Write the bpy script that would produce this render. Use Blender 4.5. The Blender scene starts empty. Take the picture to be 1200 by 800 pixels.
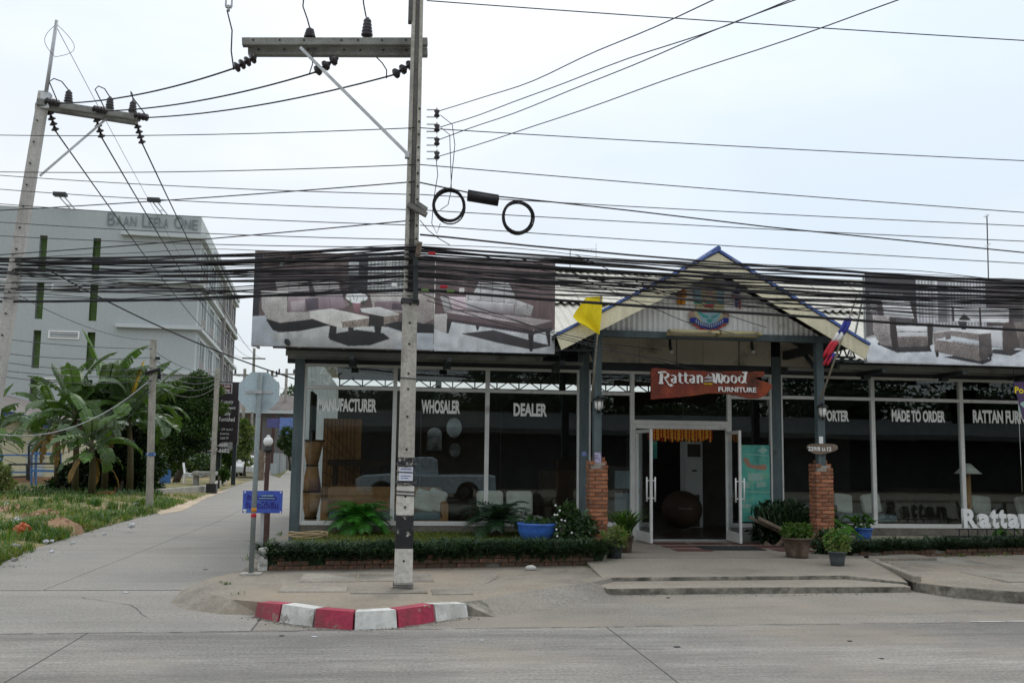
import bpy, math, random
import numpy as np
from mathutils import Vector, Matrix

R = math.radians
random.seed(11)
rng = np.random.default_rng(11)
S = bpy.context.scene
C = S.collection

# ------------------------------------------------------------------ camera
EYE = Vector((0, 0, 1.65))
YAW, TILT, ROLL, FOC = R(-7), R(6.53), 0.0135, 1180.0
FW = Vector((-math.sin(YAW) * math.cos(TILT), math.cos(YAW) * math.cos(TILT), math.sin(TILT)))
_r0 = Vector((math.cos(YAW), math.sin(YAW), 0))
_u0 = _r0.cross(FW)
RT = _r0 * math.cos(ROLL) + _u0 * math.sin(ROLL)
UP = _u0 * math.cos(ROLL) - _r0 * math.sin(ROLL)
cam_d = bpy.data.cameras.new('camera')
cam = bpy.data.objects.new('camera', cam_d)
C.objects.link(cam)
cam.matrix_world = Matrix((
    (RT.x, UP.x, -FW.x, EYE.x), (RT.y, UP.y, -FW.y, EYE.y), (RT.z, UP.z, -FW.z, EYE.z), (0, 0, 0, 1)))
cam_d.sensor_width = 36
cam_d.lens = FOC / 1200 * 36
cam_d.clip_start, cam_d.clip_end = 0.05, 3000
S.camera = cam

# ------------------------------------------------------------------ sky, sun, exposure
SUN_EL, SUN_AZ = R(56), R(20)          # high, behind the shop; overcast
W = bpy.data.worlds.new('World')
S.world = W
W.use_nodes = True
nt = W.node_tree
nt.nodes.clear()
N = nt.nodes.new
wo = N('ShaderNodeOutputWorld'); bg = N('ShaderNodeBackground'); sky = N('ShaderNodeTexSky')
sky.sky_type = 'NISHITA'; sky.sun_disc = False
sky.sun_elevation, sky.sun_rotation = SUN_EL, SUN_AZ
tc = N('ShaderNodeTexCoord'); mp = N('ShaderNodeMapping'); mp.inputs['Scale'].default_value = (1.1, 1.1, 2.6)
mp.inputs['Location'].default_value = (0.35, 0.1, 0.2)
n1 = N('ShaderNodeTexNoise'); n1.inputs['Scale'].default_value = 1.9; n1.inputs['Detail'].default_value = 7; n1.inputs['Roughness'].default_value = 0.55
r1 = N('ShaderNodeMapRange'); r1.inputs[1].default_value = 0.30; r1.inputs[2].default_value = 0.66
r1.inputs[3].default_value = 0.74; r1.inputs[4].default_value = 0.97
n2 = N('ShaderNodeTexNoise'); n2.inputs['Scale'].default_value = 1.7; n2.inputs['Detail'].default_value = 5
r2 = N('ShaderNodeMapRange'); r2.inputs[1].default_value = 0.33; r2.inputs[2].default_value = 0.68
r2.inputs[3].default_value = 0.0; r2.inputs[4].default_value = 1.0
cm = N('ShaderNodeMix'); cm.data_type = 'RGBA'
cm.inputs[6].default_value = (4.55, 5.0, 5.4, 1); cm.inputs[7].default_value = (6.1, 6.15, 6.2, 1)
mx = N('ShaderNodeMix'); mx.data_type = 'RGBA'
L = nt.links.new
L(tc.outputs['Generated'], mp.inputs['Vector']); L(mp.outputs[0], n1.inputs['Vector']); L(mp.outputs[0], n2.inputs['Vector'])
L(n1.outputs[0], r1.inputs[0]); L(n2.outputs[0], r2.inputs[0]); L(r2.outputs[0], cm.inputs[0])
L(r1.outputs[0], mx.inputs[0]); L(sky.outputs[0], mx.inputs[6]); L(cm.outputs[2], mx.inputs[7])
# an overcast sky is brighter overhead than at the horizon
sx = N('ShaderNodeSeparateXYZ'); L(tc.outputs['Generated'], sx.inputs[0]); rz_ = N('ShaderNodeMapRange'); rz_.inputs[1].default_value = 0; rz_.inputs[2].default_value = 1
rz_.inputs[3].default_value = .93; rz_.inputs[4].default_value = 1.75; L(sx.outputs[2], rz_.inputs[0]); ovc = N('ShaderNodeVectorMath'); ovc.operation = 'SCALE'
L(mx.outputs[2], ovc.inputs[0]); L(rz_.outputs[0], ovc.inputs['Scale']); L(ovc.outputs[0], bg.inputs['Color']); bg.inputs['Strength'].default_value = 0.14
L(bg.outputs[0], wo.inputs['Surface'])
sl = bpy.data.lights.new('sun', 'SUN'); sl.energy = 0.9; sl.angle = R(14); sl.color = (1, 0.97, 0.92)
so = bpy.data.objects.new('sun', sl); C.objects.link(so)
sv = Vector((math.sin(SUN_AZ) * math.cos(SUN_EL), math.cos(SUN_AZ) * math.cos(SUN_EL), math.sin(SUN_EL)))
so.rotation_euler = sv.to_track_quat('Z', 'Y').to_euler()
S.view_settings.view_transform = 'Standard'; S.view_settings.look = 'None'
S.view_settings.exposure = 0.12; S.view_settings.gamma = 1.0; S.view_settings.use_curve_mapping = False
S.render.engine = 'CYCLES'
S.cycles.max_bounces = 6; S.cycles.transparent_max_bounces = 24; S.cycles.use_denoising = True

# ------------------------------------------------------------------ placing helpers (photo pixel -> point in the place)
def ray(px, py): return FW + RT * ((px - 600) / FOC) - UP * ((py - 400) / FOC)
def onz(px, py, z=0.0):
    d = ray(px, py); return EYE + d * ((z - EYE.z) / d.z)
def ony(px, py, y):
    d = ray(px, py); return EYE + d * (y / d.y)
def at(px, py, dep): return EYE + ray(px, py) * dep
V = Vector

# ------------------------------------------------------------------ materials
def srgb(h):
    if isinstance(h, str): h = [int(h[i:i + 2], 16) / 255 for i in (0, 2, 4)]
    return tuple(c / 12.92 if c <= .04045 else ((c + .055) / 1.055) ** 2.4 for c in h)
_mats = {}
def mat(name, base, rough=.7, metal=0., var=.18, vs=2.5, fine=.12, fs=45., bump=.15, bs=60., dirt=None, rnd=0., coord='Object', spec=.4, streak=0., attr=None, trans=0., band=0.):
    """weathered procedural surface; dirt = (colour, scale, threshold, softness)"""
    if name in _mats: return _mats[name]
    m = bpy.data.materials.new(name); m.use_nodes = True
    nt = m.node_tree; N = nt.nodes.new; L = nt.links.new
    b = nt.nodes['Principled BSDF']
    tc = N('ShaderNodeTexCoord'); co = tc.outputs[coord]
    def noise(sc, det=5, vec=co, rg=.55):
        n = N('ShaderNodeTexNoise'); n.inputs['Scale'].default_value = sc; n.inputs['Detail'].default_value = det
        n.inputs['Roughness'].default_value = rg; L(vec, n.inputs['Vector']); return n.outputs[0]
    def rng_(s, a, b_, c, d):
        r = N('ShaderNodeMapRange'); L(s, r.inputs[0])
        for i, v in enumerate((a, b_, c, d)): r.inputs[i + 1].default_value = v
        return r.outputs[0]
    def mul(a, b_):
        x = N('ShaderNodeMath'); x.operation = 'MULTIPLY'; L(a, x.inputs[0]); L(b_, x.inputs[1]); return x.outputs[0]
    f = mul(rng_(noise(vs), .3, .7, 1 - var, 1 + var), rng_(noise(fs, 3), .3, .7, 1 - fine, 1 + fine))
    if streak:
        mp = N('ShaderNodeMapping'); mp.inputs['Scale'].default_value = (9, 9, .5); L(co, mp.inputs['Vector'])
        f = mul(f, rng_(noise(1.6, 6, mp.outputs[0], .65), .35, .7, 1 - streak, 1 + streak * .4))
    if band:
        mp = N('ShaderNodeMapping'); mp.inputs['Scale'].default_value = (.12, 1.9, 1); L(co, mp.inputs['Vector'])
        f = mul(f, rng_(noise(1.3, 6, mp.outputs[0], .6), .32, .68, 1 - band, 1 + band * .7))
        mp2 = N('ShaderNodeMapping'); mp2.inputs['Scale'].default_value = (1.6, 14, 1); mp2.inputs['Rotation'].default_value = (0, 0, .06); L(co, mp2.inputs['Vector'])
        f = mul(f, rng_(noise(1.5, 5, mp2.outputs[0], .7), .3, .7, 1 - band * .8, 1 + band * .7))
    if rnd:
        oi = N('ShaderNodeObjectInfo'); f = mul(f, rng_(oi.outputs['Random'], 0, 1, 1 - rnd, 1 + rnd))
    v = N('ShaderNodeVectorMath'); v.operation = 'SCALE'; L(f, v.inputs['Scale'])
    if attr:
        a = N('ShaderNodeAttribute'); a.attribute_name = attr; L(a.outputs['Color'], v.inputs[0])
    else: v.inputs[0].default_value = base[:3]
    out = v.outputs[0]
    for d in ([] if dirt is None else dirt if isinstance(dirt, list) else [dirt]):
        c, sc, th, sf = d
        mxn = N('ShaderNodeMix'); mxn.data_type = 'RGBA'
        L(rng_(noise(sc, 7, co, .62), th - sf, th + sf, 0, 1), mxn.inputs[0]); L(out, mxn.inputs[6])
        mxn.inputs[7].default_value = (*c[:3], 1); out = mxn.outputs[2]
    L(out, b.inputs['Base Color'])
    L(rng_(noise(vs * 2.3), .3, .7, max(.02, rough - .1), min(1, rough + .1)), b.inputs['Roughness'])
    b.inputs['Metallic'].default_value = metal; b.inputs['Specular IOR Level'].default_value = spec
    if trans:
        tb = N('ShaderNodeBsdfTranslucent'); L(out, tb.inputs[0]); xs2 = N('ShaderNodeMixShader'); xs2.inputs[0].default_value = trans
        oo = [q for q in nt.nodes if q.type == 'OUTPUT_MATERIAL'][0]; L(b.outputs[0], xs2.inputs[1]); L(tb.outputs[0], xs2.inputs[2]); L(xs2.outputs[0], oo.inputs[0])
    if bump:
        bn = N('ShaderNodeBump'); bn.inputs['Strength'].default_value = bump; bn.inputs['Distance'].default_value = .02
        L(noise(bs, 4), bn.inputs['Height']); L(bn.outputs[0], b.inputs['Normal'])
    _mats[name] = m
    return m
def glass(name, tint, refl=.045):
    if name in _mats: return _mats[name]
    m = bpy.data.materials.new(name); m.use_nodes = True; nt = m.node_tree; nt.nodes.clear()
    N = nt.nodes.new; L = nt.links.new
    o = N('ShaderNodeOutputMaterial'); t = N('ShaderNodeBsdfTransparent'); t.inputs[0].default_value = (*tint, 1)
    g = N('ShaderNodeBsdfGlossy'); g.inputs['Roughness'].default_value = 0.0; g.inputs[0].default_value = (.93, 1, .99, 1)
    tcn = N('ShaderNodeTexCoord'); nz = N('ShaderNodeTexNoise'); nz.inputs['Scale'].default_value = .9; nz.inputs['Detail'].default_value = 1
    bp = N('ShaderNodeBump'); bp.inputs['Strength'].default_value = .02; bp.inputs['Distance'].default_value = .05
    L(tcn.outputs['Object'], nz.inputs['Vector']); L(nz.outputs[0], bp.inputs['Height']); L(bp.outputs[0], g.inputs['Normal'])
    lw = N('ShaderNodeLayerWeight'); p = N('ShaderNodeMath'); p.operation = 'POWER'; p.inputs[1].default_value = 5
    r = N('ShaderNodeMapRange'); r.inputs[3].default_value = refl; r.inputs[4].default_value = .95
    x = N('ShaderNodeMixShader')
    L(lw.outputs['Facing'], p.inputs[0]); L(p.outputs[0], r.inputs[0]); L(r.outputs[0], x.inputs[0])
    L(t.outputs[0], x.inputs[1]); L(g.outputs[0], x.inputs[2]); L(x.outputs[0], o.inputs[0])
    _mats[name] = m; return m
def leafmat(name, c, var=.35, rnd=.15, rough=.5, thr=.25):
    """leaf: diffuse/gloss with some light let through"""
    if name in _mats: return _mats[name]
    m = mat(name, c, rough, var=var, vs=1.3, fine=.25, fs=9, bump=0, rnd=rnd, spec=.35)
    nt = m.node_tree; N = nt.nodes.new; L = nt.links.new
    b = nt.nodes['Principled BSDF']; o = [n for n in nt.nodes if n.type == 'OUTPUT_MATERIAL'][0]
    t = N('ShaderNodeBsdfTranslucent'); t.inputs[0].default_value = (c[0] * 1.3, c[1] * 1.3, c[2] * .7, 1)
    x = N('ShaderNodeMixShader'); x.inputs[0].default_value = thr
    L(b.outputs[0], x.inputs[1]); L(t.outputs[0], x.inputs[2]); L(x.outputs[0], o.inputs[0])
    return m
def emit(name, c, s):
    if name in _mats: return _mats[name]
    m = bpy.data.materials.new(name); m.use_nodes = True
    b = m.node_tree.nodes['Principled BSDF']; b.inputs['Base Color'].default_value = (*c, 1)
    b.inputs['Emission Color'].default_value = (*c, 1); b.inputs['Emission Strength'].default_value = s
    _mats[name] = m; return m

K = (.02, .02, .022)
M = dict(
    road=mat('road_concrete', (.25, .235, .21), .9, var=.2, vs=.35, fine=.3, fs=34, bump=.5, bs=90, band=.3, dirt=[((.16, .15, .14), .5, .62, .14), ((.30, .255, .20), .33, .63, .12), ((.12, .115, .105), 1.3, .70, .05)]),
    shoulder=mat('shoulder_asphalt', (.235, .218, .19), .92, var=.2, vs=.6, fine=.34, fs=36, band=.15, bump=.5, bs=110, dirt=[((.27, .235, .19), .55, .55, .16)]),
    signpost=mat('weathered_sign_post', (.21, .245, .245), .55, .2, var=.2, vs=3, bump=.05, dirt=((.13, .14, .13), 6, .62, .08)), side=mat('side_road_concrete', (.28, .262, .232), .9, var=.16, vs=.4, fine=.26, fs=30, band=.12, bump=.35, bs=80, dirt=[((.19, .185, .175), .4, .6, .16)]),
    tar=mat('joint_tar', (.105, .10, .09), .9, var=.3, fine=.2),
    pave=mat('pavement_concrete', (.25, .222, .18), .92, var=.25, vs=.9, fine=.22, fs=22, bump=.5, bs=45, dirt=[((.12, .105, .085), .9, .6, .1), ((.31, .25, .18), .6, .6, .15)]),
    slab=mat('paving_slab', (.26, .235, .195), .92, var=.22, vs=1.4, fine=.2, fs=25, bump=.4, bs=50, rnd=.1, dirt=((.13, .115, .09), 1.2, .6, .12)),
    apron=mat('apron_concrete', (.29, .255, .205), .9, var=.2, vs=.8, fine=.2, fs=35, bump=.4, bs=70, dirt=((.17, .15, .12), .8, .6, .12)),
    pebble_floor=mat('pebble_wash', (.25, .22, .18), .85, var=.2, vs=1.5, fine=.45, fs=55, bump=.6, bs=80),
    riser=mat('dirty_kerb_edge', (.21, .195, .16), .95, var=.35, vs=2.5, fine=.3, fs=14, bump=.6, bs=20, dirt=((.07, .065, .055), 3, .55, .08)),
    soil=mat('bare_soil', (.43, .345, .25), .95, var=.2, vs=.7, fine=.25, fs=18, bump=.6, bs=14),
    redsoil=mat('red_soil', (.27, .165, .095), .95, var=.25, vs=1.5, fine=.25, fs=18, bump=.6, bs=12),
    ground=mat('ground_earth', (.14, .14, .075), .95, var=.35, vs=.5, fine=.3, fs=10, bump=.5, bs=10, dirt=((.27, .20, .12), .3, .55, .1)),
    wpaint=mat('white_kerb_paint', (.66, .66, .62), .75, var=.1, vs=4, fine=.15, fs=18, bump=.3, bs=35, dirt=[((.25, .24, .21), 6.5, .585, .04), ((.36, .35, .31), 2.2, .56, .14)]),
    rpaint=mat('red_kerb_paint', (.40, .035, .075), .7, var=.2, vs=4, fine=.2, fs=20, bump=.3, bs=35, dirt=[((.36, .31, .24), 5.5, .63, .03), ((.20, .05, .055), 2.2, .54, .12)]),
    conc_pale=mat('pale_pole_concrete', (.50, .485, .45), .9, var=.12, vs=1.6, fine=.15, fs=30, bump=.3, bs=50, streak=.15), conc=mat('pole_concrete', (.41, .388, .34), .9, var=.16, vs=1.6, fine=.18, fs=30, bump=.3, bs=50, streak=.2, dirt=((.2, .185, .16), 3, .62, .1)),
    conc_dark=mat('pole_groove', (.12, .115, .105), .95, var=.2, fine=.2),
    bandw=mat('pole_white_band', (.55, .53, .48), .85, var=.12, vs=3, fine=.15, fs=25, bump=.3, bs=40, dirt=[((.25, .235, .2), 7, .63, .05)]),
    bandk=mat('pole_black_band', (.022, .022, .024), .8, var=.3, fine=.2, bump=.3, bs=40, dirt=[((.45, .43, .38), 8, .63, .03)]),
    bandp=mat('pole_peeled_band', (.024, .024, .026), .8, var=.3, fine=.2, bump=.3, bs=40, dirt=[((.42, .40, .35), 6, .5, .03)]),
    arm=mat('crossarm_concrete', (.235, .235, .215), .9, var=.2, vs=3, fine=.2, bump=.3, dirt=((.14, .13, .115), 3.5, .6, .1)),
    galv=mat('galvanised_steel', (.42, .43, .43), .45, .6, var=.2, vs=4, fine=.1, bump=.05, dirt=((.22, .17, .13), 5, .68, .06)),
    insul=mat('brown_porcelain', (.028, .022, .024), .3, var=.2, bump=0),
    wire=mat('cable_black', (.014, .013, .015), .7, var=.25, vs=1, bump=0),
    wire2=mat('cable_grey', (.05, .048, .052), .6, var=.2, bump=0),
    wlight=mat('cable_pale', (.35, .36, .36), .6, var=.2, bump=0),
    alu=mat('white_aluminium', (.60, .60, .57), .5, .0, var=.1, vs=3, fine=.08, bump=.03, dirt=((.30, .29, .27), 3, .68, .08)),
    steel=mat('blue_grey_steel', (.085, .115, .122), .6, .0, var=.2, vs=2, fine=.12, bump=.08, streak=.25, dirt=((.05, .05, .045), 5, .67, .05)),
    darksteel=mat('dark_green_steel', (.022, .028, .028), .6, var=.25, bump=.05),
    soffit=mat('soffit_board', (.46, .425, .35), .9, var=.14, vs=1.5, fine=.1, bump=.1, rnd=.05, dirt=((.12, .11, .09), 2, .63, .1)),
    fasciag=mat('grey_gutter', (.20, .205, .19), .7, var=.15, fine=.1, bump=.05, dirt=((.09, .085, .075), 2.5, .6, .1)),
    barge=mat('cream_bargeboard', (.70, .65, .46), .75, var=.1, vs=2, fine=.1, bump=.08, streak=.14),
    bluetrim=mat('blue_flashing', (.075, .13, .36), .5, var=.25, vs=3, fine=.15, bump=.05, dirt=((.3, .3, .32), 7, .65, .05)),
    roof=mat('cream_roof_sheet', (.56, .54, .47), .7, var=.1, vs=.8, fine=.08, bump=.05, streak=.12, rnd=.05),
    gable=mat('white_roof_sheet', (.90, .90, .87), .75, var=.06, vs=1.2, fine=.06, bump=.06, streak=.14, dirt=((.25, .24, .21), 2, .68, .1)),
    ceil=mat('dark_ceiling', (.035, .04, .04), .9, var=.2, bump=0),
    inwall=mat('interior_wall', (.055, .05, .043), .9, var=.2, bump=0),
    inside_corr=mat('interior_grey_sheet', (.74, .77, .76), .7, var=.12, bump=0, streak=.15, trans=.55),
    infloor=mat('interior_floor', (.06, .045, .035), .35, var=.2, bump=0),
    pane=glass('tinted_glass', (.87, .90, .89), .042),
    pane2=glass('clear_glass', (.88, .9, .9), .03),
    brick=mat('red_brick', (.34, .135, .068), .9, var=.25, vs=9, fine=.3, fs=60, bump=.6, bs=70, rnd=.38, dirt=((.22, .17, .13), 12, .63, .08)),
    brickold=mat('old_brick', (.19, .095, .06), .95, var=.3, vs=6, fine=.3, fs=50, bump=.6, bs=60, rnd=.4, dirt=((.07, .06, .045), 5, .55, .1)),
    mortar=mat('mortar', (.30, .275, .235), .95, var=.2, fine=.3, fs=60, bump=.6, bs=70),
    mortard=mat('dirty_mortar', (.16, .145, .12), .95, var=.3, fine=.3, bump=.6),
    hedge=leafmat('mondo_grass', (.024, .05, .022), thr=.12, rough=.4),
    hedge2=leafmat('mondo_grass_pale', (.06, .105, .045), thr=.15, rough=.4),
    lawn=leafmat('lawn_blade', (.12, .145, .02), thr=.25),
    lawnsoil=mat('mossy_soil', (.085, .095, .018), .95, var=.35, vs=2, fine=.3, fs=25, bump=.5, bs=30, dirt=((.14, .10, .05), 1.3, .58, .1)),
    verge1=leafmat('verge_grass', (.135, .195, .025), thr=.3), verge2=leafmat('verge_weed', (.045, .125, .02), thr=.3), verge3=leafmat('verge_dry', (.27, .22, .085), thr=.2),
    banana=leafmat('banana_leaf', (.06, .122, .022), var=.3, rnd=.35, thr=.3, rough=.4),
    bananapale=leafmat('banana_leaf_pale', (.10, .15, .08), var=.3, rnd=.25, thr=.25, rough=.4),
    bananadry=leafmat('banana_leaf_dry', (.26, .16, .05), var=.3, rnd=.3, thr=.15, rough=.8),
    stem=mat('banana_stem', (.075, .07, .028), .7, var=.4, vs=5, fine=.2, bump=.2, dirt=((.09, .05, .025), 5, .55, .1)),
    t1=leafmat('tree_leaf', (.035, .075, .014), thr=.2), t2=leafmat('tree_leaf_pale', (.075, .125, .022), thr=.25), t3=leafmat('tree_leaf_dark', (.014, .034, .009), thr=.12),
    bark=mat('tree_bark', (.055, .042, .03), .95, var=.35, vs=6, fine=.3, bump=.6, bs=25),
    cycad=leafmat('cycad_frond', (.045, .19, .02), thr=.2, rough=.35), cycad2=leafmat('cycad_frond_dark', (.018, .05, .018), thr=.15, rough=.35),
    potk=mat('dark_plastic_pot', (.022, .03, .03), .5, var=.2, bump=.05),
    potg=mat('grey_plastic_pot', (.07, .082, .088), .55, var=.15, bump=.05),
    potb=mat('brown_glazed_pot', (.075, .05, .035), .45, var=.35, vs=6, fine=.2, bump=.1, dirt=((.16, .12, .08), 7, .6, .1)),
    blueglaze=mat('blue_glaze', (.05, .16, .56), .3, var=.15, vs=4, bump=.05, spec=.6, dirt=((.02, .05, .2), 3, .62, .15)),
    wood=mat('weathered_wood', (.17, .13, .095), .85, var=.35, vs=5, fine=.3, bump=.4, bs=30),
    signwood=mat('red_stained_wood', (.22, .032, .012), .6, var=.5, vs=1.8, fine=.25, fs=16, bump=.25, bs=18, dirt=[((.055, .018, .01), 2.1, .55, .12), ((.33, .07, .015), 1.5, .62, .1)]),
    letter=mat('white_sign_letter', (.72, .72, .69), .6, var=.08, bump=.05),
    vinyl=mat('window_vinyl', (.80, .81, .78), .7, var=.12, vs=6, fine=.1, bump=0),
    yellow=mat('yellow_flag_cloth', (.86, .68, .015), .8, var=.08, bump=.15, bs=150),
    orange=mat('orange_flag_cloth', (.55, .22, .015), .8, var=.1, bump=.1, bs=150),
    fred=mat('flag_red', (.45, .02, .035), .8, var=.1, bump=.1), fwhite=mat('flag_white', (.62, .60, .58), .8, var=.1, bump=.1), fblue=mat('flag_blue', (.03, .04, .24), .8, var=.1, bump=.1),
    bamboo=mat('flag_pole_wood', (.34, .31, .24), .7, var=.25, vs=7, bump=.1),
    aptwall=mat('apartment_render', (.40, .43, .435), .9, var=.06, vs=.12, fine=.04, fs=8, bump=.03, streak=.05),
    aptwhite=mat('apartment_white', (.50, .535, .54), .9, var=.05, vs=.2, bump=.03),
    aptgrey=mat('apartment_grey', (.24, .23, .225), .9, var=.08, vs=.2, bump=.03),
    green=mat('green_niche', (.115, .19, .06), .85, var=.12, vs=.8, bump=0),
    aptletter=mat('grey_letter', (.17, .20, .225), .6, .0, var=.1, bump=0),
    winglass=mat('far_window_glass', (.10, .125, .14), .15, var=.3, vs=.8, bump=0, spec=.8),
    white=mat('white_paint', (.74, .74, .72), .6, var=.08, bump=.05), black=mat('black_paint', (.018, .018, .018), .5, var=.2, bump=.05),
    brown=mat('brown_post_paint', (.075, .038, .03), .6, var=.3, vs=6, bump=.15, dirt=((.2, .14, .1), 8, .65, .06)),
    bluesign=mat('blue_sign_enamel', (.045, .085, .40), .5, var=.15, vs=5, fine=.08, bump=.03, dirt=[((.10, .20, .48), 4, .62, .12)]),
    purple=mat('purple_lettering', (.022, .016, .17), .6, var=.15, bump=0),
    signback=mat('sign_back_aluminium', (.40, .49, .52), .5, .3, var=.08, vs=3, bump=.02, dirt=((.29, .35, .37), 4, .64, .1)),
    cream=mat('cream_house_wall', (.50, .47, .33), .9, var=.1, vs=.5, bump=.05, streak=.12), navy=mat('navy_fascia', (.03, .055, .12), .7, var=.15, bump=0),
    greyroof=mat('grey_tile_roof', (.16, .14, .13), .9, var=.2, vs=1, fine=.2, bump=.2), bluetarp=mat('blue_tarp', (.14, .22, .50), .6, var=.2, bump=.05),
    rackblue=mat('blue_frame_paint', (.05, .14, .34), .6, var=.2, bump=0),
    signblack=mat('dark_sign_panel', (.020, .014, .016), .5, var=.2, bump=0), maroon=mat('maroon_panel', (.10, .02, .025), .6, var=.2, bump=0),
    tile=mat('maroon_floor_tile', (.115, .05, .042), .6, var=.2, vs=6, bump=.1, rnd=.2), rubber=mat('black_mat_rubber', (.016, .018, .018), .9, var=.2, bump=.4, bs=90),
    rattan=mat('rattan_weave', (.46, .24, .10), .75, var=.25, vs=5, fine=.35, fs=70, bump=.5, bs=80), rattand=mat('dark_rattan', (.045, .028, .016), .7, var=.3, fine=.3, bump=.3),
    cushion=mat('cream_cushion', (.74, .73, .66), .9, var=.12, vs=5, bump=.25, bs=14), cushionblue=mat('grey_blue_cushion', (.22, .27, .29), .9, var=.12, bump=.1),
    mirror=mat('mirror_glass', (.85, .86, .85), .03, 1, var=.02, bump=0), teal=mat('teal_poster_print', (.09, .40, .32), .55, var=.3, vs=3, fine=.1, bump=0, dirt=[((.25, .40, .22), 3.2, .6, .08), ((.03, .20, .18), 2, .6, .08)]),
    tealpale=mat('pale_teal_print', (.28, .45, .38), .6, var=.15, bump=0), salmon=mat('salmon_print', (.36, .20, .14), .6, var=.1, bump=0),
    acwhite=mat('off_white_casing', (.42, .43, .41), .6, var=.08, bump=0), gold=emit('gold_fringe_glow', (.60, .30, .03), .05), redfringe=mat('red_fringe', (.42, .03, .015), .6, var=.3, bump=0),  # gold fringe gets a faint glow put into its colour, no lamp there
    dogfur=mat('ginger_fur', (.17, .062, .028), .95, var=.25, vs=8, fine=.3, fs=90, bump=.4, bs=120), bag=mat('white_plastic_bag', (.55, .56, .57), .5, var=.12, vs=10, bump=.4, bs=40), bagorange=mat('orange_plastic', (.48, .10, .03), .5, var=.2, bump=.2),
    hose=mat('tan_hose', (.34, .25, .14), .6, var=.2, bump=.05), stone=mat('grey_stone', (.27, .265, .24), .9, var=.25, vs=5, bump=.4), 
    trunkpaint=mat('pickup_paint', (.62, .72, .80), .3, .3, var=.06, bump=0, spec=.6), tyre=mat('tyre_rubber', (.02, .02, .02), .9, var=.2, bump=.2), carwhite=mat('white_car_paint', (.66, .67, .67), .3, var=.05, bump=0),
    tree_far=leafmat('far_tree_leaf', (.05, .085, .03), thr=.15), shed=mat('shed_wall', (.03, .03, .03), .9, var=.2, vs=.6, bump=.05), shedroof=mat('shed_roof', (.07, .075, .075), .7, var=.15, vs=.5, bump=.05),
    pebbles=mat('pale_pebbles', (.33, .31, .22), .9, var=.3, vs=6, fine=.4, fs=40, bump=.3, rnd=.2), lamp_glass=mat('frosted_lamp_glass', (.62, .62, .58), .3, var=.1, bump=0), purplewrap=mat('purple_cloth', (.14, .035, .26), .8, var=.15, bump=.15),
    paper=mat('notice_paper', (.62, .64, .70), .8, var=.06, bump=0), ink=mat('notice_ink', (.16, .18, .34), .8, bump=0), variegated=leafmat('variegated_leaf', (.19, .235, .075), thr=.3), bright=leafmat('bright_leaf', (.06, .165, .02), thr=.3),
    print=mat('printed_vinyl', (1, 1, 1), .55, var=.06, vs=1.5, fine=.16, fs=70, streak=.06, bump=.06, bs=3, attr='col'),
)
# ------------------------------------------------------------------ mesh helpers
BASE = {}
def base_of(o): return BASE.get(o.name, Vector((0, 0, 0))) if o else Vector((0, 0, 0))
def thing(name, label, cat, loc=(0, 0, 0), group=None):
    o = bpy.data.objects.new(name, None); C.objects.link(o); o.location = loc; o.empty_display_size = .2
    BASE[o.name] = Vector(loc); o['label'] = label; o['category'] = cat
    if group: o['group'] = group
    return o
def tag(o, label, cat, group=None):
    o['label'] = label; o['category'] = cat
    if group: o['group'] = group
    return o
def kind(o, k): o['kind'] = k; return o
def link(name, me, parent=None, loc=None):
    o = bpy.data.objects.new(name, me); C.objects.link(o)
    if parent is not None: o.parent = parent
    BASE[o.name] = base_of(parent) + (Vector(loc) if loc is not None else Vector((0, 0, 0)))
    if loc is not None: o.location = loc
    return o
def frame(d):
    d = d.normalized(); a = Vector((0, 0, 1)) if abs(d.z) < .95 else Vector((1, 0, 0))
    x = d.cross(a).normalized(); return x, x.cross(d).normalized() * 1.0
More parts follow.
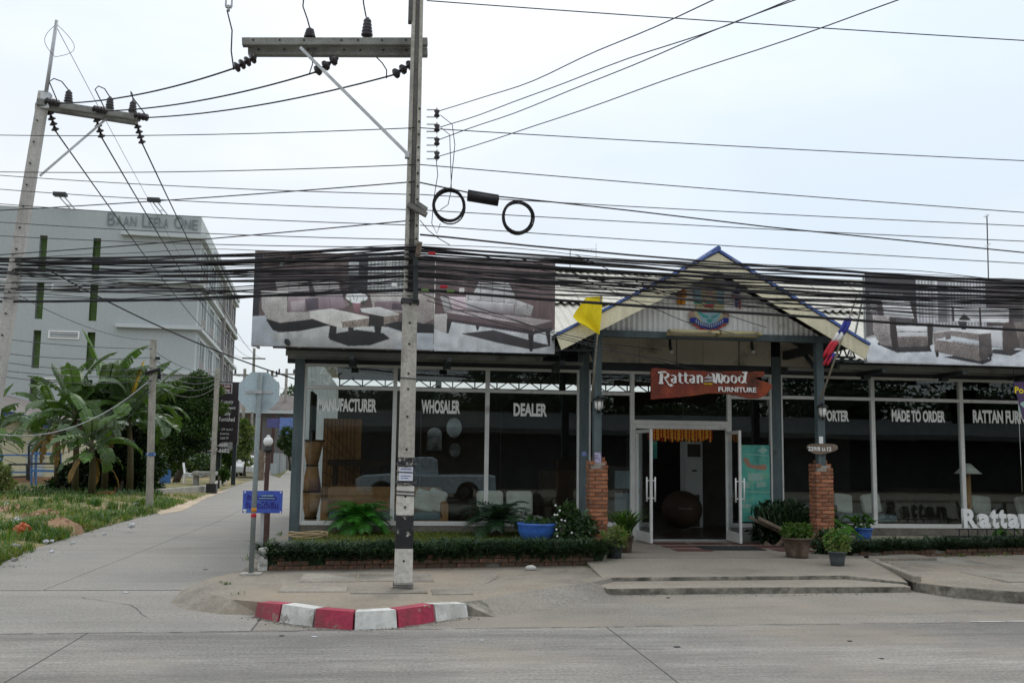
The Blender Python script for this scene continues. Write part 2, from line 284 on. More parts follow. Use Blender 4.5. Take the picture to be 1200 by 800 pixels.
class MB:
    def __init__(s): s.v = []; s.f = []; s.mi = []; s.sm = []
    def quad(s, *p, mi=0, sm=False):
        b = len(s.v); s.v += [Vector(q) for q in p]; s.f.append(tuple(range(b, b + len(p)))); s.mi.append(mi); s.sm.append(sm); return s
    def box(s, c, d, rz=0., mi=0, m=None):
        c = Vector(c); hx, hy, hz = d[0] / 2, d[1] / 2, d[2] / 2; b = len(s.v)
        rm = m if m is not None else Matrix.Rotation(rz, 3, 'Z')
        for z in (-hz, hz):
            for x, y in ((-hx, -hy), (hx, -hy), (hx, hy), (-hx, hy)): s.v.append(c + rm @ Vector((x, y, z)))
        for q in ((3, 2, 1, 0), (4, 5, 6, 7), (0, 1, 5, 4), (1, 2, 6, 5), (2, 3, 7, 6), (3, 0, 4, 7)):
            s.f.append(tuple(b + i for i in q)); s.mi.append(mi); s.sm.append(False)
        return s
    def box2(s, a, b_, mi=0):
        a, b_ = Vector(a), Vector(b_); return s.box((a + b_) / 2, [abs(x) for x in (b_ - a)], mi=mi)
    def bar(s, p0, p1, w, h=None, mi=0, upv=None):
        p0, p1 = Vector(p0), Vector(p1); h = h or w; d = p1 - p0
        if d.length < 1e-6: return s
        dn = d.normalized()
        if upv is not None: y = Vector(upv); x = dn.cross(y).normalized(); y = x.cross(dn).normalized()
        else: x, y = frame(d)
        return s.box((p0 + p1) / 2, (w, h, d.length), m=Matrix((x, y, dn)).transposed(), mi=mi)
    def tube(s, pts, r, n=6, mi=0, cap=True):
        pts = [Vector(p) for p in pts]; b = len(s.v); k = len(pts)
        rs = r if isinstance(r, (list, tuple)) else [r] * k
        px = None
        for i, p in enumerate(pts):
            d = pts[min(i + 1, k - 1)] - pts[max(i - 1, 0)]
            if d.length < 1e-9: d = Vector((0, 0, 1))
            dn = d.normalized()
            if px is None: x, y = frame(d)
            else:
                x = px - dn * px.dot(dn)
                x = x.normalized() if x.length > 1e-6 else frame(d)[0]
                y = x.cross(dn)
            px = x
            for j in range(n):
                a = 2 * math.pi * j / n; s.v.append(p + (x * math.cos(a) + y * math.sin(a)) * rs[i])
        for i in range(k - 1):
            for j in range(n):
                s.f.append((b + i * n + j, b + i * n + (j + 1) % n, b + (i + 1) * n + (j + 1) % n, b + (i + 1) * n + j)); s.mi.append(mi); s.sm.append(n > 4)
        if cap:
            s.f.append(tuple(b + j for j in range(n))[::-1]); s.mi.append(mi); s.sm.append(False)
            s.f.append(tuple(b + (k - 1) * n + j for j in range(n))); s.mi.append(mi); s.sm.append(False)
        return s
    def lathe(s, o, prof, n=14, axis=(0, 0, 1), mi=0):
        o = Vector(o); dn = Vector(axis).normalized(); x, y = frame(dn); b = len(s.v); k = len(prof)
        for r, h in prof:
            for j in range(n):
                a = 2 * math.pi * j / n; s.v.append(o + dn * h + (x * math.cos(a) + y * math.sin(a)) * max(r, 1e-4))
        for i in range(k - 1):
            for j in range(n):
                s.f.append((b + i * n + j, b + i * n + (j + 1) % n, b + (i + 1) * n + (j + 1) % n, b + (i + 1) * n + j)); s.mi.append(mi); s.sm.append(True)
        s.f.append(tuple(b + j for j in range(n))[::-1]); s.mi.append(mi); s.sm.append(False)
        s.f.append(tuple(b + (k - 1) * n + j for j in range(n))); s.mi.append(mi); s.sm.append(False)
        return s
    def prism(s, poly, o, x, y, th, mi=0):
        """outline (2D, counter-clockwise) in the plane o + u*x + v*y, thickness th towards x cross y"""
        o, x, y = Vector(o), Vector(x), Vector(y); z = x.cross(y).normalized() * th; n = len(poly); b = len(s.v)
        for k in (0, 1):
            for u, w in poly: s.v.append(o + x * u + y * w + z * k)
        s.f.append(tuple(b + i for i in range(n))[::-1]); s.mi.append(mi); s.sm.append(False)
        s.f.append(tuple(b + n + i for i in range(n))); s.mi.append(mi); s.sm.append(False)
        for i in range(n):
            j = (i + 1) % n; s.f.append((b + i, b + j, b + n + j, b + n + i)); s.mi.append(mi); s.sm.append(False)
        return s
    def ball(s, c, r, n=10, m=8, sc=(1, 1, 1), mi=0):
        c = Vector(c); b = len(s.v)
        for i in range(m + 1):
            t = math.pi * i / m
            for j in range(n):
                a = 2 * math.pi * j / n
                s.v.append(c + Vector((math.sin(t) * math.cos(a) * sc[0], math.sin(t) * math.sin(a) * sc[1], math.cos(t) * sc[2])) * r)
        for i in range(m):
            for j in range(n):
                s.f.append((b + i * n + j, b + (i + 1) * n + j, b + (i + 1) * n + (j + 1) % n, b + i * n + (j + 1) % n)); s.mi.append(mi); s.sm.append(True)
        return s
    def build(s, name, mats, parent=None, bevel=0., loc=None):
        mats = mats if isinstance(mats, (list, tuple)) else [mats]
        me = bpy.data.meshes.new(name); bo = base_of(parent) + (Vector(loc) if loc is not None else Vector((0, 0, 0)))
        me.from_pydata([tuple(v - bo) for v in s.v], [], s.f)
        for m in mats: me.materials.append(m)
        me.polygons.foreach_set('material_index', s.mi); me.polygons.foreach_set('use_smooth', s.sm); me.update()
        o = link(name, me, parent, loc)
        if bevel:
            md = o.modifiers.new('bevel', 'BEVEL'); md.width = bevel; md.segments = 2; md.limit_method = 'ANGLE'
        return o
def npmesh(name, verts, faces, mats, parent=None, mi=None, smooth=False, loc=None):
    """fast mesh from arrays; faces (n,3) or (n,4)"""
    bo = base_of(parent) + (Vector(loc) if loc is not None else Vector((0, 0, 0)))
    v = np.asarray(verts, float) - np.array(bo); f = np.asarray(faces, np.int32); n, k = f.shape
    me = bpy.data.meshes.new(name); me.vertices.add(len(v)); me.vertices.foreach_set('co', v.astype(np.float32).ravel())
    me.loops.add(n * k); me.loops.foreach_set('vertex_index', f.ravel()); me.polygons.add(n)
    me.polygons.foreach_set('loop_start', np.arange(0, n * k, k, dtype=np.int32))
    try: me.polygons.foreach_set('loop_total', np.full(n, k, np.int32))
    except Exception: pass
    for m in (mats if isinstance(mats, (list, tuple)) else [mats]): me.materials.append(m)
    if mi is not None: me.polygons.foreach_set('material_index', np.asarray(mi, np.int32))
    if smooth: me.polygons.foreach_set('use_smooth', np.ones(n, bool))
    me.update(calc_edges=True); me.validate()
    return link(name, me, parent, loc)
def copy_tree(o, parent=None, loc=None, rz=None, label=None):
    c = o.copy(); C.objects.link(c)
    if parent is not None: c.parent = parent
    if loc is not None: c.location = loc
    if rz is not None: c.rotation_euler = (0, 0, rz)
    if label: c['label'] = label
    for ch in list(o.children): copy_tree(ch, c)
    return c
def text(body, pos, h, mt, parent=None, name='lettering', width=None, th=.004, x=(1, 0, 0), up=(0, 0, 1), bold=0., align='CENTER', shear=0., lowbase=False, upright=True):
    """flat or raised lettering; pos is the centre (or left end) of the line"""
    cu = bpy.data.curves.new('lettering', 'FONT'); cu.body = body; cu.size = 1; cu.extrude = .5; cu.offset = bold; cu.shear = shear; cu.resolution_u = 3
    to = bpy.data.objects.new('lettering', cu)
    me = bpy.data.meshes.new_from_object(to); bpy.data.objects.remove(to); bpy.data.curves.remove(cu)
    a = np.empty(len(me.vertices) * 3, np.float32); me.vertices.foreach_get('co', a); a = a.reshape(-1, 3)
    lo, hi = a.min(0), a.max(0)
    a[:, 0] -= lo[0] + (0 if align == 'LEFT' else (hi[0] - lo[0]) / 2); a[:, 1] -= lo[1] + (hi[1] - lo[1]) / 2
    sy = h / (hi[1] - lo[1]); sx = sy if width is None else width / (hi[0] - lo[0])
    X, U = Vector(x).normalized(), Vector(up).normalized(); Z = X.cross(U)
    bo = np.array(base_of(parent)); p = np.array(pos, float)
    w = p - bo + a[:, :1] * sx * np.array(X) + a[:, 1:2] * sy * np.array(U) + (a[:, 2:] + .5) * th * np.array(Z)
    me.vertices.foreach_set('co', w.astype(np.float32).ravel()); me.materials.clear(); me.materials.append(mt); me.name = name; me.update()
    return link(name, me, parent)

# ---- foliage
def leafcloud(name, clumps, n, size, mats, parent=None, asp=.45, droop=.3, seed=1, shell=.55, stuff=False):
    """n folded leaves in ellipsoid clumps [(centre, radii)]; denser near each clump's surface"""
    g = np.random.default_rng(seed); cl = np.array([list(c) + list(r) for c, r in clumps], float)
    w = (cl[:, 3] * cl[:, 4] * cl[:, 5]) ** .67; ix = g.choice(len(cl), n, p=w / w.sum())
    d = g.normal(size=(n, 3)); d /= np.linalg.norm(d, axis=1, keepdims=True)
    rr = 1 - (1 - g.random(n) ** .5) * shell * 1.4
    p = cl[ix, :3] + d * cl[ix, 3:] * np.clip(rr, .1, 1.12)[:, None]
    a = d + g.normal(size=(n, 3)) * .75; a[:, 2] -= droop; a /= np.linalg.norm(a, axis=1, keepdims=True)
    b = np.cross(a, g.normal(size=(n, 3))); b /= np.linalg.norm(b, axis=1, keepdims=True) + 1e-9
    nn = np.cross(a, b); l = size * (.6 + .8 * g.random(n))[:, None]
    v = np.stack([p, p + a * l * .45 + b * l * asp * .5 + nn * l * .08, p + a * l, p + a * l * .45 - b * l * asp * .5 + nn * l * .08], 1).reshape(-1, 3)
    f = np.arange(n * 4).reshape(n, 4)
    cm = g.integers(0, len(mats), len(cl)); mi = np.where(g.random(n) < .55, cm[ix], g.integers(0, len(mats), n))
    o = npmesh(name, v, f, mats, parent, mi)
    if stuff: kind(o, 'stuff')
    return o
def blades(name, P, h, lean, w, mats, parent=None, seed=2, seg=3, hv=.5, dirs=None, curl=1.0):
    """arching strap leaves from the base points P"""
    g = np.random.default_rng(seed); P = np.asarray(P, float); n = len(P)
    a = g.random(n) * 2 * np.pi if dirs is None else dirs
    d = np.stack([np.cos(a), np.sin(a), np.zeros(n)], 1); sd = np.stack([-np.sin(a), np.cos(a), np.zeros(n)], 1)
    H = h * (1 - hv / 2 + hv * g.random(n)); Ln = lean * H * (.3 + 1.1 * g.random(n)); W = w * (.6 + .7 * g.random(n))
    vs = []
    for k in range(seg + 1):
        t = k / seg; z = H * (t * (1 + .35 * curl) - .55 * curl * t ** 2.2); q = P + d * (Ln * t ** 1.4)[:, None]; q[:, 2] += z
        ww = (W * (1 - t ** 1.6) * .5 + W * .03)[:, None]; vs += [q - sd * ww, q + sd * ww]
    v = np.stack(vs, 1).reshape(-1, 3); b = np.arange(n)[:, None] * (2 * seg + 2)
    f = np.concatenate([b + np.array([2 * k, 2 * k + 1, 2 * k + 3, 2 * k + 2]) for k in range(seg)], 1).reshape(-1, 4)
    mi = np.repeat(g.integers(0, len(mats), n), seg)
    return npmesh(name, v, f, mats, parent, mi)
def frond(pts, ll, nl, w, mb, dr=.35, mi=0):
    """feather frond: rachis pts, leaflets of length ll both sides"""
    pts = [Vector(p) for p in pts]; mb.tube(pts, [.012 - .009 * i / (len(pts) - 1) for i in range(len(pts))], 4, mi=mi)
    k = len(pts) - 1
    for i in range(nl):
        t = .12 + .88 * i / nl; q = t * k; j = min(int(q), k - 1); p = pts[j].lerp(pts[j + 1], q - j); d = (pts[j + 1] - pts[j]).normalized()
        sd = d.cross(Vector((0, 0, 1))); sd = sd.normalized() if sd.length > .05 else Vector((1, 0, 0))
        L_ = ll * (.45 + .55 * math.sin(math.pi * min(1, .15 + t * .85)))
        for s_ in (-1, 1):
            e = (sd * s_ + d * .75 + Vector((0, 0, .25 - dr * random.random()))).normalized(); m_ = p + e * L_ * .5 + Vector((0, 0, .03 * L_)); q2 = p + e * L_ - Vector((0, 0, dr * .3 * L_))
            wv = d * w * .5
            mb.quad(p - wv * .4, p + wv * .4, m_ + wv, m_ - wv, mi=mi); mb.quad(m_ - wv, m_ + wv, q2 + wv * .1, q2 - wv * .1, mi=mi)
def banana_leaf(o, az, length, width, up0, droop, seed, mats, parent, name='leaf', torn=.5):
    """one large leaf: arching midrib, two V-set halves torn into strips"""
    g = random.Random(seed); n = 22; d = Vector((math.cos(az), math.sin(az), 0)); sd = Vector((-d.y, d.x, 0)); mb = MB()
    p = Vector(o); pts = [p.copy()]; a = up0; st = length / n
    for i in range(n):
        p = p + (d * math.cos(a) + Vector((0, 0, 1)) * math.sin(a)) * st; pts.append(p.copy()); a -= droop / n * (.5 + i / n)
    mb.tube(pts, [.05 * width * (1.2 - i / n) for i in range(n + 1)], 5, mi=1)
    def wd(t): return width * (.0 if t < .12 else min(1, ((t - .12) / .14) ** .6) * (1 - max(0, (t - .72) / .28) ** 2.2))
    for s_ in (-1, 1):
        hang = .25
        for i in range(2, n):
            if g.random() < torn * .5: hang = g.uniform(-.1, 1.3)
            gap = st * (.14 if g.random() < torn else 0)
            for_ = []
            for q, gp in ((i, gap), (i + 1, -gap)):
                t = q / n; w = wd(t) * .5; c = pts[q] + (pts[min(q + 1, n)] - pts[q - 1]).normalized() * gp * .5
                e1 = c + sd * s_ * w * .5 + Vector((0, 0, .16 * w - hang * w * .15)); e2 = c + sd * s_ * w * (1 - .28 * abs(hang)) + Vector((0, 0, .1 * w - hang * w * .62)) + d * w * .18
                for_.append((c, e1, e2))
            (c0, a0, b0), (c1, a1, b1) = for_
            if s_ > 0: mb.quad(c0, a0, a1, c1, sm=True); mb.quad(a0, b0, b1, a1, sm=True)
            else: mb.quad(c0, c1, a1, a0, sm=True); mb.quad(a0, a1, b1, b0, sm=True)
    return mb.build(name, mats, parent)
def branchy(mb, p, d, L_, r, depth, g, ends, mi=0):
    k = 4; pts = [p.copy()]; q = p.copy(); dd = d.normalized()
    for i in range(k):
        dd = (dd + Vector((g.uniform(-.2, .2), g.uniform(-.2, .2), g.uniform(-.05, .15)))).normalized(); q = q + dd * L_ / k; pts.append(q.copy())
    mb.tube(pts, [r * (1 - .45 * i / k) for i in range(k + 1)], 6, mi=mi)
    if depth == 0: ends.append(q.copy()); return
    for _ in range(g.choice((2, 3))):
        nd = (dd + Vector((g.uniform(-.9, .9), g.uniform(-.9, .9), g.uniform(-.1, .5)))).normalized()
        branchy(mb, q.copy(), nd, L_ * g.uniform(.55, .75), r * .55, depth - 1, g, ends, mi)
def wire(name, pts, r, m, label, group=None, cat='cable', n=5):
    o = MB().tube(pts, r, n).build(name, m); return tag(o, label, cat, group)
def sag(a, b, s_, n=14, wob=0., g=random):
    a, b = Vector(a), Vector(b); out = []
    ph = [g.uniform(0, 6.28) for _ in range(3)]
    for i in range(n + 1):
        t = i / n; p = a.lerp(b, t); p.z -= 4 * s_ * t * (1 - t)
        if wob: 
            e = min(1, 6 * t, 6 * (1 - t)) 
            p.z += e * wob * (math.sin(t * 9 + ph[0]) + .6 * math.sin(t * 21 + ph[1])); p.y += e * wob * 1.5 * math.sin(t * 13 + ph[2])
        out.append(p)
    return out

# ---- printed pictures: a fine sheet whose colours are painted by point-in-polygon
class Canvas:
    def __init__(s, w, h, x0, y0, x1, y1, bgc=(90, 75, 75)):
        s.w, s.h = w, h; s.X, s.Y = np.meshgrid(np.linspace(x0, x1, w), np.linspace(y1, y0, h)); s.a = np.zeros((h, w, 3)); s.a[:] = bgc; s.g = np.random.default_rng(5)
    def poly(s, pts, c, c2=None, tex=0., stripe=None, al=1.):
        ins = np.zeros(s.X.shape, bool); n = len(pts); px = [p[0] for p in pts]; py = [p[1] for p in pts]
        for i in range(n):
            x0, y0, x1, y1 = px[i], py[i], px[(i + 1) % n], py[(i + 1) % n]
            if y0 == y1: continue
            cr = ((y0 > s.Y) != (y1 > s.Y)) & (s.X < (x1 - x0) * (s.Y - y0) / (y1 - y0) + x0); ins ^= cr
        col_ = np.zeros(s.a.shape); col_[:] = c
        if c2 is None: c2 = tuple(q * .80 for q in c)
        if c2 is not None:
            t = ((s.Y - min(py)) / (max(py) - min(py) + 1e-6))[..., None].clip(0, 1); col_ = col_ * (1 - t) + np.array(c2, float) * t
        if stripe: col_ = col_ * (1 - stripe[1] * ((s.X / stripe[0]).astype(int) % 2))[..., None]
        if tex: col_ = col_ * (1 + tex * (s.g.random(s.X.shape) - .5) * 2)[..., None]
        s.a[ins] = s.a[ins] * (1 - al) + col_[ins] * al
    def line(s, pts, c, w=.5):
        for (x0, y0), (x1, y1) in zip(pts, pts[1:]):
            l = math.hypot(x1 - x0, y1 - y0) + 1e-6; nx_, ny_ = -(y1 - y0) / l * w / 2, (x1 - x0) / l * w / 2
            s.poly([(x0 + nx_, y0 + ny_), (x1 + nx_, y1 + ny_), (x1 - nx_, y1 - ny_), (x0 - nx_, y0 - ny_)], c, c)
    def ell(s, cx, cy, rx, ry, c, al=1., tex=0.):
        k = ((s.X - cx) / rx) ** 2 + ((s.Y - cy) / ry) ** 2 < 1; c = np.array(c, float)
        v = np.broadcast_to(c, s.a[k].shape) * (1 + tex * (s.g.random(s.a[k].shape[0])[:, None] - .5)); s.a[k] = s.a[k] * (1 - al) + v * al
    def mesh(s, name, bl, br, tl, parent, wash=1.72):
        bl, br, tl = Vector(bl), Vector(br), Vector(tl); u, v = np.meshgrid(np.linspace(0, 1, s.w), np.linspace(0, 1, s.h))
        P = np.array(bl) + u[..., None] * np.array(br - bl) + v[..., None] * np.array(tl - bl)
        idx = np.arange(s.w * s.h).reshape(s.h, s.w)
        f = np.stack([idx[:-1, :-1], idx[:-1, 1:], idx[1:, 1:], idx[1:, :-1]], -1).reshape(-1, 4)
        o = npmesh(name, P.reshape(-1, 3), f, M['print'], parent)
        A = s.a.copy()
        for _ in range(1):
            p = np.pad(A, ((1, 1), (1, 1), (0, 0)), 'edge'); A = (p[:-2, 1:-1] + p[2:, 1:-1] + p[1:-1, :-2] + p[1:-1, 2:] + 2 * p[1:-1, 1:-1]) / 6
        n1 = s.g.random((s.h // 14 + 2, s.w // 14 + 2)); yy, xx = np.meshgrid(np.linspace(0, n1.shape[0] - 1.01, s.h), np.linspace(0, n1.shape[1] - 1.01, s.w), indexing='ij'); yi, xi = yy.astype(int), xx.astype(int); fy, fx = yy - yi, xx - xi
        lo = (n1[yi, xi] * (1 - fy) * (1 - fx) + n1[yi + 1, xi] * fy * (1 - fx) + n1[yi, xi + 1] * (1 - fy) * fx + n1[yi + 1, xi + 1] * fy * fx)
        A = A * (.91 + .18 * lo + .10 * (s.g.random(lo.shape) - .5))[..., None]; A = 8 + A * .95
        c = (A.clip(0, 255) / 255).reshape(-1, 3); c = np.where(c < .04045, c / 12.92, ((c + .055) / 1.055) ** 2.4); c = c.mean(1, keepdims=True) * .35 + c * .65; c = (c ** 1.12 * wash).clip(0, .92)
        at_ = o.data.color_attributes.new('col', 'FLOAT_COLOR', 'POINT'); at_.data.foreach_set('color', np.concatenate([c, np.ones((len(c), 1))], 1).astype(np.float32).ravel())
        return o
# ================================================================== THE SETTING
def interp(y, tab):
    for (a, x0), (b, x1) in zip(tab, tab[1:]):
        if y <= b: return x0 + (x1 - x0) * max(0, (y - a) / (b - a))
    return tab[-1][1]
g_ = MB().quad((-700, -500, -.06), (700, -500, -.06), (700, 1500, -.06), (-700, 1500, -.06)).build('ground', M['ground']); kind(g_, 'structure')
# main road: concrete lane slabs up to a long joint, asphalt shoulder beyond it
mr = thing('main_road', 'grey concrete main road crossing the foreground', 'road'); mr['kind'] = 'structure'; del mr['category']
JY = lambda x: 9.91 + .03 * x
xs = [-60, -34, -26, -17.5, -9.6, -2.66, 2.2, 9.3, 17, 25, 34, 60]
for a, b in zip(xs, xs[1:]):
    for y0, y1 in ((-3.5, 2.6), (2.62, 6.2), (6.22, None)):
        sk = lambda x, y: x + (y - 9.9) * (.33 if a > 2 or a == 2.2 else .0)
        p = [(a + .008, y0), (b - .008, y0), (b - .008, y1 if y1 else JY(b)), (a + .008, y1 if y1 else JY(a))]
        MB().prism(p, (0, 0, -.2), (1, 0, 0), (0, 1, 0), .2).build('road_slab', M['road'], mr)
MB().box2((-60, -3.5, -.012), (60, 10.5, -.004)).build('joint_filler', M['tar'], mr)
MB().prism([(-1.2, JY(-1.2) + .022), (60, JY(60) + .022), (60, 15), (-1.2, 15)], (0, 0, -.2), (1, 0, 0), (0, 1, 0), .197).build('shoulder', M['shoulder'], mr)
MB().prism([(-60, JY(-60) + .022), (-1.22, JY(-1.2) + .022), (-1.22, 12.8), (-60, 12.8)], (0, 0, -.2), (1, 0, 0), (0, 1, 0), .198).build('shoulder', M['side'], mr)
ln = MB()
for i in range(26):
    x = 2.75 + i * .42
    if i < 8: continue
    ln.quad((x, JY(x) + .0, .005), (x + .40, JY(x) + .012, .005), (x + .40, JY(x) + .052, .005), (x, JY(x) + .052 - (.02 if i < 5 else 0), .005))
ln.build('edge_line', mat('worn_white_line', (.5, .5, .47), .85, var=.2, dirt=((.25, .24, .22), 4, .55, .08)), mr)
# side road running away beside the shop, in slabs, bending left far off
CEN = [(0, -4.0), (28, -4.0), (41, -4.75), (70, -6.4), (114, -9.4), (160, -13)]
sr = thing('side_road', 'pale concrete side road running away to the left of the shop', 'road'); sr['kind'] = 'structure'; del sr['category']
ys = [12.82, 19, 25.5, 32, 39, 46, 54, 62, 72, 84, 98, 114, 140]
for a, b in zip(ys, ys[1:]):
    ca, cb = interp(a, CEN), interp(b, CEN)
    le = lambda y: interp(y, [(12, -2.3 - .0), (16, -2.02), (20, -2.1), (140, -2.1)])
    for (l0, r0), (l1, r1) in ((((-2.45 if a < 13 else -2.1), -.006), (-2.1, -.006)), ((.006, 2.3), (.006, 2.2))):
        MB().prism([(ca + l0, a + .006), (ca + r0, a + .006), (cb + r1, b - .006), (cb + l1, b - .006)], (0, 0, -.2), (1, 0, 0), (0, 1, 0), .203).build('road_slab', M['side'], sr)
MB().box2((-9, 12, -.014), (-1.6, 60, -.006)).build('joint_filler', M['tar'], sr)
# verge: lumpy grass bank with red soil mounds on the left
EDGE = [(9, -5.2), (13, -5.3), (15.8, -5.6), (19.3, -5.95), (23.4, -6.15), (28.3, -6.15), (41, -6.9), (70, -8.6), (120, -12)]
nx, ny = 90, 130
vx = np.linspace(0, 1, nx) ** 1.6; vy = np.linspace(12.75, 62, ny)
g = np.random.default_rng(3)
mound = [onz(70, 611, .25), onz(15, 596, .2), onz(52, 603, .2)]
ph = g.random((6, 2)) * 6.28; fr = [(.5, .4), (.9, 1.1), (1.7, 1.3), (2.6, 2.2), (4.1, 3.7), (6, 5)]
def vz(x, y):
    e = interp(y, EDGE); d = e - x
    h = .02 + .12 * min(1, d / 1.5) + sum(math.sin(fx * x + p[0]) * math.sin(fy * y + p[1]) * .05 / (1 + .7 * i) for i, ((fx, fy), p) in enumerate(zip(fr, ph))) * min(1, d / .6)
    for i, mc in enumerate(mound): h += (.14, .08, .1)[i] * math.exp(-((x - mc.x) ** 2 + (y - mc.y) ** 2 * .6) / (.5, .8, .4)[i])
    return h if d > 0 else -.01
vp = []
for j in range(ny):
    e = interp(vy[j], EDGE) + .05 * math.sin(vy[j] * 3.1) + .05 * math.sin(vy[j] * 7.7)
    for i in range(nx):
        x = e - vx[i] * 40; vp.append((x, vy[j], vz(x, vy[j]) if i else -.02))
ii = np.arange(nx * ny).reshape(ny, nx)
ve = npmesh('verge', vp, np.stack([ii[:-1, 1:], ii[:-1, :-1], ii[1:, :-1], ii[1:, 1:]], -1).reshape(-1, 4), mat('verge_ground', (.085, .115, .025), .95, var=.35, vs=.8, fine=.35, fs=14, bump=.7, bs=16, dirt=[((.29, .225, .125), .62, .50, .10), ((.22, .17, .08), 1.9, .55, .08)]), smooth=True); kind(ve, 'structure')
gx = []; n = 0
while len(gx) < 60000:
    t = random.random(); y = 12.9 + 26 * t ** 1.5; e = interp(y, EDGE); x = e + .03 - (random.random() ** 1.5) * min(26, 4 + (y - 12) * .85)
    s_ = math.sin(x * 1.3 + 2) * math.sin(y * .9) + .7 * math.sin(x * 3.1 + y * 2.3) + .5 * math.sin(y * 4.7 - x * 2)
    if any((x - mc.x) ** 2 + (y - mc.y) ** 2 < r for mc, r in zip(mound, (.22, .2, .14))) and random.random() < .95: continue
    if s_ < random.uniform(-1.0, .75) + (.35 if y > 24 else 0): continue
    gx.append((x, y, vz(x, y) - .01))
gx = np.array(gx)
kind(blades('grass', gx[:36000], .15, .8, .018, [M['verge1'], M['verge1'], M['verge2'], M['verge3']], seed=4, seg=2), 'stuff')
w_ = gx[36000:]; cl = [(tuple(p + np.array([0, 0, .05])), (.09, .09, .07)) for p in w_[::9]]
leafcloud('weeds', cl, 22000, .06, [M['verge2'], M['verge1']], seed=6, stuff=True)
for k, (mc, rx, ry, hh) in enumerate(zip(mound, (.40, .36, .28), (.62, .6, .5), (.12, .07, .08))):
    g = random.Random(k + 5); MV, MF = [], []; na, nr = 26, 7; wob = [g.uniform(.75, 1.25) for _ in range(na)]
    for i in range(nr + 1):
        for j in range(na):
            a = 2 * math.pi * j / na; q = i / nr; w = .5 * wob[j] + .25 * (wob[j - 1] + wob[(j + 1) % na]); x, y = mc.x + rx * q * w * math.cos(a), mc.y + ry * q * w * math.sin(a)
            MV.append((x, y, vz(x, y) - .03 + (hh * (1 - q ** 1.6) + .03) * (1 + g.uniform(-.3, .3))))
    for i in range(nr):
        for j in range(na): MF.append((i * na + j, i * na + (j + 1) % na, (i + 1) * na + (j + 1) % na, (i + 1) * na + j))
    kind(npmesh('soil_mound', MV, MF, M['redsoil'], smooth=True), 'structure'); cd = MB()
    for _ in range(60):
        a, q = g.uniform(0, 6.28), g.random() ** .5 * 1.5; x, y = mc.x + rx * q * math.cos(a), mc.y + ry * q * math.sin(a); r_ = g.uniform(.012, .05); n0 = len(cd.v); cd.ball((x, y, vz(x, y) + hh * max(0, 1 - q ** 1.6)), r_, 6, 4, (1.2, 1, .7))
        for v_ in cd.v[n0:]: v_ += Vector((g.uniform(-.3, .3), g.uniform(-.3, .3), g.uniform(-.3, .3))) * r_
    cd.sm = [False] * len(cd.sm); kind(cd.build('soil_clods', M['redsoil']), 'stuff')
tf = []
for _ in range(620):
    y = 13.2 + 20 * random.random() ** 1.4; x = interp(y, EDGE) - .05 - random.random() ** 1.6 * (3 + (y - 13) * .7)
    if any((x - mc.x) ** 2 + (y - mc.y) ** 2 < .3 for mc in mound): continue
    if math.sin(x * 2.1 + 1) * math.sin(y * 1.7) > -.1: tf.append((x, y, vz(x, y)))
tb_ = [tuple(Vector(p) + Vector((random.gauss(0, .07), random.gauss(0, .07), 0))) for p in tf for _ in range(26)]
kind(blades('grass_tufts', tb_, .26, .8, .022, [M['verge2'], M['verge1'], M['verge2']], seed=44, seg=3), 'stuff')
# bare earth beside the road past the verge
sp = [onz(x, y, 0) for x, y in ((188, 603), (215, 598), (243, 583), (268, 574), (240, 578), (200, 586), (165, 596))]
so_ = MB()
o = MB().prism([(p.x, p.y) for p in (sp[0], sp[1], sp[2], sp[3], sp[4], sp[5], sp[6])], (0, 0, -.2), (1, 0, 0), (0, 1, 0), .212).build('dirt_path', M['soil']); kind(o, 'structure')

# kerb of painted blocks round the corner
kp = [onz(x, y, 0) for x, y in ((297, 722), (326, 728), (366, 734), (414, 738), (467, 735), (511, 728), (550, 722))]
pc = Vector((.1, 12.4, 0)); kb = thing('painted_kerb', 'red and white painted concrete kerb curving round the pavement corner', 'kerb', kp[3])
def inn(i):
    a, b = kp[max(i - 1, 0)], kp[min(i + 1, 6)]; t = (b - a).normalized(); n_ = Vector((-t.y, t.x, 0)); return n_
for i in range(6):
    mb = MB(); a, b = kp[i], kp[i + 1]; na, nb = inn(i), inn(i + 1); e = .012
    t = (b - a).normalized() * e; a, b = a + t, b - t
    ha, hb = .165, .165
    if i == 0: ha = .14
    if i == 5: hb = .13
    z = Vector((0, 0, 1))
    P = [a - z * .03, b - z * .03, b + nb * .22 - z * .03, a + na * .22 - z * .03, a + z * ha + na * .035, b + z * hb + nb * .035, b + nb * .19 + z * hb, a + na * .19 + z * ha]
    for q in ((3, 2, 1, 0), (4, 5, 6, 7), (0, 1, 5, 4), (1, 2, 6, 5), (2, 3, 7, 6), (3, 0, 4, 7)): mb.quad(*[P[k] for k in q])
    bl = mb.build('kerb_block', M['rpaint' if i % 2 == 0 else 'wpaint'], kb, bevel=.018)
    bl['label'] = ('red painted kerb block' if i % 2 == 0 else 'white painted kerb block') + (' with a chipped end' if i in (2, 5) else '')
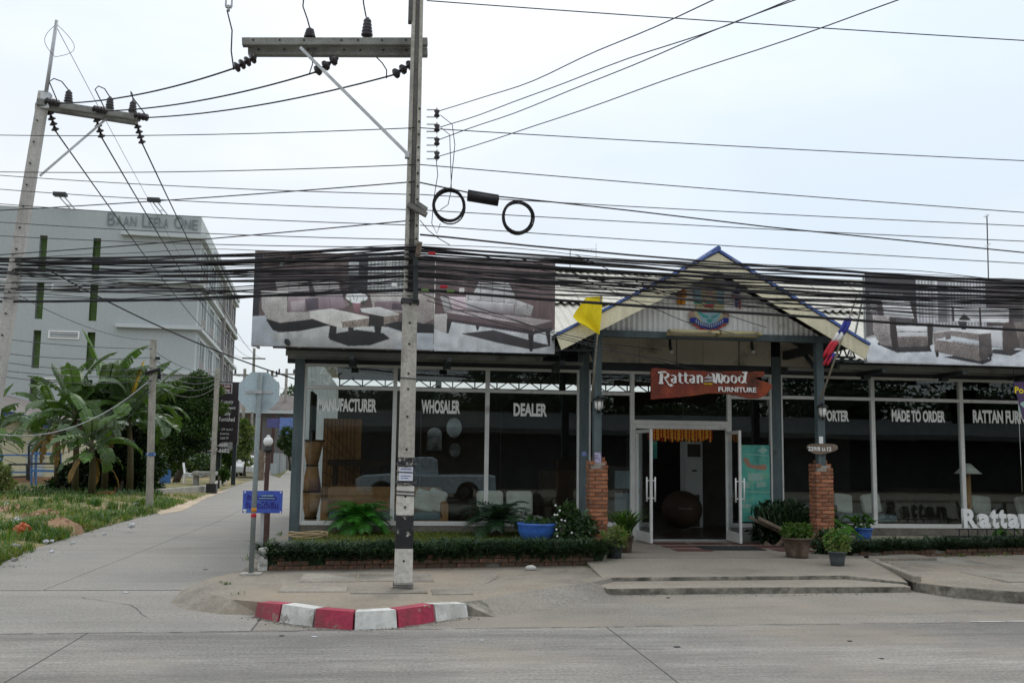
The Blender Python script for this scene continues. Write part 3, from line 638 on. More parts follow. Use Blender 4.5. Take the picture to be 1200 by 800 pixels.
# pavement
pv = thing('pavement', 'worn concrete pavement at the road corner', 'pavement'); pv['kind'] = 'structure'; del pv['category']
top = [(3.3, 14.55), (-1.6, 14.1), (-1.86, 13.6), (-2.1, 12.9), (-2.0, 11.9), (-1.84, 11.45), (-1.55, 11.05)] + [((kp[i] + inn(i) * .13).x, (kp[i] + inn(i) * .13).y) for i in range(0, 7)] + [(1.08, 10.98), (1.4, 11.4), (1.95, 11.95), (2.55, 12.45), (2.9, 12.87)]
off = [0, 0, .2, .35, .4, .35, .2] + [0] * 7 + [.35, .5, .5, .4, .1]
cx_, cy_ = .4, 12.8; mb = MB(); T_ = []; B_ = []
for (x, y), o_ in zip(top, off):
    d = Vector((x - cx_, y - cy_, 0)).normalized(); T_.append(Vector((x, y, .13))); B_.append(Vector((x, y, -.02)) + d * o_)
mb.v += T_ + B_; n = len(T_); mb.f.append(tuple(range(n))); mb.mi.append(0); mb.sm.append(False)
for i in range(n):
    j = (i + 1) % n; mb.f.append((i, n + i, n + j, j)); mb.mi.append(0 if i < 7 else 1 if off[i] < .3 else 2); mb.sm.append(False)
mb.build('corner_paving', [M['pave'], M['riser'], M['shoulder']], pv)
for (x0, y0, x1, y1) in ((-1.0, 12.5, -.32, 13.35), (-.30, 12.55, .32, 13.3), (.34, 12.5, .62, 13.3), (-1.15, 11.6, -.4, 12.1), (-.35, 11.45, .5, 11.62), (.55, 11.35, 1.0, 11.75)):
    MB().box2((x0, y0, .10), (x1, y1, .138 + random.uniform(0, .006))).build('paving_slab', M['slab'], pv, bevel=.006)
# entrance apron: two low steps and a pebble washed floor
ap = thing('entrance_apron', 'stepped concrete apron in front of the shop entrance', 'pavement'); ap['kind'] = 'structure'; del ap['category']
def slabz(mb, pts, zb=-.05, mi=(0, 1)):
    n = len(pts); b = len(mb.v); mb.v += [Vector(p) for p in pts] + [Vector((p[0], p[1], zb)) for p in pts]
    mb.f.append(tuple(range(b, b + n))); mb.mi.append(mi[0]); mb.sm.append(False)
    for i in range(n):
        j = (i + 1) % n; mb.f.append((b + i, b + n + i, b + n + j, b + j)); mb.mi.append(mi[1]); mb.sm.append(False)
    return mb
slabz(MB(), [(2.72, 12.28, .075), (4.4, 12.36, .078), (6.72, 12.44, .07), (6.8, 13.4, .09), (2.6, 13.3, .09)]).build('lower_step', [M['apron'], M['riser']], ap, bevel=.012)
slabz(MB(), [(2.78, 12.9, .135), (4.5, 12.98, .14), (6.15, 13.08, .138), (6.78, 12.62, .10), (7.45, 14.75, .196), (2.9, 14.75, .196)]).build('upper_step', [M['apron'], M['riser']], ap, bevel=.012)
MB().box2((3.0, 14.75, -.05), (8.4, 17.84, .2)).build('pebble_floor', M['pebble_floor'], ap)
for i, (x, y) in enumerate(((4.62, 16.95), (5.28, 16.95), (5.94, 16.95), (4.62, 16.35), (6.22, 16.35), (4.62, 15.75), (6.3, 15.75))):
    MB().box2((x, y, .19), (x + .6, y + .42, .206)).build('floor_tile', M['tile'], ap, bevel=.003)
dm = MB().box2((5.17, 15.95, .2), (6.16, 16.65, .214)).build('door_mat', M['rubber'], bevel=.004); tag(dm, 'black rubber welcome mat lying on the entrance floor before the open doors', 'door mat')
text('WELCOME', (5.67, 16.3, .216), .2, M['potg'], dm, width=.66, th=.003, up=(0, 1, 0))
# right-hand pavement with a broken kerb edge
rp = thing('pavement', 'raised concrete pavement at the right of the entrance', 'pavement'); rp['kind'] = 'structure'; del rp['category']
slabz(MB(), [(6.82, 12.5, .12), (7.0, 12.0, .13), (7.5, 11.45, .14), (8.3, 11.34, .145), (16, 11.5, .15), (16, 16.2, .15), (7.7, 15.68, .15), (7.35, 14.7, .16)]).build('paving', [M['pave'], M['riser']], rp, bevel=.02)
kpts = [(7.85, 15.2), (7.42, 15.1), (7.28, 14.75), (7.2, 14.1), (7.0, 13.2), (6.84, 12.5)]
for (a, b) in zip(kpts, kpts[1:]):
    MB().bar((a[0], a[1], .15), (b[0], b[1], .15), .11, .1, upv=(0, 0, 1)).build('kerb_stone', M['slab'], rp, bevel=.02)
for (x0, y0, x1, y1) in ((7.9, 12.2, 9.3, 13.3), (9.35, 12.2, 10.6, 13.3), (7.6, 14.2, 9.0, 15.2)):
    MB().box2((x0, y0, .1), (x1, y1, .157 + random.uniform(0, .008))).build('paving_slab', M['slab'], rp, bevel=.008)
def crack(pts, w, par, m='tar', z=.003, seed=1):
    g = random.Random(seed); P = []
    for (x0, y0), (x1, y1) in zip(pts, pts[1:]):
        k = max(3, int(math.hypot(x1 - x0, y1 - y0) / .12))
        P += [(x0 + (x1 - x0) * i / k + g.gauss(0, .012), y0 + (y1 - y0) * i / k + g.gauss(0, .012)) for i in range(k)]
    mb = MB()
    for i in range(len(P) - 1):
        if g.random() < .12: continue
        a, b = Vector((*P[i], z)), Vector((*P[i + 1], z)); n_ = (b - a).cross(Vector((0, 0, 1))).normalized() * w * g.uniform(.3, 1); mb.quad(a - n_, b - n_, b + n_, a + n_)
    mb.build('crack', M[m], par)
for i in range(7): crack([(-60 + 1 + 0, 0)] if 0 else [(-6.5 + i * 2.4, JY(-6.5 + i * 2.4) + .012), (-4.1 + i * 2.4, JY(-4.1 + i * 2.4) + .012)], .014, mr, seed=i)
for i, (a, w) in enumerate((([(1.0, 10.9), (2.2, 11.2), (3.1, 11.05), (4.6, 11.3)], .006), ([(-3.4, 12.2), (-2.7, 11.6), (-2.3, 10.6)], .006), ([(5.2, 10.6), (6.8, 10.9), (8.6, 10.7)], .005), ([(.4, 8.6), (1.2, 8.9), (2.6, 8.8)], .005))): crack(a, w, mr, seed=20 + i)
for i, (a, w) in enumerate((([(-1.9, 12.4), (-1.0, 12.1), (.0, 11.4)], .006), ([(1.2, 12.2), (1.5, 13.1), (2.3, 13.4), (2.75, 14.3)], .007), ([(-.9, 13.7), (.5, 13.75), (1.9, 13.9)], .006))): crack(a, w, pv, z=.134, seed=30 + i)
for i, (x, y, r) in enumerate(((.9, 9.3, .018), (2.6, 8.9, .025), (4.3, 9.1, .02), (-.6, 9.55, .025), (-.9, 9.62, .02), (4.2, 8.3, .018), (-3.0, 12.6, .03), (3.4, 12.0, .02), (-2.5, 15.0, .03))):
    tag(MB().ball((x, y, .004), r, 7, 4, (1.4, 1, .25)).build('road_litter', M['potk' if i % 3 else 'bag']), ('pale scrap of litter' if i % 3 == 0 else 'dark scrap of litter') + ' lying on the road surface', 'litter', 'scraps on the road')
# strip of broken concrete between side road and shop wall
o = slabz(MB(), [(-1.9, 14.1, .06), (-1.5, 14.1, .08), (-1.45, 34, .08), (-2.1, 34, .02), (-2.0, 20, .03)]).build('path', [M['pave'], M['riser']]); kind(o, 'structure')

# grit swept against the kerb, steps and road edges; weeds in the joints
g = random.Random(12); gt = MB()
def grit(a, b, n, w, z):
    a, b = Vector(a), Vector(b); t = (b - a).normalized(); nv = Vector((t.y, -t.x, 0))
    for _ in range(n):
        p = a.lerp(b, g.random()) + nv * abs(g.gauss(0, w)); r_ = g.uniform(.003, .009); gt.ball((p.x, p.y, z + r_ * .3), r_, 5, 3, (1.3, 1, .6))
for a, b in zip(kp, kp[1:]): grit(a, b, 45, .07, .0)
grit((2.75, 12.25, 0), (6.7, 12.42, 0), 160, .12, .0); grit((7.0, 11.95, 0), (8.4, 11.3, 0), 60, .1, .0); grit((8.3, 11.3, 0), (12, 11.4, 0), 120, .1, .0); grit((-5.4, 14, 0), (-6.0, 26, 0), 170, -.25, .006); grit((-1.7, 14.0, .13), (3.1, 14.4, .13), 120, .15, .13)
kind(gt.build('gravel', M['slab']), 'stuff')
wd = []
def weedrow(a, b, n):
    a, b = Vector(a), Vector(b)
    for _ in range(n):
        c = a.lerp(b, g.random())
        for _ in range(g.randint(6, 16)): wd.append((c.x + g.gauss(0, .03), c.y + g.gauss(0, .03), c.z))
weedrow((-1.6, 13.98, .125), (3.1, 14.38, .13), 16); weedrow((7.3, 15.2, .14), (12, 15.9, .15), 16); weedrow((-2.05, 14.2, .03), (-2.1, 26, .02), 18); weedrow((2.75, 13.2, .08), (2.95, 14.6, .13), 4); weedrow((6.9, 12.6, .09), (7.4, 14.6, .17), 5); weedrow((-1.5, 11.2, .12), (-1.9, 12.6, .1), 4)
kind(blades('weeds', wd, .07, .9, .01, [M['verge2'], M['verge1']], seed=66, seg=2), 'stuff')
# ================================================================== THE FURNITURE SHOP
F = 17.86
shop = thing('furniture_shop', 'single storey furniture showroom with a glass front and cream gabled porch', 'shop', (5.3, F, 0))
def sp_(name, mb, m, parent=None, bevel=0.): return mb.build(name, m, parent or shop, bevel)
# columns and beams
for x in (-1.53, 3.51, 7.11, 12.62):
    sp_('column', MB().box2((x - .085, F - .06, .05), (x + .085, F + .12, 3.55)), M['steel'])
for i, (x0, x1) in enumerate(((-1.445, 3.425), (3.595, 4.42), (6.2, 7.025), (7.195, 12.535))):
    sp_('plinth', MB().box2((x0, F - .03, .0), (x1, F + .1, .44)), M['mortard'] if i in (0, 3) else M['aptgrey'])
sp_('header_beam', MB().box2((-1.75, F - .02, 3.23), (12.8, F + .14, 3.37)), M['darksteel'])
[sp_('gutter', MB().box2((a, 16.97, 3.275), (b, 17.06, 3.36)), M['fasciag']) for a, b in ((-1.7, 2.62), (7.95, 13.2))]
[sp_('purlin', MB().box2((a, 17.44, 3.27), (b, 17.5, 3.33)), M['fasciag']) for a, b in ((-1.7, 3.42), (7.2, 13.2))]
[sp_('soffit', MB().box2((a, 16.7, 3.372), (b, F, 3.40)), M['darksteel']) for a, b in ((-1.7, 2.7), (7.9, 13.2))]
[sp_('eave_beam', MB().bar(a, b, .06), M['darksteel']) for a, b in (((-1.9, 16.9, 3.41), (2.9, 16.9, 3.41)), ((7.7, 16.9, 3.41), (13, 16.9, 3.41)), ((-1.62, 16.2, 3.43), (-1.62, 18, 3.43)))]
for x in (-.6, 1.0, 2.9, 8.6, 10.1, 11.6):
    sp_('eave_bracket', MB().box2((x - .04, 16.6, 3.20), (x + .04, 17.6, 3.27)).box((x, 17.3, 3.17), (.13, .13, .07)), M['darksteel'])
# windows
def window(x0, x1, z0=.44, z1=3.225, ztr=2.81, words=None, w=.036, lab=None):
    mb = MB(); y0, y1 = F - .045, F + .045
    mb.box2((x0, y0, z0), (x0 + w, y1, z1)).box2((x1 - w, y0, z0), (x1, y1, z1))
    mb.box2((x0 + w, y0 + .002, z1 - .05), (x1 - w, y1, z1)).box2((x0 + w, y0 + .002, z0), (x1 - w, y1, z0 + .075))
    if ztr: mb.box2((x0 + w, y0 + .002, ztr - .03), (x1 - w, y1, ztr + .03))
    fr = sp_('window_frame', mb, M['alu'], bevel=.004)
    for a, b in (((z0 + .075, ztr - .03), (ztr + .03, z1 - .05)) if ztr else ((z0 + .075, z1 - .05),)):
        sp_('pane', MB().box2((x0 + w + .001, F + .002, a + .001), (x1 - w - .001, F + .010, b - .001)), M['pane'], fr)
    if words:
        s_, pa, pb = words; a, b = ony(*pa, F - .008), ony(*pb, F - .008)
        text(s_, ((a.x + b.x) / 2, F - .002, (a.z + b.z) / 2), abs(a.z - b.z), M['vinyl'], fr, width=b.x - a.x, th=.002, bold=.042)
    return fr
window(-1.445, .13, words=('MANUFACTURER', (373, 466), (441, 483)))
window(.13, 1.765, words=('WHOSALER', (494, 468), (539, 485)))
window(1.765, 3.425, words=('DEALER', (602, 472), (641, 488)))
window(3.595, 4.40)
window(4.40, 6.215, z0=2.27, ztr=None)
window(6.215, 7.025, ztr=2.79)
window(7.195, 8.985, words=('EXPORTER', (955, 480), (995, 494)))
window(8.985, 10.745, words=('MADE TO ORDER', (1045, 480), (1108, 495)))
window(10.745, 12.535, words=('RATTAN FURNITURE', (1140, 480), (1226, 497)))
sp_('door_frame', MB().box2((4.40, F - .05, .2), (4.46, F + .05, 2.268)).box2((6.155, F - .05, .2), (6.213, F + .05, 2.268)).box2((4.46, F - .06, 2.19), (6.155, F + .05, 2.268)), M['alu'], bevel=.004)
sp_('threshold', MB().box2((4.46, F - .1, .195), (6.155, F + .1, .222)), M['galv'])
def leaf(hx, sgn, ang):
    lf = MB(); w, h, t = .80, 1.94, .045; a = math.radians(ang); d = Vector((sgn * math.cos(a), -math.sin(a), 0)); n_ = Vector((d.y, -d.x, 0))
    o = Vector((hx, F - .06, .22))
    def bx(u0, u1, z0, z1, m_=lf, tt=t): m_.box(o + d * (u0 + u1) / 2 + Vector((0, 0, (z0 + z1) / 2)), (u1 - u0, tt, z1 - z0), m=Matrix((d, n_, (0, 0, 1))).transposed())
    bx(0, .05, 0, h); bx(w - .05, w, 0, h); bx(.05, w - .05, h - .06, h); bx(.05, w - .05, 0, .17); 
    q = sp_('door_leaf', lf, M['alu'], bevel=.004)
    pn = MB(); bx(.051, w - .051, .171, h - .061, pn, .008); sp_('pane', pn, M['pane2'], q)
    hd = MB()
    for side in (-1, 1):
        b = o + d * (w - .03) + n_ * side * .075; hd.tube([b + Vector((0, 0, .70)), b + Vector((0, 0, 1.12))], .014, 8)
        for z in (.76, 1.06): hd.bar(o + d * (w - .03) + Vector((0, 0, z)), b + Vector((0, 0, z)), .018)
    sp_('handle', hd, M['white'], q)
leaf(4.475, 1, 86); leaf(6.14, -1, 88)
# shell of the showroom
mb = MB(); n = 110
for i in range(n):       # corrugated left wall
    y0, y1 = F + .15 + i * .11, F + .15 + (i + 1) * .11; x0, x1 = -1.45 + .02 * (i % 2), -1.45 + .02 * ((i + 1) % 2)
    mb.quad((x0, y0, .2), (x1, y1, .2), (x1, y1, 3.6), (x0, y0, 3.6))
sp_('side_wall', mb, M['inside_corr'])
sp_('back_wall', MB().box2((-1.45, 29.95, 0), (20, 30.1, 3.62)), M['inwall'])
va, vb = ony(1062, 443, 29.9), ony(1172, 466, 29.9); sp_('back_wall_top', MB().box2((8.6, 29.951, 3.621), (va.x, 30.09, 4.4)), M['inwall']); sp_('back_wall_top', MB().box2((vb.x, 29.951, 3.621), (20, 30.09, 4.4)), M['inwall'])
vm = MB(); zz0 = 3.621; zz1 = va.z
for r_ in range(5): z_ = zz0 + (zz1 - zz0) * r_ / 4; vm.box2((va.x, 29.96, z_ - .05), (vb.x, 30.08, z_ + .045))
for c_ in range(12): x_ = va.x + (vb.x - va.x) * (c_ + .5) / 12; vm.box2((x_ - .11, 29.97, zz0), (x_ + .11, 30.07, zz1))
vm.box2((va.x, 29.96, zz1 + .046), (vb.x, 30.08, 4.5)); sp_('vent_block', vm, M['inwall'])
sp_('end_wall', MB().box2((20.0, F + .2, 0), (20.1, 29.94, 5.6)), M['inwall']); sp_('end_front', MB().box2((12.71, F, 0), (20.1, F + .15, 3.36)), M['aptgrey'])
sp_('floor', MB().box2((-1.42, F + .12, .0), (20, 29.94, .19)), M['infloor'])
[sp_('dimming_partition', MB().box2(a, b), M['inwall']) for a, b in (((2.6, 23.0, .19), (4.3, 23.1, 3.0)), ((6.6, 22, .19), (10.5, 22.1, 3.3)))]  # two walls added to keep the showroom dark
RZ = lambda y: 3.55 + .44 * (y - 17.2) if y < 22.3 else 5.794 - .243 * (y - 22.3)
sp_('dimming_ceiling', MB().quad((-1.45, 17.95, RZ(17.95) - .08), (20, 17.95, RZ(17.95) - .08), (20, 22.3, 5.7), (-1.45, 22.3, 5.7)).quad((-1.45, 22.3, 5.7), (20, 22.3, 5.7), (20, 30.1, RZ(30.1) - .05), (-1.45, 30.1, RZ(30.1) - .05)), M['ceil'])  # dark sheet added beneath the cream roof so the interior stays dim
for y in (29.75,):
    tr = MB(); z0, z1 = 3.63, 3.86
    tr.bar((-1.4, y, z0), (13, y, z0), .05); tr.bar((-1.4, y, z1), (13, y, z1), .04)
    x = -1.4
    while x < 13: tr.bar((x, y, z0), (x + .33, y, z1), .03); tr.bar((x + .66, y, z0), (x + .33, y, z1), .03); tr.bar((x, y, z0), (x, y, z1), .035); x += .66
    sp_('roof_truss', tr, M['darksteel'])
for x in (1.2, 4.2, 9.0):
    sp_('inner_column', MB().box2((x - .07, 24, .2), (x + .07, 24.14, 4.6)), M['darksteel'])
# corrugated main roof: two tiers of sheets and a far slope
def sheet(y0, y1, lift):
    mb = MB(); k = 36; w = .98
    for i in range(k):
        a, b = i / k * w, (i + 1) / k * w; ha, hb = .018 * math.sin(a / w * 12 * math.pi), .018 * math.sin(b / w * 12 * math.pi)
        mb.quad((a, y0, RZ(y0) + lift + ha), (b, y0, RZ(y0) + lift + hb), (b, y1, RZ(y1 - 1e-6) + lift + hb), (a, y1, RZ(y1 - 1e-6) + lift + ha), sm=True)
    return mb
protos = [sheet(19.75, 22.3, .07), sheet(17.0, 19.95, .0), sheet(17.98, 19.95, .0)]
for k, pm in enumerate(protos):
    first = None
    for i in range(24):
        mid = 2.4 < -1.9 + i * .955 < 7.6
        if (k == 1 and mid) or (k == 2 and not mid): continue
        if first is None:
            first = pm.build('roof_sheet', M['roof'], shop, loc=(0, 0, 0)); first.location = (-1.9 - 5.3 + i * .955, -F, 0); 
            for v in first.data.vertices: v.co = v.co + Vector((5.3, F, 0))
        else:
            c = first.copy(); C.objects.link(c); c.location = (-1.9 - 5.3 + i * .955, -F, .003 * (i % 2))
sp_('rear_roof', MB().quad((-1.9, 22.3, 5.85), (20.2, 22.3, 5.85), (20.2, 30.12, RZ(30.12)), (-1.9, 30.12, RZ(30.12))), M['roof'])
sp_('ridge_cap', MB().bar((-1.9, 22.3, 5.87), (20.2, 22.3, 5.87), .3, .04, upv=(0, 0, 1)), M['roof'])
# porch gable
GY0, AX, AZ, HW, DR = 15.75, 5.32, 5.02, 2.62, 1.43
for s_ in (-1, 1):
    hw_ = HW - (.09 if s_ > 0 else 0); e = Vector((AX + s_ * hw_, GY0, AZ - DR - (.02 if s_ > 0 else 0))); a = Vector((AX, GY0, AZ)); bk = Vector((0, 4.9, 0)); up_ = Vector((0, 0, .045))
    mb = MB(); P = [e, a, a + bk, e + bk]; mb.quad(*(P if s_ > 0 else P[::-1])); Q = [p + up_ for p in P]; mb.quad(*Q); mb.quad(P[0], P[1], Q[1], Q[0]); mb.quad(P[0], P[3], Q[3], Q[0])
    sp_('porch_roof', mb, [M['darksteel']])
    d = (a - e); mb = MB()
    for i in range(24):
        y0, y1 = GY0 + i * .204, GY0 + (i + 1) * .204; h0, h1 = .06 + .02 * (i % 2), .06 + .02 * ((i + 1) % 2)
        mb.quad(e + Vector((0, y0 - GY0, h0)), a + Vector((0, y0 - GY0, h0)), a + Vector((0, y1 - GY0, h1)), e + Vector((0, y1 - GY0, h1)))
    sp_('porch_roof_sheet', mb, M['roof'])
    dv = Vector((0, 0, .30)); f_ = Vector((0, -.03, 0)); o_ = Vector((0, -.004, 0)); e2 = e - d * .02; ins = d.normalized() * .09
    mb = MB(); B0, B1, B2, B3 = e2 - dv * .85 + ins, a - dv + o_ * 0, a + o_ * 0, e2
    for p in ([B0, B1, B2, B3],): 
        q = [x + f_ for x in p]; mb.quad(*q); mb.quad(*p[::-1]); mb.quad(p[0], q[0], q[1], p[1]); mb.quad(p[3], p[0], q[0], q[3])
    sp_('bargeboard', mb, M['barge'])
    sp_('blue_flashing', MB().bar(e2 + Vector((0, -.035, .035)), a + Vector((0, -.035, .045)), .05, .04, upv=(0, 0, 1)), M['bluetrim'])
sp_('ridge_cap', MB().tube([(AX, GY0 - .05, AZ + .07), (AX, GY0 + 4.8, AZ + .07)], .045, 8), M['bluetrim'])
GW = 16.36; GC = 16.40; mb = MB(); x = 3.2
roofz = lambda x: AZ - .14 - DR * abs(x - AX) / HW
while x < 7.5:
    w = .045; 
    for k in range(2):
        x0, x1 = x + k * w, x + (k + 1) * w; y0, y1 = GC - .02 * (k % 2), GC - .02 * ((k + 1) % 2)
        z0, z1 = max(3.72, roofz(x0)), max(3.72, roofz(x1))
        mb.quad((x0, y0, 3.70), (x1, y1, 3.70), (x1, y1, z1), (x0, y0, z0)); mb.quad((x1, y1 + .03, 3.70), (x0, y0 + .03, 3.70), (x0, y0 + .03, z0), (x1, y1 + .03, z1))
    x += 2 * w
sp_('gable_cladding', mb, M['gable'])
sp_('porch_beam', MB().box2((3.28, GW - .07, 3.655), (7.45, GW + .06, 3.765)), M['steel'])
for x in (3.44, 7.29):
    sp_('porch_post', MB().box2((x - .065, GW - .065, .2), (x + .065, GW + .065, 3.654)), M['steel'], bevel=.006)
    sp_('porch_side_beam', MB().box2((x - .05, GW + .062, 3.5), (x + .05, F - .03, 3.65)).bar((x, GW + .1, 3.2), (x, GW + .55, 3.5), .05), M['darksteel'])
for s_ in (-1, 1):
    x0, x1 = (2.75, 3.36) if s_ < 0 else (7.37, 7.95); tr = MB().bar((x0, GW, 3.42), (x1, GW, 3.42), .04).bar((x0, GW, 3.62), (x1, GW, 3.66), .04)
    for i in range(4): u = x0 + (x1 - x0) * i / 4; v_ = x0 + (x1 - x0) * (i + 1) / 4; tr.bar((u, GW, 3.42), ((u + v_) / 2, GW, 3.62), .02).bar(((u + v_) / 2, GW, 3.62), (v_, GW, 3.42), .02)
    sp_('eave_truss', tr, M['darksteel'])
xs_ = [3.60, 4.53, 5.72, 6.42, 7.02]
for a, b in zip(xs_, xs_[1:]): sp_('fascia_panel', MB().box2((a + .003, F - .05, 3.375), (b - .003, F - .025, 3.88)), M['soffit'])
sp_('fascia_panel', MB().box2((7.205, F - .05, 3.375), (8.2, F - .025, 3.88)), M['soffit'])
sp_('porch_ceiling', MB().box2((3.5, GC + .04, 3.885), (7.25, F - .06, 3.9)), M['soffit'])

# billboards with printed sofas
def billboard(name, label, x0, x1, z0, z1, y, cv, panel_x=()):
    b = thing(name, label, 'billboard', ((x0 + x1) / 2, y, z0), 'furniture billboards on the shop eaves')
    cv.mesh('print', (x0, y, z0), (x1, y, z0), (x0, y, z1), b)
    mb = MB().box2((x0 + .004, y + .003, z0 + .004), (x1 - .004, y + .03, z1 - .004)); mb.build('backing', M['galv'], b)
    fr = MB()
    for z in (z0 + .05, (z0 + z1) / 2, z1 - .05): fr.box2((x0 + .02, y + .03, z - .03), (x1 - .02, y + .08, z + .03))
    x = x0 + .03
    while x < x1: fr.box2((x - .02, y + .08, z0), (x + .02, y + .12, z1)); fr.bar((x, y + .1, z0 + .05), (x, y + .75, z0 + .05), .035); fr.bar((x, y + .1, z1 - .3), (x, y + .75, z0 + .08), .03); x += (x1 - x0 - .06) / 4
    fr.build('frame', M['galv'], b); return b
BY = 16.56
bl, br = ony(294, 411, BY), ony(508, 411, BY); zt = 4.94; zb = 3.37
sc = 6.316; cc = lambda pts: [(290 + x / sc, 290 + y / sc) for x, y in pts]
cv = Canvas(430, 220, 294, 296, 508.5, 411, (98, 80, 78)); Q = lambda p, *a, **k: cv.poly(cc(p), *a, **k)
Q([(20, 40), (730, 40), (730, 330), (20, 330)], (112, 88, 84), (78, 66, 68), stripe=(9, .12)); Q([(730, 40), (870, 40), (870, 400), (730, 400)], (62, 62, 66)); Q([(725, 100), (800, 100), (800, 200), (725, 200)], (165, 170, 170))
Q([(870, 40), (1180, 40), (1180, 330), (870, 330)], (172, 176, 174), (150, 154, 152), stripe=(2.1, .2)); Q([(1180, 40), (1390, 40), (1390, 500), (1180, 500)], (90, 76, 76))
Q([(1020, 40), (1050, 40), (1050, 320), (1020, 320)], (196, 198, 196)); Q([(30, 60), (80, 60), (70, 560), (20, 580)], (56, 58, 64))
Q([(20, 540), (130, 530), (220, 660), (1400, 560), (1400, 760), (20, 760)], (152, 160, 168), (140, 146, 152)); Q([(140, 675), (450, 600), (1000, 590), (1150, 640), (1090, 760), (290, 760)], (172, 174, 170), tex=.07)
Q([(125, 560), (460, 548), (600, 590), (380, 640), (230, 655), (180, 640)], (38, 38, 40)); Q([(600, 660), (800, 620), (1000, 640), (1050, 680), (900, 735), (740, 745), (600, 700)], (42, 40, 40)); Q([(1000, 580), (1100, 545), (1390, 560), (1390, 630), (1160, 630)], (44, 44, 46))
Q([(60, 250), (200, 205), (660, 215), (700, 330), (690, 450), (90, 420)], (78, 64, 70)); Q([(180, 255), (420, 250), (440, 340), (200, 345)], (178, 170, 168)); Q([(450, 262), (655, 250), (670, 330), (480, 345)], (172, 165, 164))
Q([(80, 345), (280, 345), (275, 500), (450, 490), (460, 550), (230, 585), (140, 560), (90, 480)], (170, 166, 160), (150, 144, 138), tex=.16); Q([(275, 380), (680, 370), (740, 430), (690, 460), (300, 500), (275, 480)], (150, 130, 136), (112, 92, 100)); Q([(410, 395), (500, 385), (510, 470), (420, 485)], (96, 82, 96)); Q([(300, 420), (405, 405), (405, 485), (310, 495)], (165, 150, 152)); Q([(280, 350), (445, 345), (440, 385), (280, 390)], (190, 172, 172)); Q([(490, 345), (685, 340), (690, 375), (480, 385)], (186, 170, 172))
Q([(890, 345), (1140, 335), (1150, 480), (920, 470)], (178, 172, 166), tex=.12); Q([(925, 400), (1130, 390), (1140, 465), (930, 450)], (132, 110, 116)); Q([(1060, 410), (1130, 405), (1135, 460), (1060, 455)], (92, 76, 86)); Q([(1130, 340), (1380, 320), (1380, 520), (1300, 560), (1150, 520)], (160, 150, 142), tex=.14)
Q([(760, 400), (825, 400), (815, 490), (780, 488)], (150, 96, 108)); [cv.ell(290 + x / sc, 290 + y / sc, r / sc, r * .8 / sc, (206, 212, 204)) for x, y, r in ((745, 370, 36), (790, 350, 40), (840, 372, 34), (800, 395, 30), (770, 392, 30))]; Q([(740, 395), (760, 420), (745, 440)], (70, 96, 66)); Q([(830, 395), (860, 420), (835, 430)], (64, 84, 60))
Q([(600, 590), (650, 590), (645, 695), (590, 685)], (44, 42, 42)); Q([(735, 600), (775, 600), (775, 740), (740, 740)], (46, 44, 44)); Q([(930, 590), (985, 560), (980, 655), (940, 655)], (40, 40, 40)); Q([(885, 500), (1000, 510), (1000, 590), (885, 590)], (56, 52, 50))
Q([(445, 490), (610, 465), (890, 520), (885, 590), (690, 610), (600, 590), (450, 540)], (192, 190, 184), (182, 176, 166), tex=.06); Q([(680, 560), (890, 525), (885, 590), (690, 608)], (142, 126, 112), tex=.4); Q([(820, 455), (960, 440), (1115, 490), (1000, 510), (830, 480)], (196, 196, 192)); Q([(1000, 510), (1115, 488), (1110, 545), (1000, 575)], (140, 124, 112), tex=.4)
for x, y in ((90, 90), (250, 75), (70, 180), (220, 120), (310, 66)): cv.poly(cc([(x, y), (x + 20, y + 8), (x + 4, y + 34), (x - 12, y + 24)]), (196, 140, 140) if x % 4 else (170, 190, 184))
D_ = lambda p, c=(70, 60, 62), w=.55: cv.line(cc(p), c, w)
for p in ([(275, 380), (280, 495), (450, 490)], [(80, 345), (90, 480), (140, 560), (230, 585), (460, 550)], [(280, 345), (278, 500)], [(410, 395), (420, 485)], [(500, 385), (512, 470)], [(585, 378), (600, 460)], [(690, 375), (720, 445)]): D_(p, (96, 84, 84))
for p in ([(610, 465), (890, 520)], [(445, 490), (610, 465)], [(690, 560), (890, 525)], [(960, 440), (1115, 490)], [(1000, 510), (1115, 490)], [(1000, 510), (830, 480)], [(690, 562), (688, 608)]): D_(p, (222, 218, 210), .5)
for k in range(8): D_([(880 + k * 38, 60), (880 + k * 38, 320)], (120, 124, 124), .5)
for k in range(9): D_([(60 + k * 75, 60), (60 + k * 75, 330)], (84, 66, 66), .4)
for p in ([(800, 360), (790, 400)], [(840, 372), (850, 420), (868, 400)], [(760, 350), (775, 395)], [(740, 372), (752, 402)]): D_(p, (60, 84, 58), .5)
billboard('billboard', 'billboard printed with a plump cream sofa and low woven tables, left of the pole', bl.x, br.x - .004, zb, zt, BY, cv)
sc2 = 6.4; cc2 = lambda pts: [(490 + x / sc2, 290 + y / sc2) for x, y in pts]
cv = Canvas(300, 220, 508.5, 296, 650, 411, (96, 72, 74)); Q = lambda p, *a, **k: cv.poly(cc2(p), *a, **k)
Q([(0, 40), (1030, 40), (1030, 520), (0, 520)], (112, 92, 92), (92, 70, 72), stripe=(14, .07)); Q([(110, 490), (220, 500), (1030, 590), (1030, 790), (110, 790)], (176, 180, 182), (160, 164, 168), tex=.05); Q([(320, 635), (560, 600), (900, 690), (1000, 710), (850, 745), (600, 700)], (64, 60, 62)); Q([(110, 490), (215, 480), (215, 640), (110, 600)], (182, 176, 172))
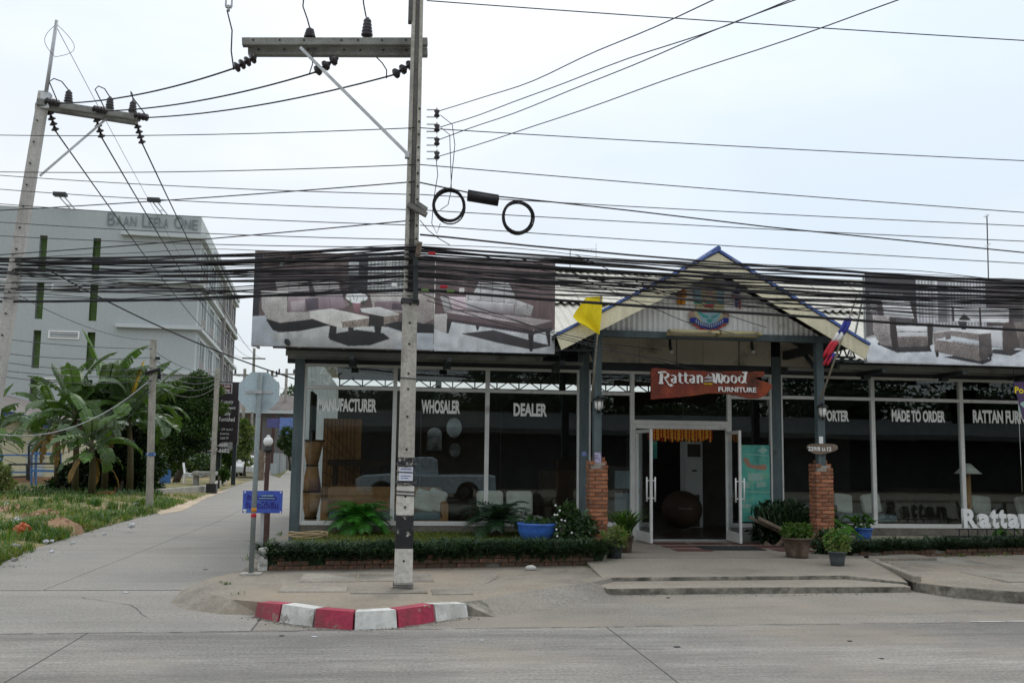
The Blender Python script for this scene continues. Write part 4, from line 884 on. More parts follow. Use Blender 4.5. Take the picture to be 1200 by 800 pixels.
Q([(445, 220), (670, 222), (730, 345), (400, 320)], (182, 182, 180), (160, 160, 160), tex=.08); Q([(350, 318), (700, 345), (860, 400), (840, 480), (350, 450)], (170, 168, 168), (150, 146, 148)); Q([(365, 365), (715, 380), (715, 475), (360, 445)], (190, 192, 194), (112, 98, 104)); Q([(700, 385), (855, 405), (840, 480), (715, 475)], (150, 146, 144), tex=.25); Q([(155, 345), (215, 350), (245, 455), (190, 460)], (160, 158, 156)); Q([(215, 345), (350, 345), (360, 440), (250, 455)], (196, 178, 182), (165, 140, 148))
Q([(180, 460), (250, 455), (700, 478), (1010, 510), (870, 555), (600, 530), (220, 475)], (166, 152, 154)); Q([(210, 475), (870, 555), (860, 600), (215, 520)], (104, 82, 86)); Q([(870, 555), (1010, 515), (1005, 565), (865, 600)], (92, 72, 76)); Q([(215, 520), (860, 600), (860, 625), (215, 540)], (66, 54, 58)); Q([(860, 600), (1005, 565), (1005, 590), (860, 625)], (56, 48, 52))
Q([(212, 520), (250, 530), (225, 635), (212, 635)], (54, 46, 48)); Q([(820, 610), (865, 610), (855, 760), (835, 760)], (44, 40, 42)); Q([(950, 590), (990, 590), (990, 705), (975, 705)], (52, 46, 48)); Q([(425, 570), (455, 572), (445, 605), (435, 605)], (60, 54, 56)); Q([(0, 790), (0, 500), (110, 480), (110, 790)], (120, 120, 124))
D_ = lambda p, c=(70, 60, 62), w=.5: cv.line(cc2(p), c, w)
for k in range(11): D_([(100 + k * 90, 60), (96 + k * 90, 330 + 12 * k)], (78, 58, 60), .45)
for p in ([(180, 460), (250, 455), (700, 478), (1010, 510)], [(365, 368), (715, 382), (715, 474)], [(250, 455), (215, 345)], [(400, 320), (445, 220), (670, 222), (730, 345)], [(215, 540), (860, 625)], [(870, 555), (865, 600)]): D_(p, (80, 66, 70), .5)
for p in ([(365, 376), (714, 392)], [(240, 470), (860, 545)], [(450, 232), (665, 234)], [(222, 355), (340, 355)]): D_(p, (214, 208, 208), .45)
billboard('billboard', 'billboard printed with a long daybed and bolster, between pole and porch roof', br.x + .004, ony(650, 411, BY).x, zb, zt, BY, cv)
sc3 = 6.153; cc3 = lambda pts: [(1010 + x / sc3, 300 + y / sc3) for x, y in pts]
rbl, rbr = ony(1016, 424, BY), ony(1262, 430, BY)
cv = Canvas(480, 220, 1016, 319, 1262, 426, (150, 150, 152)); Q = lambda p, *a, **k: cv.poly(cc3(p), *a, **k)
Q([(30, 100), (400, 100), (400, 470), (30, 590)], (70, 66, 70), (84, 78, 80)); Q([(400, 100), (900, 100), (900, 480), (400, 480)], (176, 178, 180), (160, 160, 164), stripe=(1.9, .22)); Q([(550, 100), (620, 100), (620, 460), (550, 460)], (128, 126, 132)); Q([(535, 100), (552, 100), (552, 440), (535, 440)], (205, 206, 206)); Q([(900, 140), (1090, 140), (1100, 470), (900, 480)], (84, 72, 74), (74, 64, 66)); Q([(1090, 140), (1600, 140), (1600, 640), (1100, 640)], (112, 104, 104), stripe=(12, .2)); Q([(1300, 140), (1420, 140), (1420, 600), (1300, 600)], (172, 172, 172))
for i in range(14):
    for j in range(8): cv.ell(1010 + (75 + i * 17 + 8 * (j % 2)) / sc3, 300 + (262 + j * 21) / sc3, 6.5 / sc3, 5 / sc3, (168, 170, 172))
Q([(30, 595), (120, 590), (500, 630), (1200, 640), (1560, 620), (1560, 780), (30, 760)], (184, 190, 196), (168, 172, 178)); Q([(120, 640), (480, 640), (500, 680), (250, 695)], (58, 56, 60)); Q([(580, 720), (820, 680), (930, 735), (860, 765)], (56, 56, 62)); Q([(940, 650), (1160, 650), (1070, 695), (930, 680)], (64, 62, 66)); Q([(330, 270), (380, 300), (410, 500), (370, 480)], (72, 64, 64))
Q([(120, 330), (160, 320), (160, 430), (120, 430)], (84, 74, 74)); Q([(150, 312), (350, 318), (378, 440), (170, 430)], (198, 198, 198)); Q([(85, 420), (210, 430), (225, 655), (130, 640), (85, 540)], (150, 142, 140), (116, 108, 106), tex=.3); Q([(205, 440), (250, 440), (262, 660), (222, 680), (205, 560)], (62, 54, 54)); Q([(250, 500), (470, 500), (470, 575), (260, 580)], (204, 206, 208)); Q([(255, 578), (470, 568), (485, 640), (262, 655)], (120, 108, 104), tex=.35); Q([(470, 470), (515, 470), (505, 630), (475, 635)], (64, 56, 56))
Q([(670, 335), (1070, 340), (1065, 450), (670, 450)], (196, 196, 196), (184, 184, 186)); Q([(640, 500), (1010, 490), (1010, 640), (640, 600)], (196, 198, 202)); Q([(1020, 450), (1100, 440), (1150, 600), (1060, 680), (1010, 660)], (86, 74, 72), tex=.15); Q([(1100, 440), (1600, 440), (1600, 660), (1140, 640)], (118, 106, 102), tex=.25)
Q([(515, 540), (640, 520), (840, 540), (930, 530), (935, 700), (850, 745), (520, 680)], (128, 116, 112), tex=.35); Q([(530, 590), (640, 560), (840, 590), (840, 625)], (190, 198, 206)); Q([(840, 545), (930, 530), (932, 690), (860, 740), (842, 700)], (92, 82, 80), tex=.25); Q([(600, 530), (640, 520), (640, 580), (600, 590)], (120, 110, 108)); Q([(690, 450), (760, 450), (750, 510), (720, 510)], (60, 56, 56)); Q([(735, 395), (745, 395), (790, 440), (700, 440)], (50, 56, 50)); Q([(655, 345), (668, 345), (668, 450), (655, 450)], (60, 52, 52)); Q([(850, 345), (862, 345), (862, 500), (850, 500)], (60, 52, 52)); Q([(520, 670), (548, 672), (545, 720), (530, 720)], (44, 40, 40)); Q([(850, 740), (870, 736), (866, 765), (852, 765)], (40, 38, 40)); Q([(905, 690), (930, 690), (925, 728), (912, 730)], (44, 42, 44)); Q([(115, 625), (135, 630), (130, 645), (120, 645)], (44, 40, 40)); Q([(465, 635), (490, 630), (485, 670), (470, 670)], (44, 40, 40))
D_ = lambda p, c=(70, 60, 62), w=.5: cv.line(cc3(p), c, w)
for k in range(22): D_([(262 + k * 10, 582), (264 + k * 10, 652)], (92, 82, 80), .4); D_([(525 + k * 15, 610 + k * 3), (525 + k * 15, 680 + k * 3)], (92, 82, 80), .4); D_([(1030 + k * 26, 470), (1034 + k * 26, 640)], (82, 72, 70), .45)
for k in range(7): D_([(520, 605 + k * 12), (845, 650 + k * 14)], (150, 138, 132), .3); D_([(95, 440 + k * 26), (215, 455 + k * 26)], (104, 96, 96), .4)
for p in ([(150, 312), (350, 318), (378, 440)], [(250, 500), (470, 500)], [(670, 335), (1070, 340)], [(515, 540), (640, 520), (930, 530)], [(530, 590), (840, 625)], [(865, 340), (868, 450)]): D_(p, (224, 224, 224), .5)
for p in ([(260, 540), (470, 535)], [(205, 440), (222, 680)], [(842, 545), (845, 740)], [(640, 600), (1010, 640)]): D_(p, (58, 52, 54), .6)
billboard('billboard', 'billboard printed with a woven armchair and footstool, right of the porch', rbl.x, rbr.x, 3.36, 4.93, BY, cv)
# ================================================================== THINGS ON AND BEFORE THE SHOP
def pxpoly(mb, pts, y, th, mi=0):
    q = [ony(px, py, y) for px, py in pts]
    ar = sum(a.x * b.z - b.x * a.z for a, b in zip(q, q[1:] + q[:1]))
    if ar < 0: q = q[::-1]
    return mb.prism([(p.x, p.z) for p in q], (0, y, 0), (1, 0, 0), (0, 0, 1), th, mi)
def nib(mb, path, y, th, nx, ny, k=[0]):
    """broad-pen stroke through photo points, on the plane y"""
    for (x0, y0), (x1, y1) in zip(path, path[1:]):
        k[0] = (k[0] + 1) % 40; pts = [(x0 - nx, y0 - ny), (x0 + nx, y0 + ny), (x1 + nx, y1 + ny), (x1 - nx, y1 - ny)]
        ar = sum(a[0] * b[1] - b[0] * a[1] for a, b in zip(pts, pts[1:] + pts[:1]))
        if abs(ar) > 1e-6: pxpoly(mb, pts, y, th + k[0] * 1e-4)
def arc(cx, cy, rx, ry, a0, a1, n=8): return [(cx + rx * math.cos(R(a0 + (a1 - a0) * i / n)), cy + ry * math.sin(R(a0 + (a1 - a0) * i / n))) for i in range(n + 1)]
# hanging wooden name board
SY = 16.5; s5 = 7.06; c5 = lambda pts: [(745 + x / s5, 420 + y / s5) for x, y in pts]
sg = thing('name_board', 'hanging red wooden board lettered Rattan Wood Furniture above the entrance', 'sign', ony(832, 450, SY))
mb = MB(); pxpoly(mb, c5([(120, 82), (170, 78), (260, 92), (450, 100), (680, 108), (860, 104), (940, 112), (1000, 105), (1055, 110), (1060, 135), (1040, 150), (975, 162), (1030, 185), (1090, 200), (1125, 230), (1100, 265), (1075, 300), (1010, 330), (940, 333), (870, 318), (800, 300), (700, 290), (600, 290), (480, 308), (350, 322), (230, 330), (120, 340)]), SY, .05)
mb.build('board', M['signwood'], sg, bevel=.006)
L_ = MB(); Y_ = SY - .05
def st(p, nx=13, ny=3): nib(L_, c5(p), Y_, .02, nx / s5, ny / s5)
st([(212, 125), (206, 205)]); st([(184, 118), (215, 112), (250, 112)], 4, 7); st([(188, 205), (226, 203)], 3, 6)
st([(248, 112), (268, 126), (262, 150), (234, 162)], 10, 5); st([(236, 158), (262, 200), (278, 228), (290, 222), (298, 214)], 10, 6)
def a_(x): st([(x + 8, 142), (x + 34, 138), (x + 40, 148), (x + 40, 200), (x + 50, 204)], 9, 4); st([(x + 40, 166), (x + 14, 172), (x + 8, 190), (x + 20, 203), (x + 38, 194)], 7, 5)
def t_(x): st([(x + 18, 118), (x + 18, 192), (x + 28, 204), (x + 40, 200)], 9, 4); st([(x + 2, 142), (x + 40, 139)], 3, 5)
def n_(x): st([(x + 10, 138), (x + 12, 205)], 9, 3); st([(x + 14, 150), (x + 34, 137), (x + 44, 150), (x + 44, 198), (x + 54, 204)], 9, 4)
def o_(x): st(arc(x + 27, 171, 20, 31, 0, 360, 12), 8, 4)
a_(286); t_(345); t_(392); a_(438); n_(500)
st([(622, 124), (640, 124), (648, 200), (662, 205)], 10, 4); st([(660, 203), (672, 130)], 7, 4); st([(664, 124), (682, 124), (690, 198), (700, 204)], 10, 4); st([(700, 204), (714, 176), (716, 140), (700, 124)], 8, 5)
o_(720); o_(782); st(arc(872, 172, 22, 30, 20, 340, 10), 8, 4); st([(880, 116), (920, 114)], 4, 6); st([(908, 116), (900, 160), (898, 192), (912, 204)], 10, 4)
L_.build('lettering', M['letter'], sg)
a, b = ony(*c5([(682, 254)])[0], Y_), ony(*c5([(994, 254)])[0], Y_)
text('FURNITURE', ((a.x + b.x) / 2, Y_ - .0, a.z), 42 / s5 * SY / FOC * 1.0, M['letter'], sg, width=b.x - a.x, th=.02, bold=.02)
a = ony(*c5([(597, 209)])[0], Y_); text('AND', (a.x, Y_, a.z), .028, M['yellow'], sg, width=.15, th=.012)
mb = MB()
for p in ([(560, 165), (595, 140), (598, 118), (606, 145), (635, 150), (620, 172), (600, 165)], [(566, 180), (640, 176), (640, 190), (566, 192)]): pxpoly(mb, c5(p), Y_, .014)
mb.build('emblem', M['galv'], sg)
for px in (793, 866):
    p0, p1 = ony(px, 436, SY - .02), Vector((ony(px, 436, SY).x, SY - .02, 3.885)); MB().tube([p0, p1], .008, 6).build('hanging_rod', M['darksteel'], sg)
# royal style crest and cloth bows on the gable
CY = GC - .035; s4 = 9.41; c4 = lambda pts: [(780 + x / s4, 310 + y / s4) for x, y in pts]
cr = thing('gable_crest', 'colourful crest with blue ribbon scroll mounted on the white gable', 'crest', ony(831, 357, CY))
def cz(name, lay, pts, m):
    mb = MB()
    for p in pts: pxpoly(mb, c4(p), CY - lay * .006, .012)
    mb.build(name, m, cr)
pk, tq, gd, lb = mat('crest_pink', (.42, .27, .22), .7, bump=.1), mat('crest_turquoise', (.05, .30, .26), .7, bump=.1), mat('crest_cream', (.46, .42, .25), .7, bump=.1), mat('crest_pale_blue', (.26, .40, .46), .7, bump=.1)
cz('backplate', 0, [[(330, 330), (400, 180), (480, 150), (580, 190), (640, 330), (640, 500), (700, 540), (690, 660), (480, 720), (260, 650), (250, 540), (330, 480)]], gd)
cz('shield_field', 1, [[(300, 250), (380, 240), (400, 430), (320, 430)], [(560, 250), (640, 260), (640, 430), (570, 430)], [(350, 520), (620, 520), (560, 640), (480, 660), (400, 630)]], lb)
cz('turquoise_scroll', 2, [[(320, 405), (400, 400), (395, 430), (315, 432)], [(570, 395), (635, 395), (640, 430), (565, 430)], [(360, 490), (400, 540), (470, 570), (470, 590), (420, 585), (350, 520)], [(600, 490), (580, 545), (500, 575), (505, 592), (560, 580), (610, 520)], [(440, 425), (530, 420), (540, 450), (520, 475), (435, 470)], [(450, 600), (520, 600), (500, 640), (465, 640)]], tq)
cz('pink_spire', 3, [[(490, 230), (505, 270), (520, 340), (450, 345), (470, 280)], [(410, 345), (450, 340), (450, 385), (420, 385)], [(520, 340), (560, 345), (550, 385), (520, 385)], [(260, 520), (310, 515), (320, 570), (255, 575)], [(640, 520), (690, 515), (700, 575), (640, 570)]], pk)
cz('red_band', 4, [[(390, 505), (570, 505), (570, 525), (390, 525)], [(430, 440), (530, 440), (530, 470), (430, 470)]], M['fred'])
outer = [(265, 590), (330, 580), (400, 640), (480, 658), (560, 640), (640, 585), (695, 590), (690, 640), (640, 645), (570, 695), (480, 715), (390, 695), (320, 640), (270, 640)]
cz('ribbon', 5, [outer], M['fblue'])
cz('ribbon_mark', 6.4, [[(330 + i * 24, 600 + 62 * math.sin(math.pi * (i + .5) / 13)), (342 + i * 24, 598 + 62 * math.sin(math.pi * (i + .5) / 13)), (344 + i * 24, 634 + 58 * math.sin(math.pi * (i + .5) / 13)), (332 + i * 24, 636 + 58 * math.sin(math.pi * (i + .5) / 13))] for i in range(13)], mat('ribbon_silver', (.3, .36, .46), .6, bump=0))
cz('ribbon_edge', 6, [[(300, 650), (390, 702), (480, 722), (570, 702), (660, 650), (666, 662), (575, 716), (480, 734), (385, 714), (294, 662)]], M['fred'])
def drape(name, label, cat, cols):
    t = thing(name, label, cat, ony(*c4([cols[0][0][0]])[0], CY))
    for i, (pts, m) in enumerate(cols):
        mb = MB(); pxpoly(mb, c4(pts), CY - .004 * i - .03 * (i % 2), .03); mb.build('cloth_fold', m, t, bevel=.008)
drape('cloth_bow', 'small orange cloth flag hung beside the crest on the gable', 'flag', [([(140, 270), (175, 245), (170, 440), (125, 440)], M['orange']), ([(170, 245), (200, 260), (245, 335), (215, 365), (215, 440), (170, 445)], M['orange'])])
drape('cloth_bow', 'small red white and blue cloth flag hung right of the crest', 'flag', [([(785, 230), (810, 270), (812, 330), (740, 320)], M['fblue']), ([(740, 320), (812, 330), (800, 345), (735, 338)], M['fwhite']), ([(720, 330), (800, 350), (825, 390), (822, 490), (805, 490), (800, 385), (730, 360)], M['fred']), ([(760, 378), (800, 380), (790, 470), (765, 470)], M['fblue'])])
# trough lamps under the gable
for k, (a, b, lab) in enumerate((((785, 390), (843, 392), 'left cream lamp trough on the porch beam'), ((845, 392), (893, 391), 'right cream lamp trough on the porch beam'))):
    p, q = ony(*a, GW - .32), ony(*b, GW - .32); z = 3.70
    t = thing('sign_light', lab, 'light', ((p.x + q.x) / 2, GW - .3, z))
    mb = MB()
    for y0, z0, y1, z1 in ((GW - .36, z + .02, GW - .30, z + .07), (GW - .30, z + .07, GW - .16, z + .07), (GW - .16, z + .07, GW - .10, z + .0)):
        mb.quad((p.x, y0, z0), (q.x, y0, z0), (q.x, y1, z1), (p.x, y1, z1)); mb.quad((p.x, y0, z0 + .012), (p.x, y1, z1 + .012), (q.x, y1, z1 + .012), (q.x, y0, z0 + .012))
    for x in (p.x, q.x): mb.quad((x, GW - .36, z + .02), (x, GW - .3, z + .082), (x, GW - .16, z + .082), (x, GW - .1, z))
    mb.build('shade', mat('cream_enamel', (.50, .44, .24), .5, bump=.02, dirt=((.2, .17, .1), 6, .6, .1)), t); MB().tube([(p.x + .05, GW - .22, z + .03), (q.x - .05, GW - .22, z + .03)], .016, 8).build('tube_lamp', M['lamp_glass'], t)
    MB().bar((p.x + .1, GW - .2, z + .08), (p.x + .1, GW - .06, z + .07), .03).bar((q.x - .1, GW - .2, z + .08), (q.x - .1, GW - .06, z + .07), .03).build('arm', M['darksteel'], t)
for px, lab in ((787, 'white spot bulb hanging left above the name board'), (883, 'white spot bulb hanging right above the name board')):
    p = ony(px, 412, 17.2); t = thing('spot_bulb', lab, 'bulb', p)
    MB().ball(p, .035).build('bulb', M['white'], t); MB().tube([p, p + Vector((-.02, .02, .09)), (p.x - .03, p.y + .02, 3.884)], [.028, .03, .02], 8).build('holder', M['darksteel'], t)

# brick piers at the porch posts
brick_mesh = {}
def brick_obj(parent, c, d, rz, m):
    k = tuple(round(x, 3) for x in d) + (m.name,)
    if k not in brick_mesh: o = MB().box((0, 0, 0), d).build('brick', m, None); brick_mesh[k] = o.data; bpy.data.objects.remove(o)
    o = bpy.data.objects.new('brick', brick_mesh[k]); C.objects.link(o); o.parent = parent; o.location = Vector(c) - base_of(parent)
    o.rotation_euler = (random.uniform(-.025, .025), random.uniform(-.02, .02), rz + random.uniform(-.03, .03)); return o
def pier(x, y, n, lab, rz0=0):
    t = thing('brick_pier', lab, 'brick pier', (x, y, .2)); h = .064; s_ = .15
    MB().box2((x - s_ + .035, y - s_ + .035, .19), (x + s_ - .035, y + s_ - .035, .2 + n * h - .10)).build('mortar_core', M['mortar'], t)
    for i in range(n):
        z = .2 + h * (i + .5); f = 1 if i % 2 else -1
        for k in range(4):
            if i >= n - 3 and k == 0: continue
            if i >= n - 1 and k in (1, 3): continue
            a = k * math.pi / 2; L2, wd = .205, .088; off = s_ - wd / 2; sh = f * (s_ - L2 / 2)
            dx, dy = sh, -off; c = (x + dx * math.cos(a) - dy * math.sin(a) + random.uniform(-.006, .006), y + dx * math.sin(a) + dy * math.cos(a) + random.uniform(-.006, .006), z + random.uniform(-.002, .002))
            brick_obj(t, c, (L2, wd, .052), a, M['brick'])
    return t
pier(3.44, GW, 23, 'orange brick pier at the foot of the porch post left of the entrance'); pier(7.29, GW, 23, 'orange brick pier at the foot of the porch post carrying the oval number plate')
def lantern(x, z, lab):
    t = thing('wall_lantern', lab, 'lantern', (x, GW - .12, z)); y = GW - .125
    MB().lathe((x, y, z), [(.035, -.10), (.065, -.06), (.078, .06)], 8).build('glass', M['lamp_glass'], t)
    MB().lathe((x, y, z), [(.10, .06), (.10, .075), (.05, .11), (.012, .14)], 8).bar((x, y, z + .09), (x, GW - .06, z + .09), .02).build('cap', M['black'], t); MB().lathe((x, y, z), [(.008, -.15), (.03, -.11), (.036, -.1)], 8).build('finial', M['black'], t)
    b = MB(); [b.bar((x + .05 * math.cos(a), y + .05 * math.sin(a), z - .1), (x + .08 * math.cos(a), y + .08 * math.sin(a), z + .06), .008) for a in [R(k * 60) for k in range(6)]]; b.build('glazing_bar', M['black'], t)
lantern(3.44, ony(698, 474, GW).z, 'black coach lantern on the left porch post'); lantern(7.29, ony(965, 482, GW).z, 'black coach lantern on the right porch post')
mb = MB().box2((3.44 - .07, GW - .072, 1.30), (3.44 + .07, GW + .07, 1.52)); tag(mb.build('cloth_wrap', M['purplewrap'], bevel=.01), 'purple cloth tied round the left porch post', 'cloth')
tag(MB().box2((3.44 - .055, GW - .070, 1.56), (3.44 + .055, GW - .066, 1.74)).build('sticker', mat('patterned_sticker', (.35, .33, .46), .6, var=.5, vs=18, bump=0, dirt=((.2, .04, .08), 22, .6, .05))), 'faded blue and white sticker on the left porch post', 'sticker')
tag(MB().box2((7.24, GW - .071, 1.93), (7.31, GW - .067, 2.06)).build('sticker', M['white']), 'small white label on the right porch post', 'sticker')
tag(MB().lathe((3.51, F - .062, 1.72), [(.045, 0), (.045, .006)], 16, axis=(0, -1, 0)).build('round_sticker', mat('round_blue_sticker', (.2, .25, .5), .6, var=.4, vs=20, bump=0)), 'round blue sticker on the column left of the entrance', 'sticker')
s6 = 20; c6 = lambda pts: [(935 + x / s6, 505 + y / s6) for x, y in pts]; NY = GW - .075
nb = thing('number_plate', 'oval wooden number plate lettered 229/8 on the right porch post', 'number plate', ony(963, 525, NY))
mb = MB(); pxpoly(mb, c6([(195, 380), (215, 330), (290, 300), (420, 290), (620, 292), (820, 300), (900, 330), (925, 375), (915, 430), (860, 465), (760, 495), (640, 530), (500, 545), (390, 535), (290, 490), (220, 430)]), NY, .03); mb.build('board', M['wood'], nb, bevel=.006)
a, b = ony(*c6([(240, 405)])[0], NY - .03), ony(*c6([(780, 425)])[0], NY - .03); text('229/8 ม.12', ((a.x + b.x) / 2, NY - .03, (a.z + b.z) / 2), .07, M['white'], nb, width=b.x - a.x, th=.008, bold=.02)
# flags on poles tied to the porch posts
fy = 15.70
p0, p1 = ony(693, 470, GW - .1), ony(704.5, 345, fy - .25); t = thing('flag', 'bright yellow flag on a leaning wooden pole at the left porch post', 'flag', p0)
MB().tube([p0, p1], [.017, .012], 7).build('pole', M['bamboo'], t)
o8 = 4.0; c8 = lambda x, y: (560 + x / 4, 270 + y / 4)
rows = [((585, 308), (510, 312)), ((583, 340), (490, 335)), ((581, 380), (455, 385)), ((579, 405), (445, 405)), ((576, 430), (470, 430)), ((573, 460), (515, 455)), ((570, 488), (555, 480))]
vs, n = [], 9
for i, (a, b) in enumerate(rows):
    for j in range(n):
        u = j / (n - 1); px, py = a[0] + (b[0] - a[0]) * u, a[1] + (b[1] - a[1]) * u; vs.append(ony(*c8(px, py), fy - .22 + .07 * u * math.sin(u * 8 + i * .8) + .02 * i))
ii = np.arange(len(rows) * n).reshape(len(rows), n); npmesh('cloth', vs, np.stack([ii[1:, :-1], ii[1:, 1:], ii[:-1, 1:], ii[:-1, :-1]], -1).reshape(-1, 4), M['yellow'], t, smooth=True)
p0, p1 = ony(961, 470, GW - .1), ony(1004, 347, fy - .4); t = thing('flag', 'furled red white and blue flag on a leaning pole at the right porch post', 'flag', p0)
MB().tube([p0, p0.lerp(p1, .6), p1], [.018, .016, .012], 7).build('pole', M['bamboo'], t); MB().bar(ony(985, 363, fy - .35), ony(1018, 352, fy - .35), .012).build('crossbar', M['bamboo'], t)
q = lambda x, y, d=.0: ony(900 + x / 4, 250 + y / 4, fy - .36 + d)
def furl(pts, rs, m, name='cloth'):
    mb = MB(); 
    for k, (dx, s2) in enumerate(((0, .7), (.042, .5), (-.045, .55), (.012, .62))): mb.tube([p + Vector((dx, -.02 * k, 0)) for p in pts], [r * s2 for r in rs], 9)
    mb.build(name, m, t)
furl([q(376, 490), q(366, 515), q(356, 540), q(338, 566)], [.02, .055, .05, .055], M['fblue'], 'blue_stripe'); furl([q(337, 562), q(325, 585), q(310, 604)], [.052, .05, .055], M['fwhite'], 'white_stripe'); furl([q(313, 600), q(295, 625), q(278, 655), q(266, 676)], [.055, .052, .06, .02], M['fred'], 'red_stripe'); furl([q(300, 655, -.03), q(285, 680), q(270, 708)], [.03, .035, .01], M['fblue'], 'stripe_tail'); furl([q(290, 670, -.02), q(272, 700), q(266, 712)], [.02, .03, .008], M['fred'], 'red_tail')
# teal poster and low panel right of the doors
PY = F - .075; a, b = ony(868, 521, PY), ony(903, 611, PY); po = thing('poster', 'tall faded teal furniture poster on the glass right of the open doors', 'poster', (a.x, PY, b.z))
MB().box2((a.x, PY, b.z), (b.x, PY + .012, a.z)).build('sheet', M['teal'], po)
s7 = 5.333; c7 = lambda pts: [(850 + x / s7, 500 + y / s7) for x, y in pts]
for nm, m, ps in (('chaise_print', M['salmon'], [[(110, 190), (140, 195), (160, 235), (200, 240), (250, 232), (262, 255), (245, 272), (180, 262), (140, 250), (115, 215)]]), ('white_print', M['tealpale'], [[(108, 165), (270, 178), (270, 182), (108, 170)], [(200, 150), (235, 125), (268, 145), (235, 165)], [(105, 340), (150, 345), (150, 380), (105, 385)], [(195, 345), (250, 340), (255, 372), (195, 378)], [(100, 400), (275, 405), (275, 410), (100, 406)], [(140, 290), (235, 290), (235, 335), (140, 335)], [(105, 480), (160, 482), (160, 505), (105, 508)], [(170, 545), (230, 540), (230, 565), (170, 570)]])):
    [pxpoly(MB(), c7(p), PY, .002).build(nm, m, po) for p in ps]
# white letters on a rack in the right-hand bed
RY = 16.55; a, b = ony(1126, 618, RY), ony(1200, 596, RY); h = b.z - a.z
sgn = thing('letter_sign', 'large white letters spelling Rattan Wood on a low black rack in the right bed', 'sign', (a.x, RY, a.z - .3))
x = a.x; adv = {'R': .30, 'a': .25, 't': .16, 'n': .26, 'W': .40, 'o': .26, 'd': .27}
xr = ony(1200, 607, RY).x; kx = (xr - a.x) / (.30 + .25 + .16 + .16 + .25 + .13)
for ch in 'Rattan Wood':
    if ch == ' ': x += .17 * kx; continue
    hh = {'R': 1, 'W': 1, 'd': 1, 't': .95}.get(ch, .74) * h; wd = adv[ch] * kx
    text(ch, (x + wd / 2, RY, a.z + hh / 2), hh, M['white'], sgn, name='letter', width=wd * .88, th=.07, bold=.045); x += wd
rk = MB(); z0 = a.z - .02
rk.bar((a.x - .1, RY - .03, z0), (x + .1, RY - .03, z0), .02).bar((a.x - .35, RY - .03, z0 - .13), (x + .1, RY - .03, z0 - .13), .03)
u = a.x - .05
while u < x: rk.bar((u, RY - .03, z0 - .38), (u, RY - .03, z0), .014); u += .17
rk.build('rack', M['black'], sgn)
# hanging print at the right edge
a, b = ony(1187.5, 447, 16.75), ony(1230, 492, 16.75); hb = thing('banner', 'small purple banner with a cup hanging under the eave at the right edge', 'banner', (a.x, 16.75, b.z))
MB().quad((a.x, 16.75, a.z), (a.x + .14, 16.73, b.z), (b.x, 16.75, b.z), (b.x, 16.75, a.z)).quad((a.x, 16.756, a.z), (b.x, 16.756, a.z), (b.x, 16.756, b.z), (a.x + .14, 16.736, b.z)).build('sheet', mat('purple_print', (.06, .03, .09), .5, var=.4, vs=4, bump=0), hb)
text('Po', (a.x + .10, 16.745, a.z - .15), .12, M['yellow'], hb, th=.003, bold=.02)
mb = MB(); c = (a.x + .22, 16.742, b.z + .2); mb.prism([(.15 * math.cos(R(i * 24)), .13 * math.sin(R(i * 24))) for i in range(15)], c, (1, 0, 0), (0, 0, 1), .003); mb.build('cup_print', M['tealpale'], hb)
MB().tube([(a.x + .02, 16.76, 3.38), (a.x + .02, 16.76, a.z)], .006, 5).build('cord', M['black'], hb)
# aerials on the roof
p = ony(1158, 322, 22.2); q_ = ony(1159, 253, 22.2); t = thing('aerial_mast', 'thin dark aerial mast with two short crossbars behind the right billboard', 'aerial', (p.x, 22.2, 5.9))
for i in range(8):
    a = Vector((p.x, 22.2, 5.8)).lerp(Vector((p.x + .03, 22.2, q_.z)), i / 8); b = Vector((p.x, 22.2, 5.8)).lerp(Vector((p.x + .03, 22.2, q_.z)), (i + 1) / 8); MB().bar(a, b, .02).build('mast_section', M['wire2'] if i % 3 else M['brown'], t)
for z, n in ((q_.z, 4), (ony(1158, 287, 22.2).z, 3)):
    mb = MB().bar((p.x - .08, 22.1, z - .06), (p.x + .12, 22.3, z + .06), .015)
    for i in range(n): u = i / (n - 1); mb.bar((p.x - .08 + .2 * u - .05, 22.1 + .2 * u, z - .06 + .12 * u), (p.x - .08 + .2 * u + .05, 22.1 + .2 * u, z - .06 + .12 * u), .008)
    mb.build('dipole', M['galv'], t)
p = ony(668, 320, 22.2); t = thing('aerial', 'thin television aerial on the cream roof left of the gable', 'aerial', (p.x, 22.2, 5.9)); z = ony(668, 292, 22.2).z
MB().bar((p.x, 22.2, 5.8), (p.x, 22.2, z), .02).build('mast', M['galv'], t); mb = MB().bar((p.x - .2, 22.2, z), (p.x + .62, 22.2, z + .02), .012); [mb.bar((p.x - .1 + i * .1, 22.1, z), (p.x - .1 + i * .1, 22.3, z + .01), .006) for i in range(7)]; mb.bar((p.x + .6, 22.2, z - .2), (p.x + .6, 22.2, z + .16), .008).build('boom', M['galv'], t)
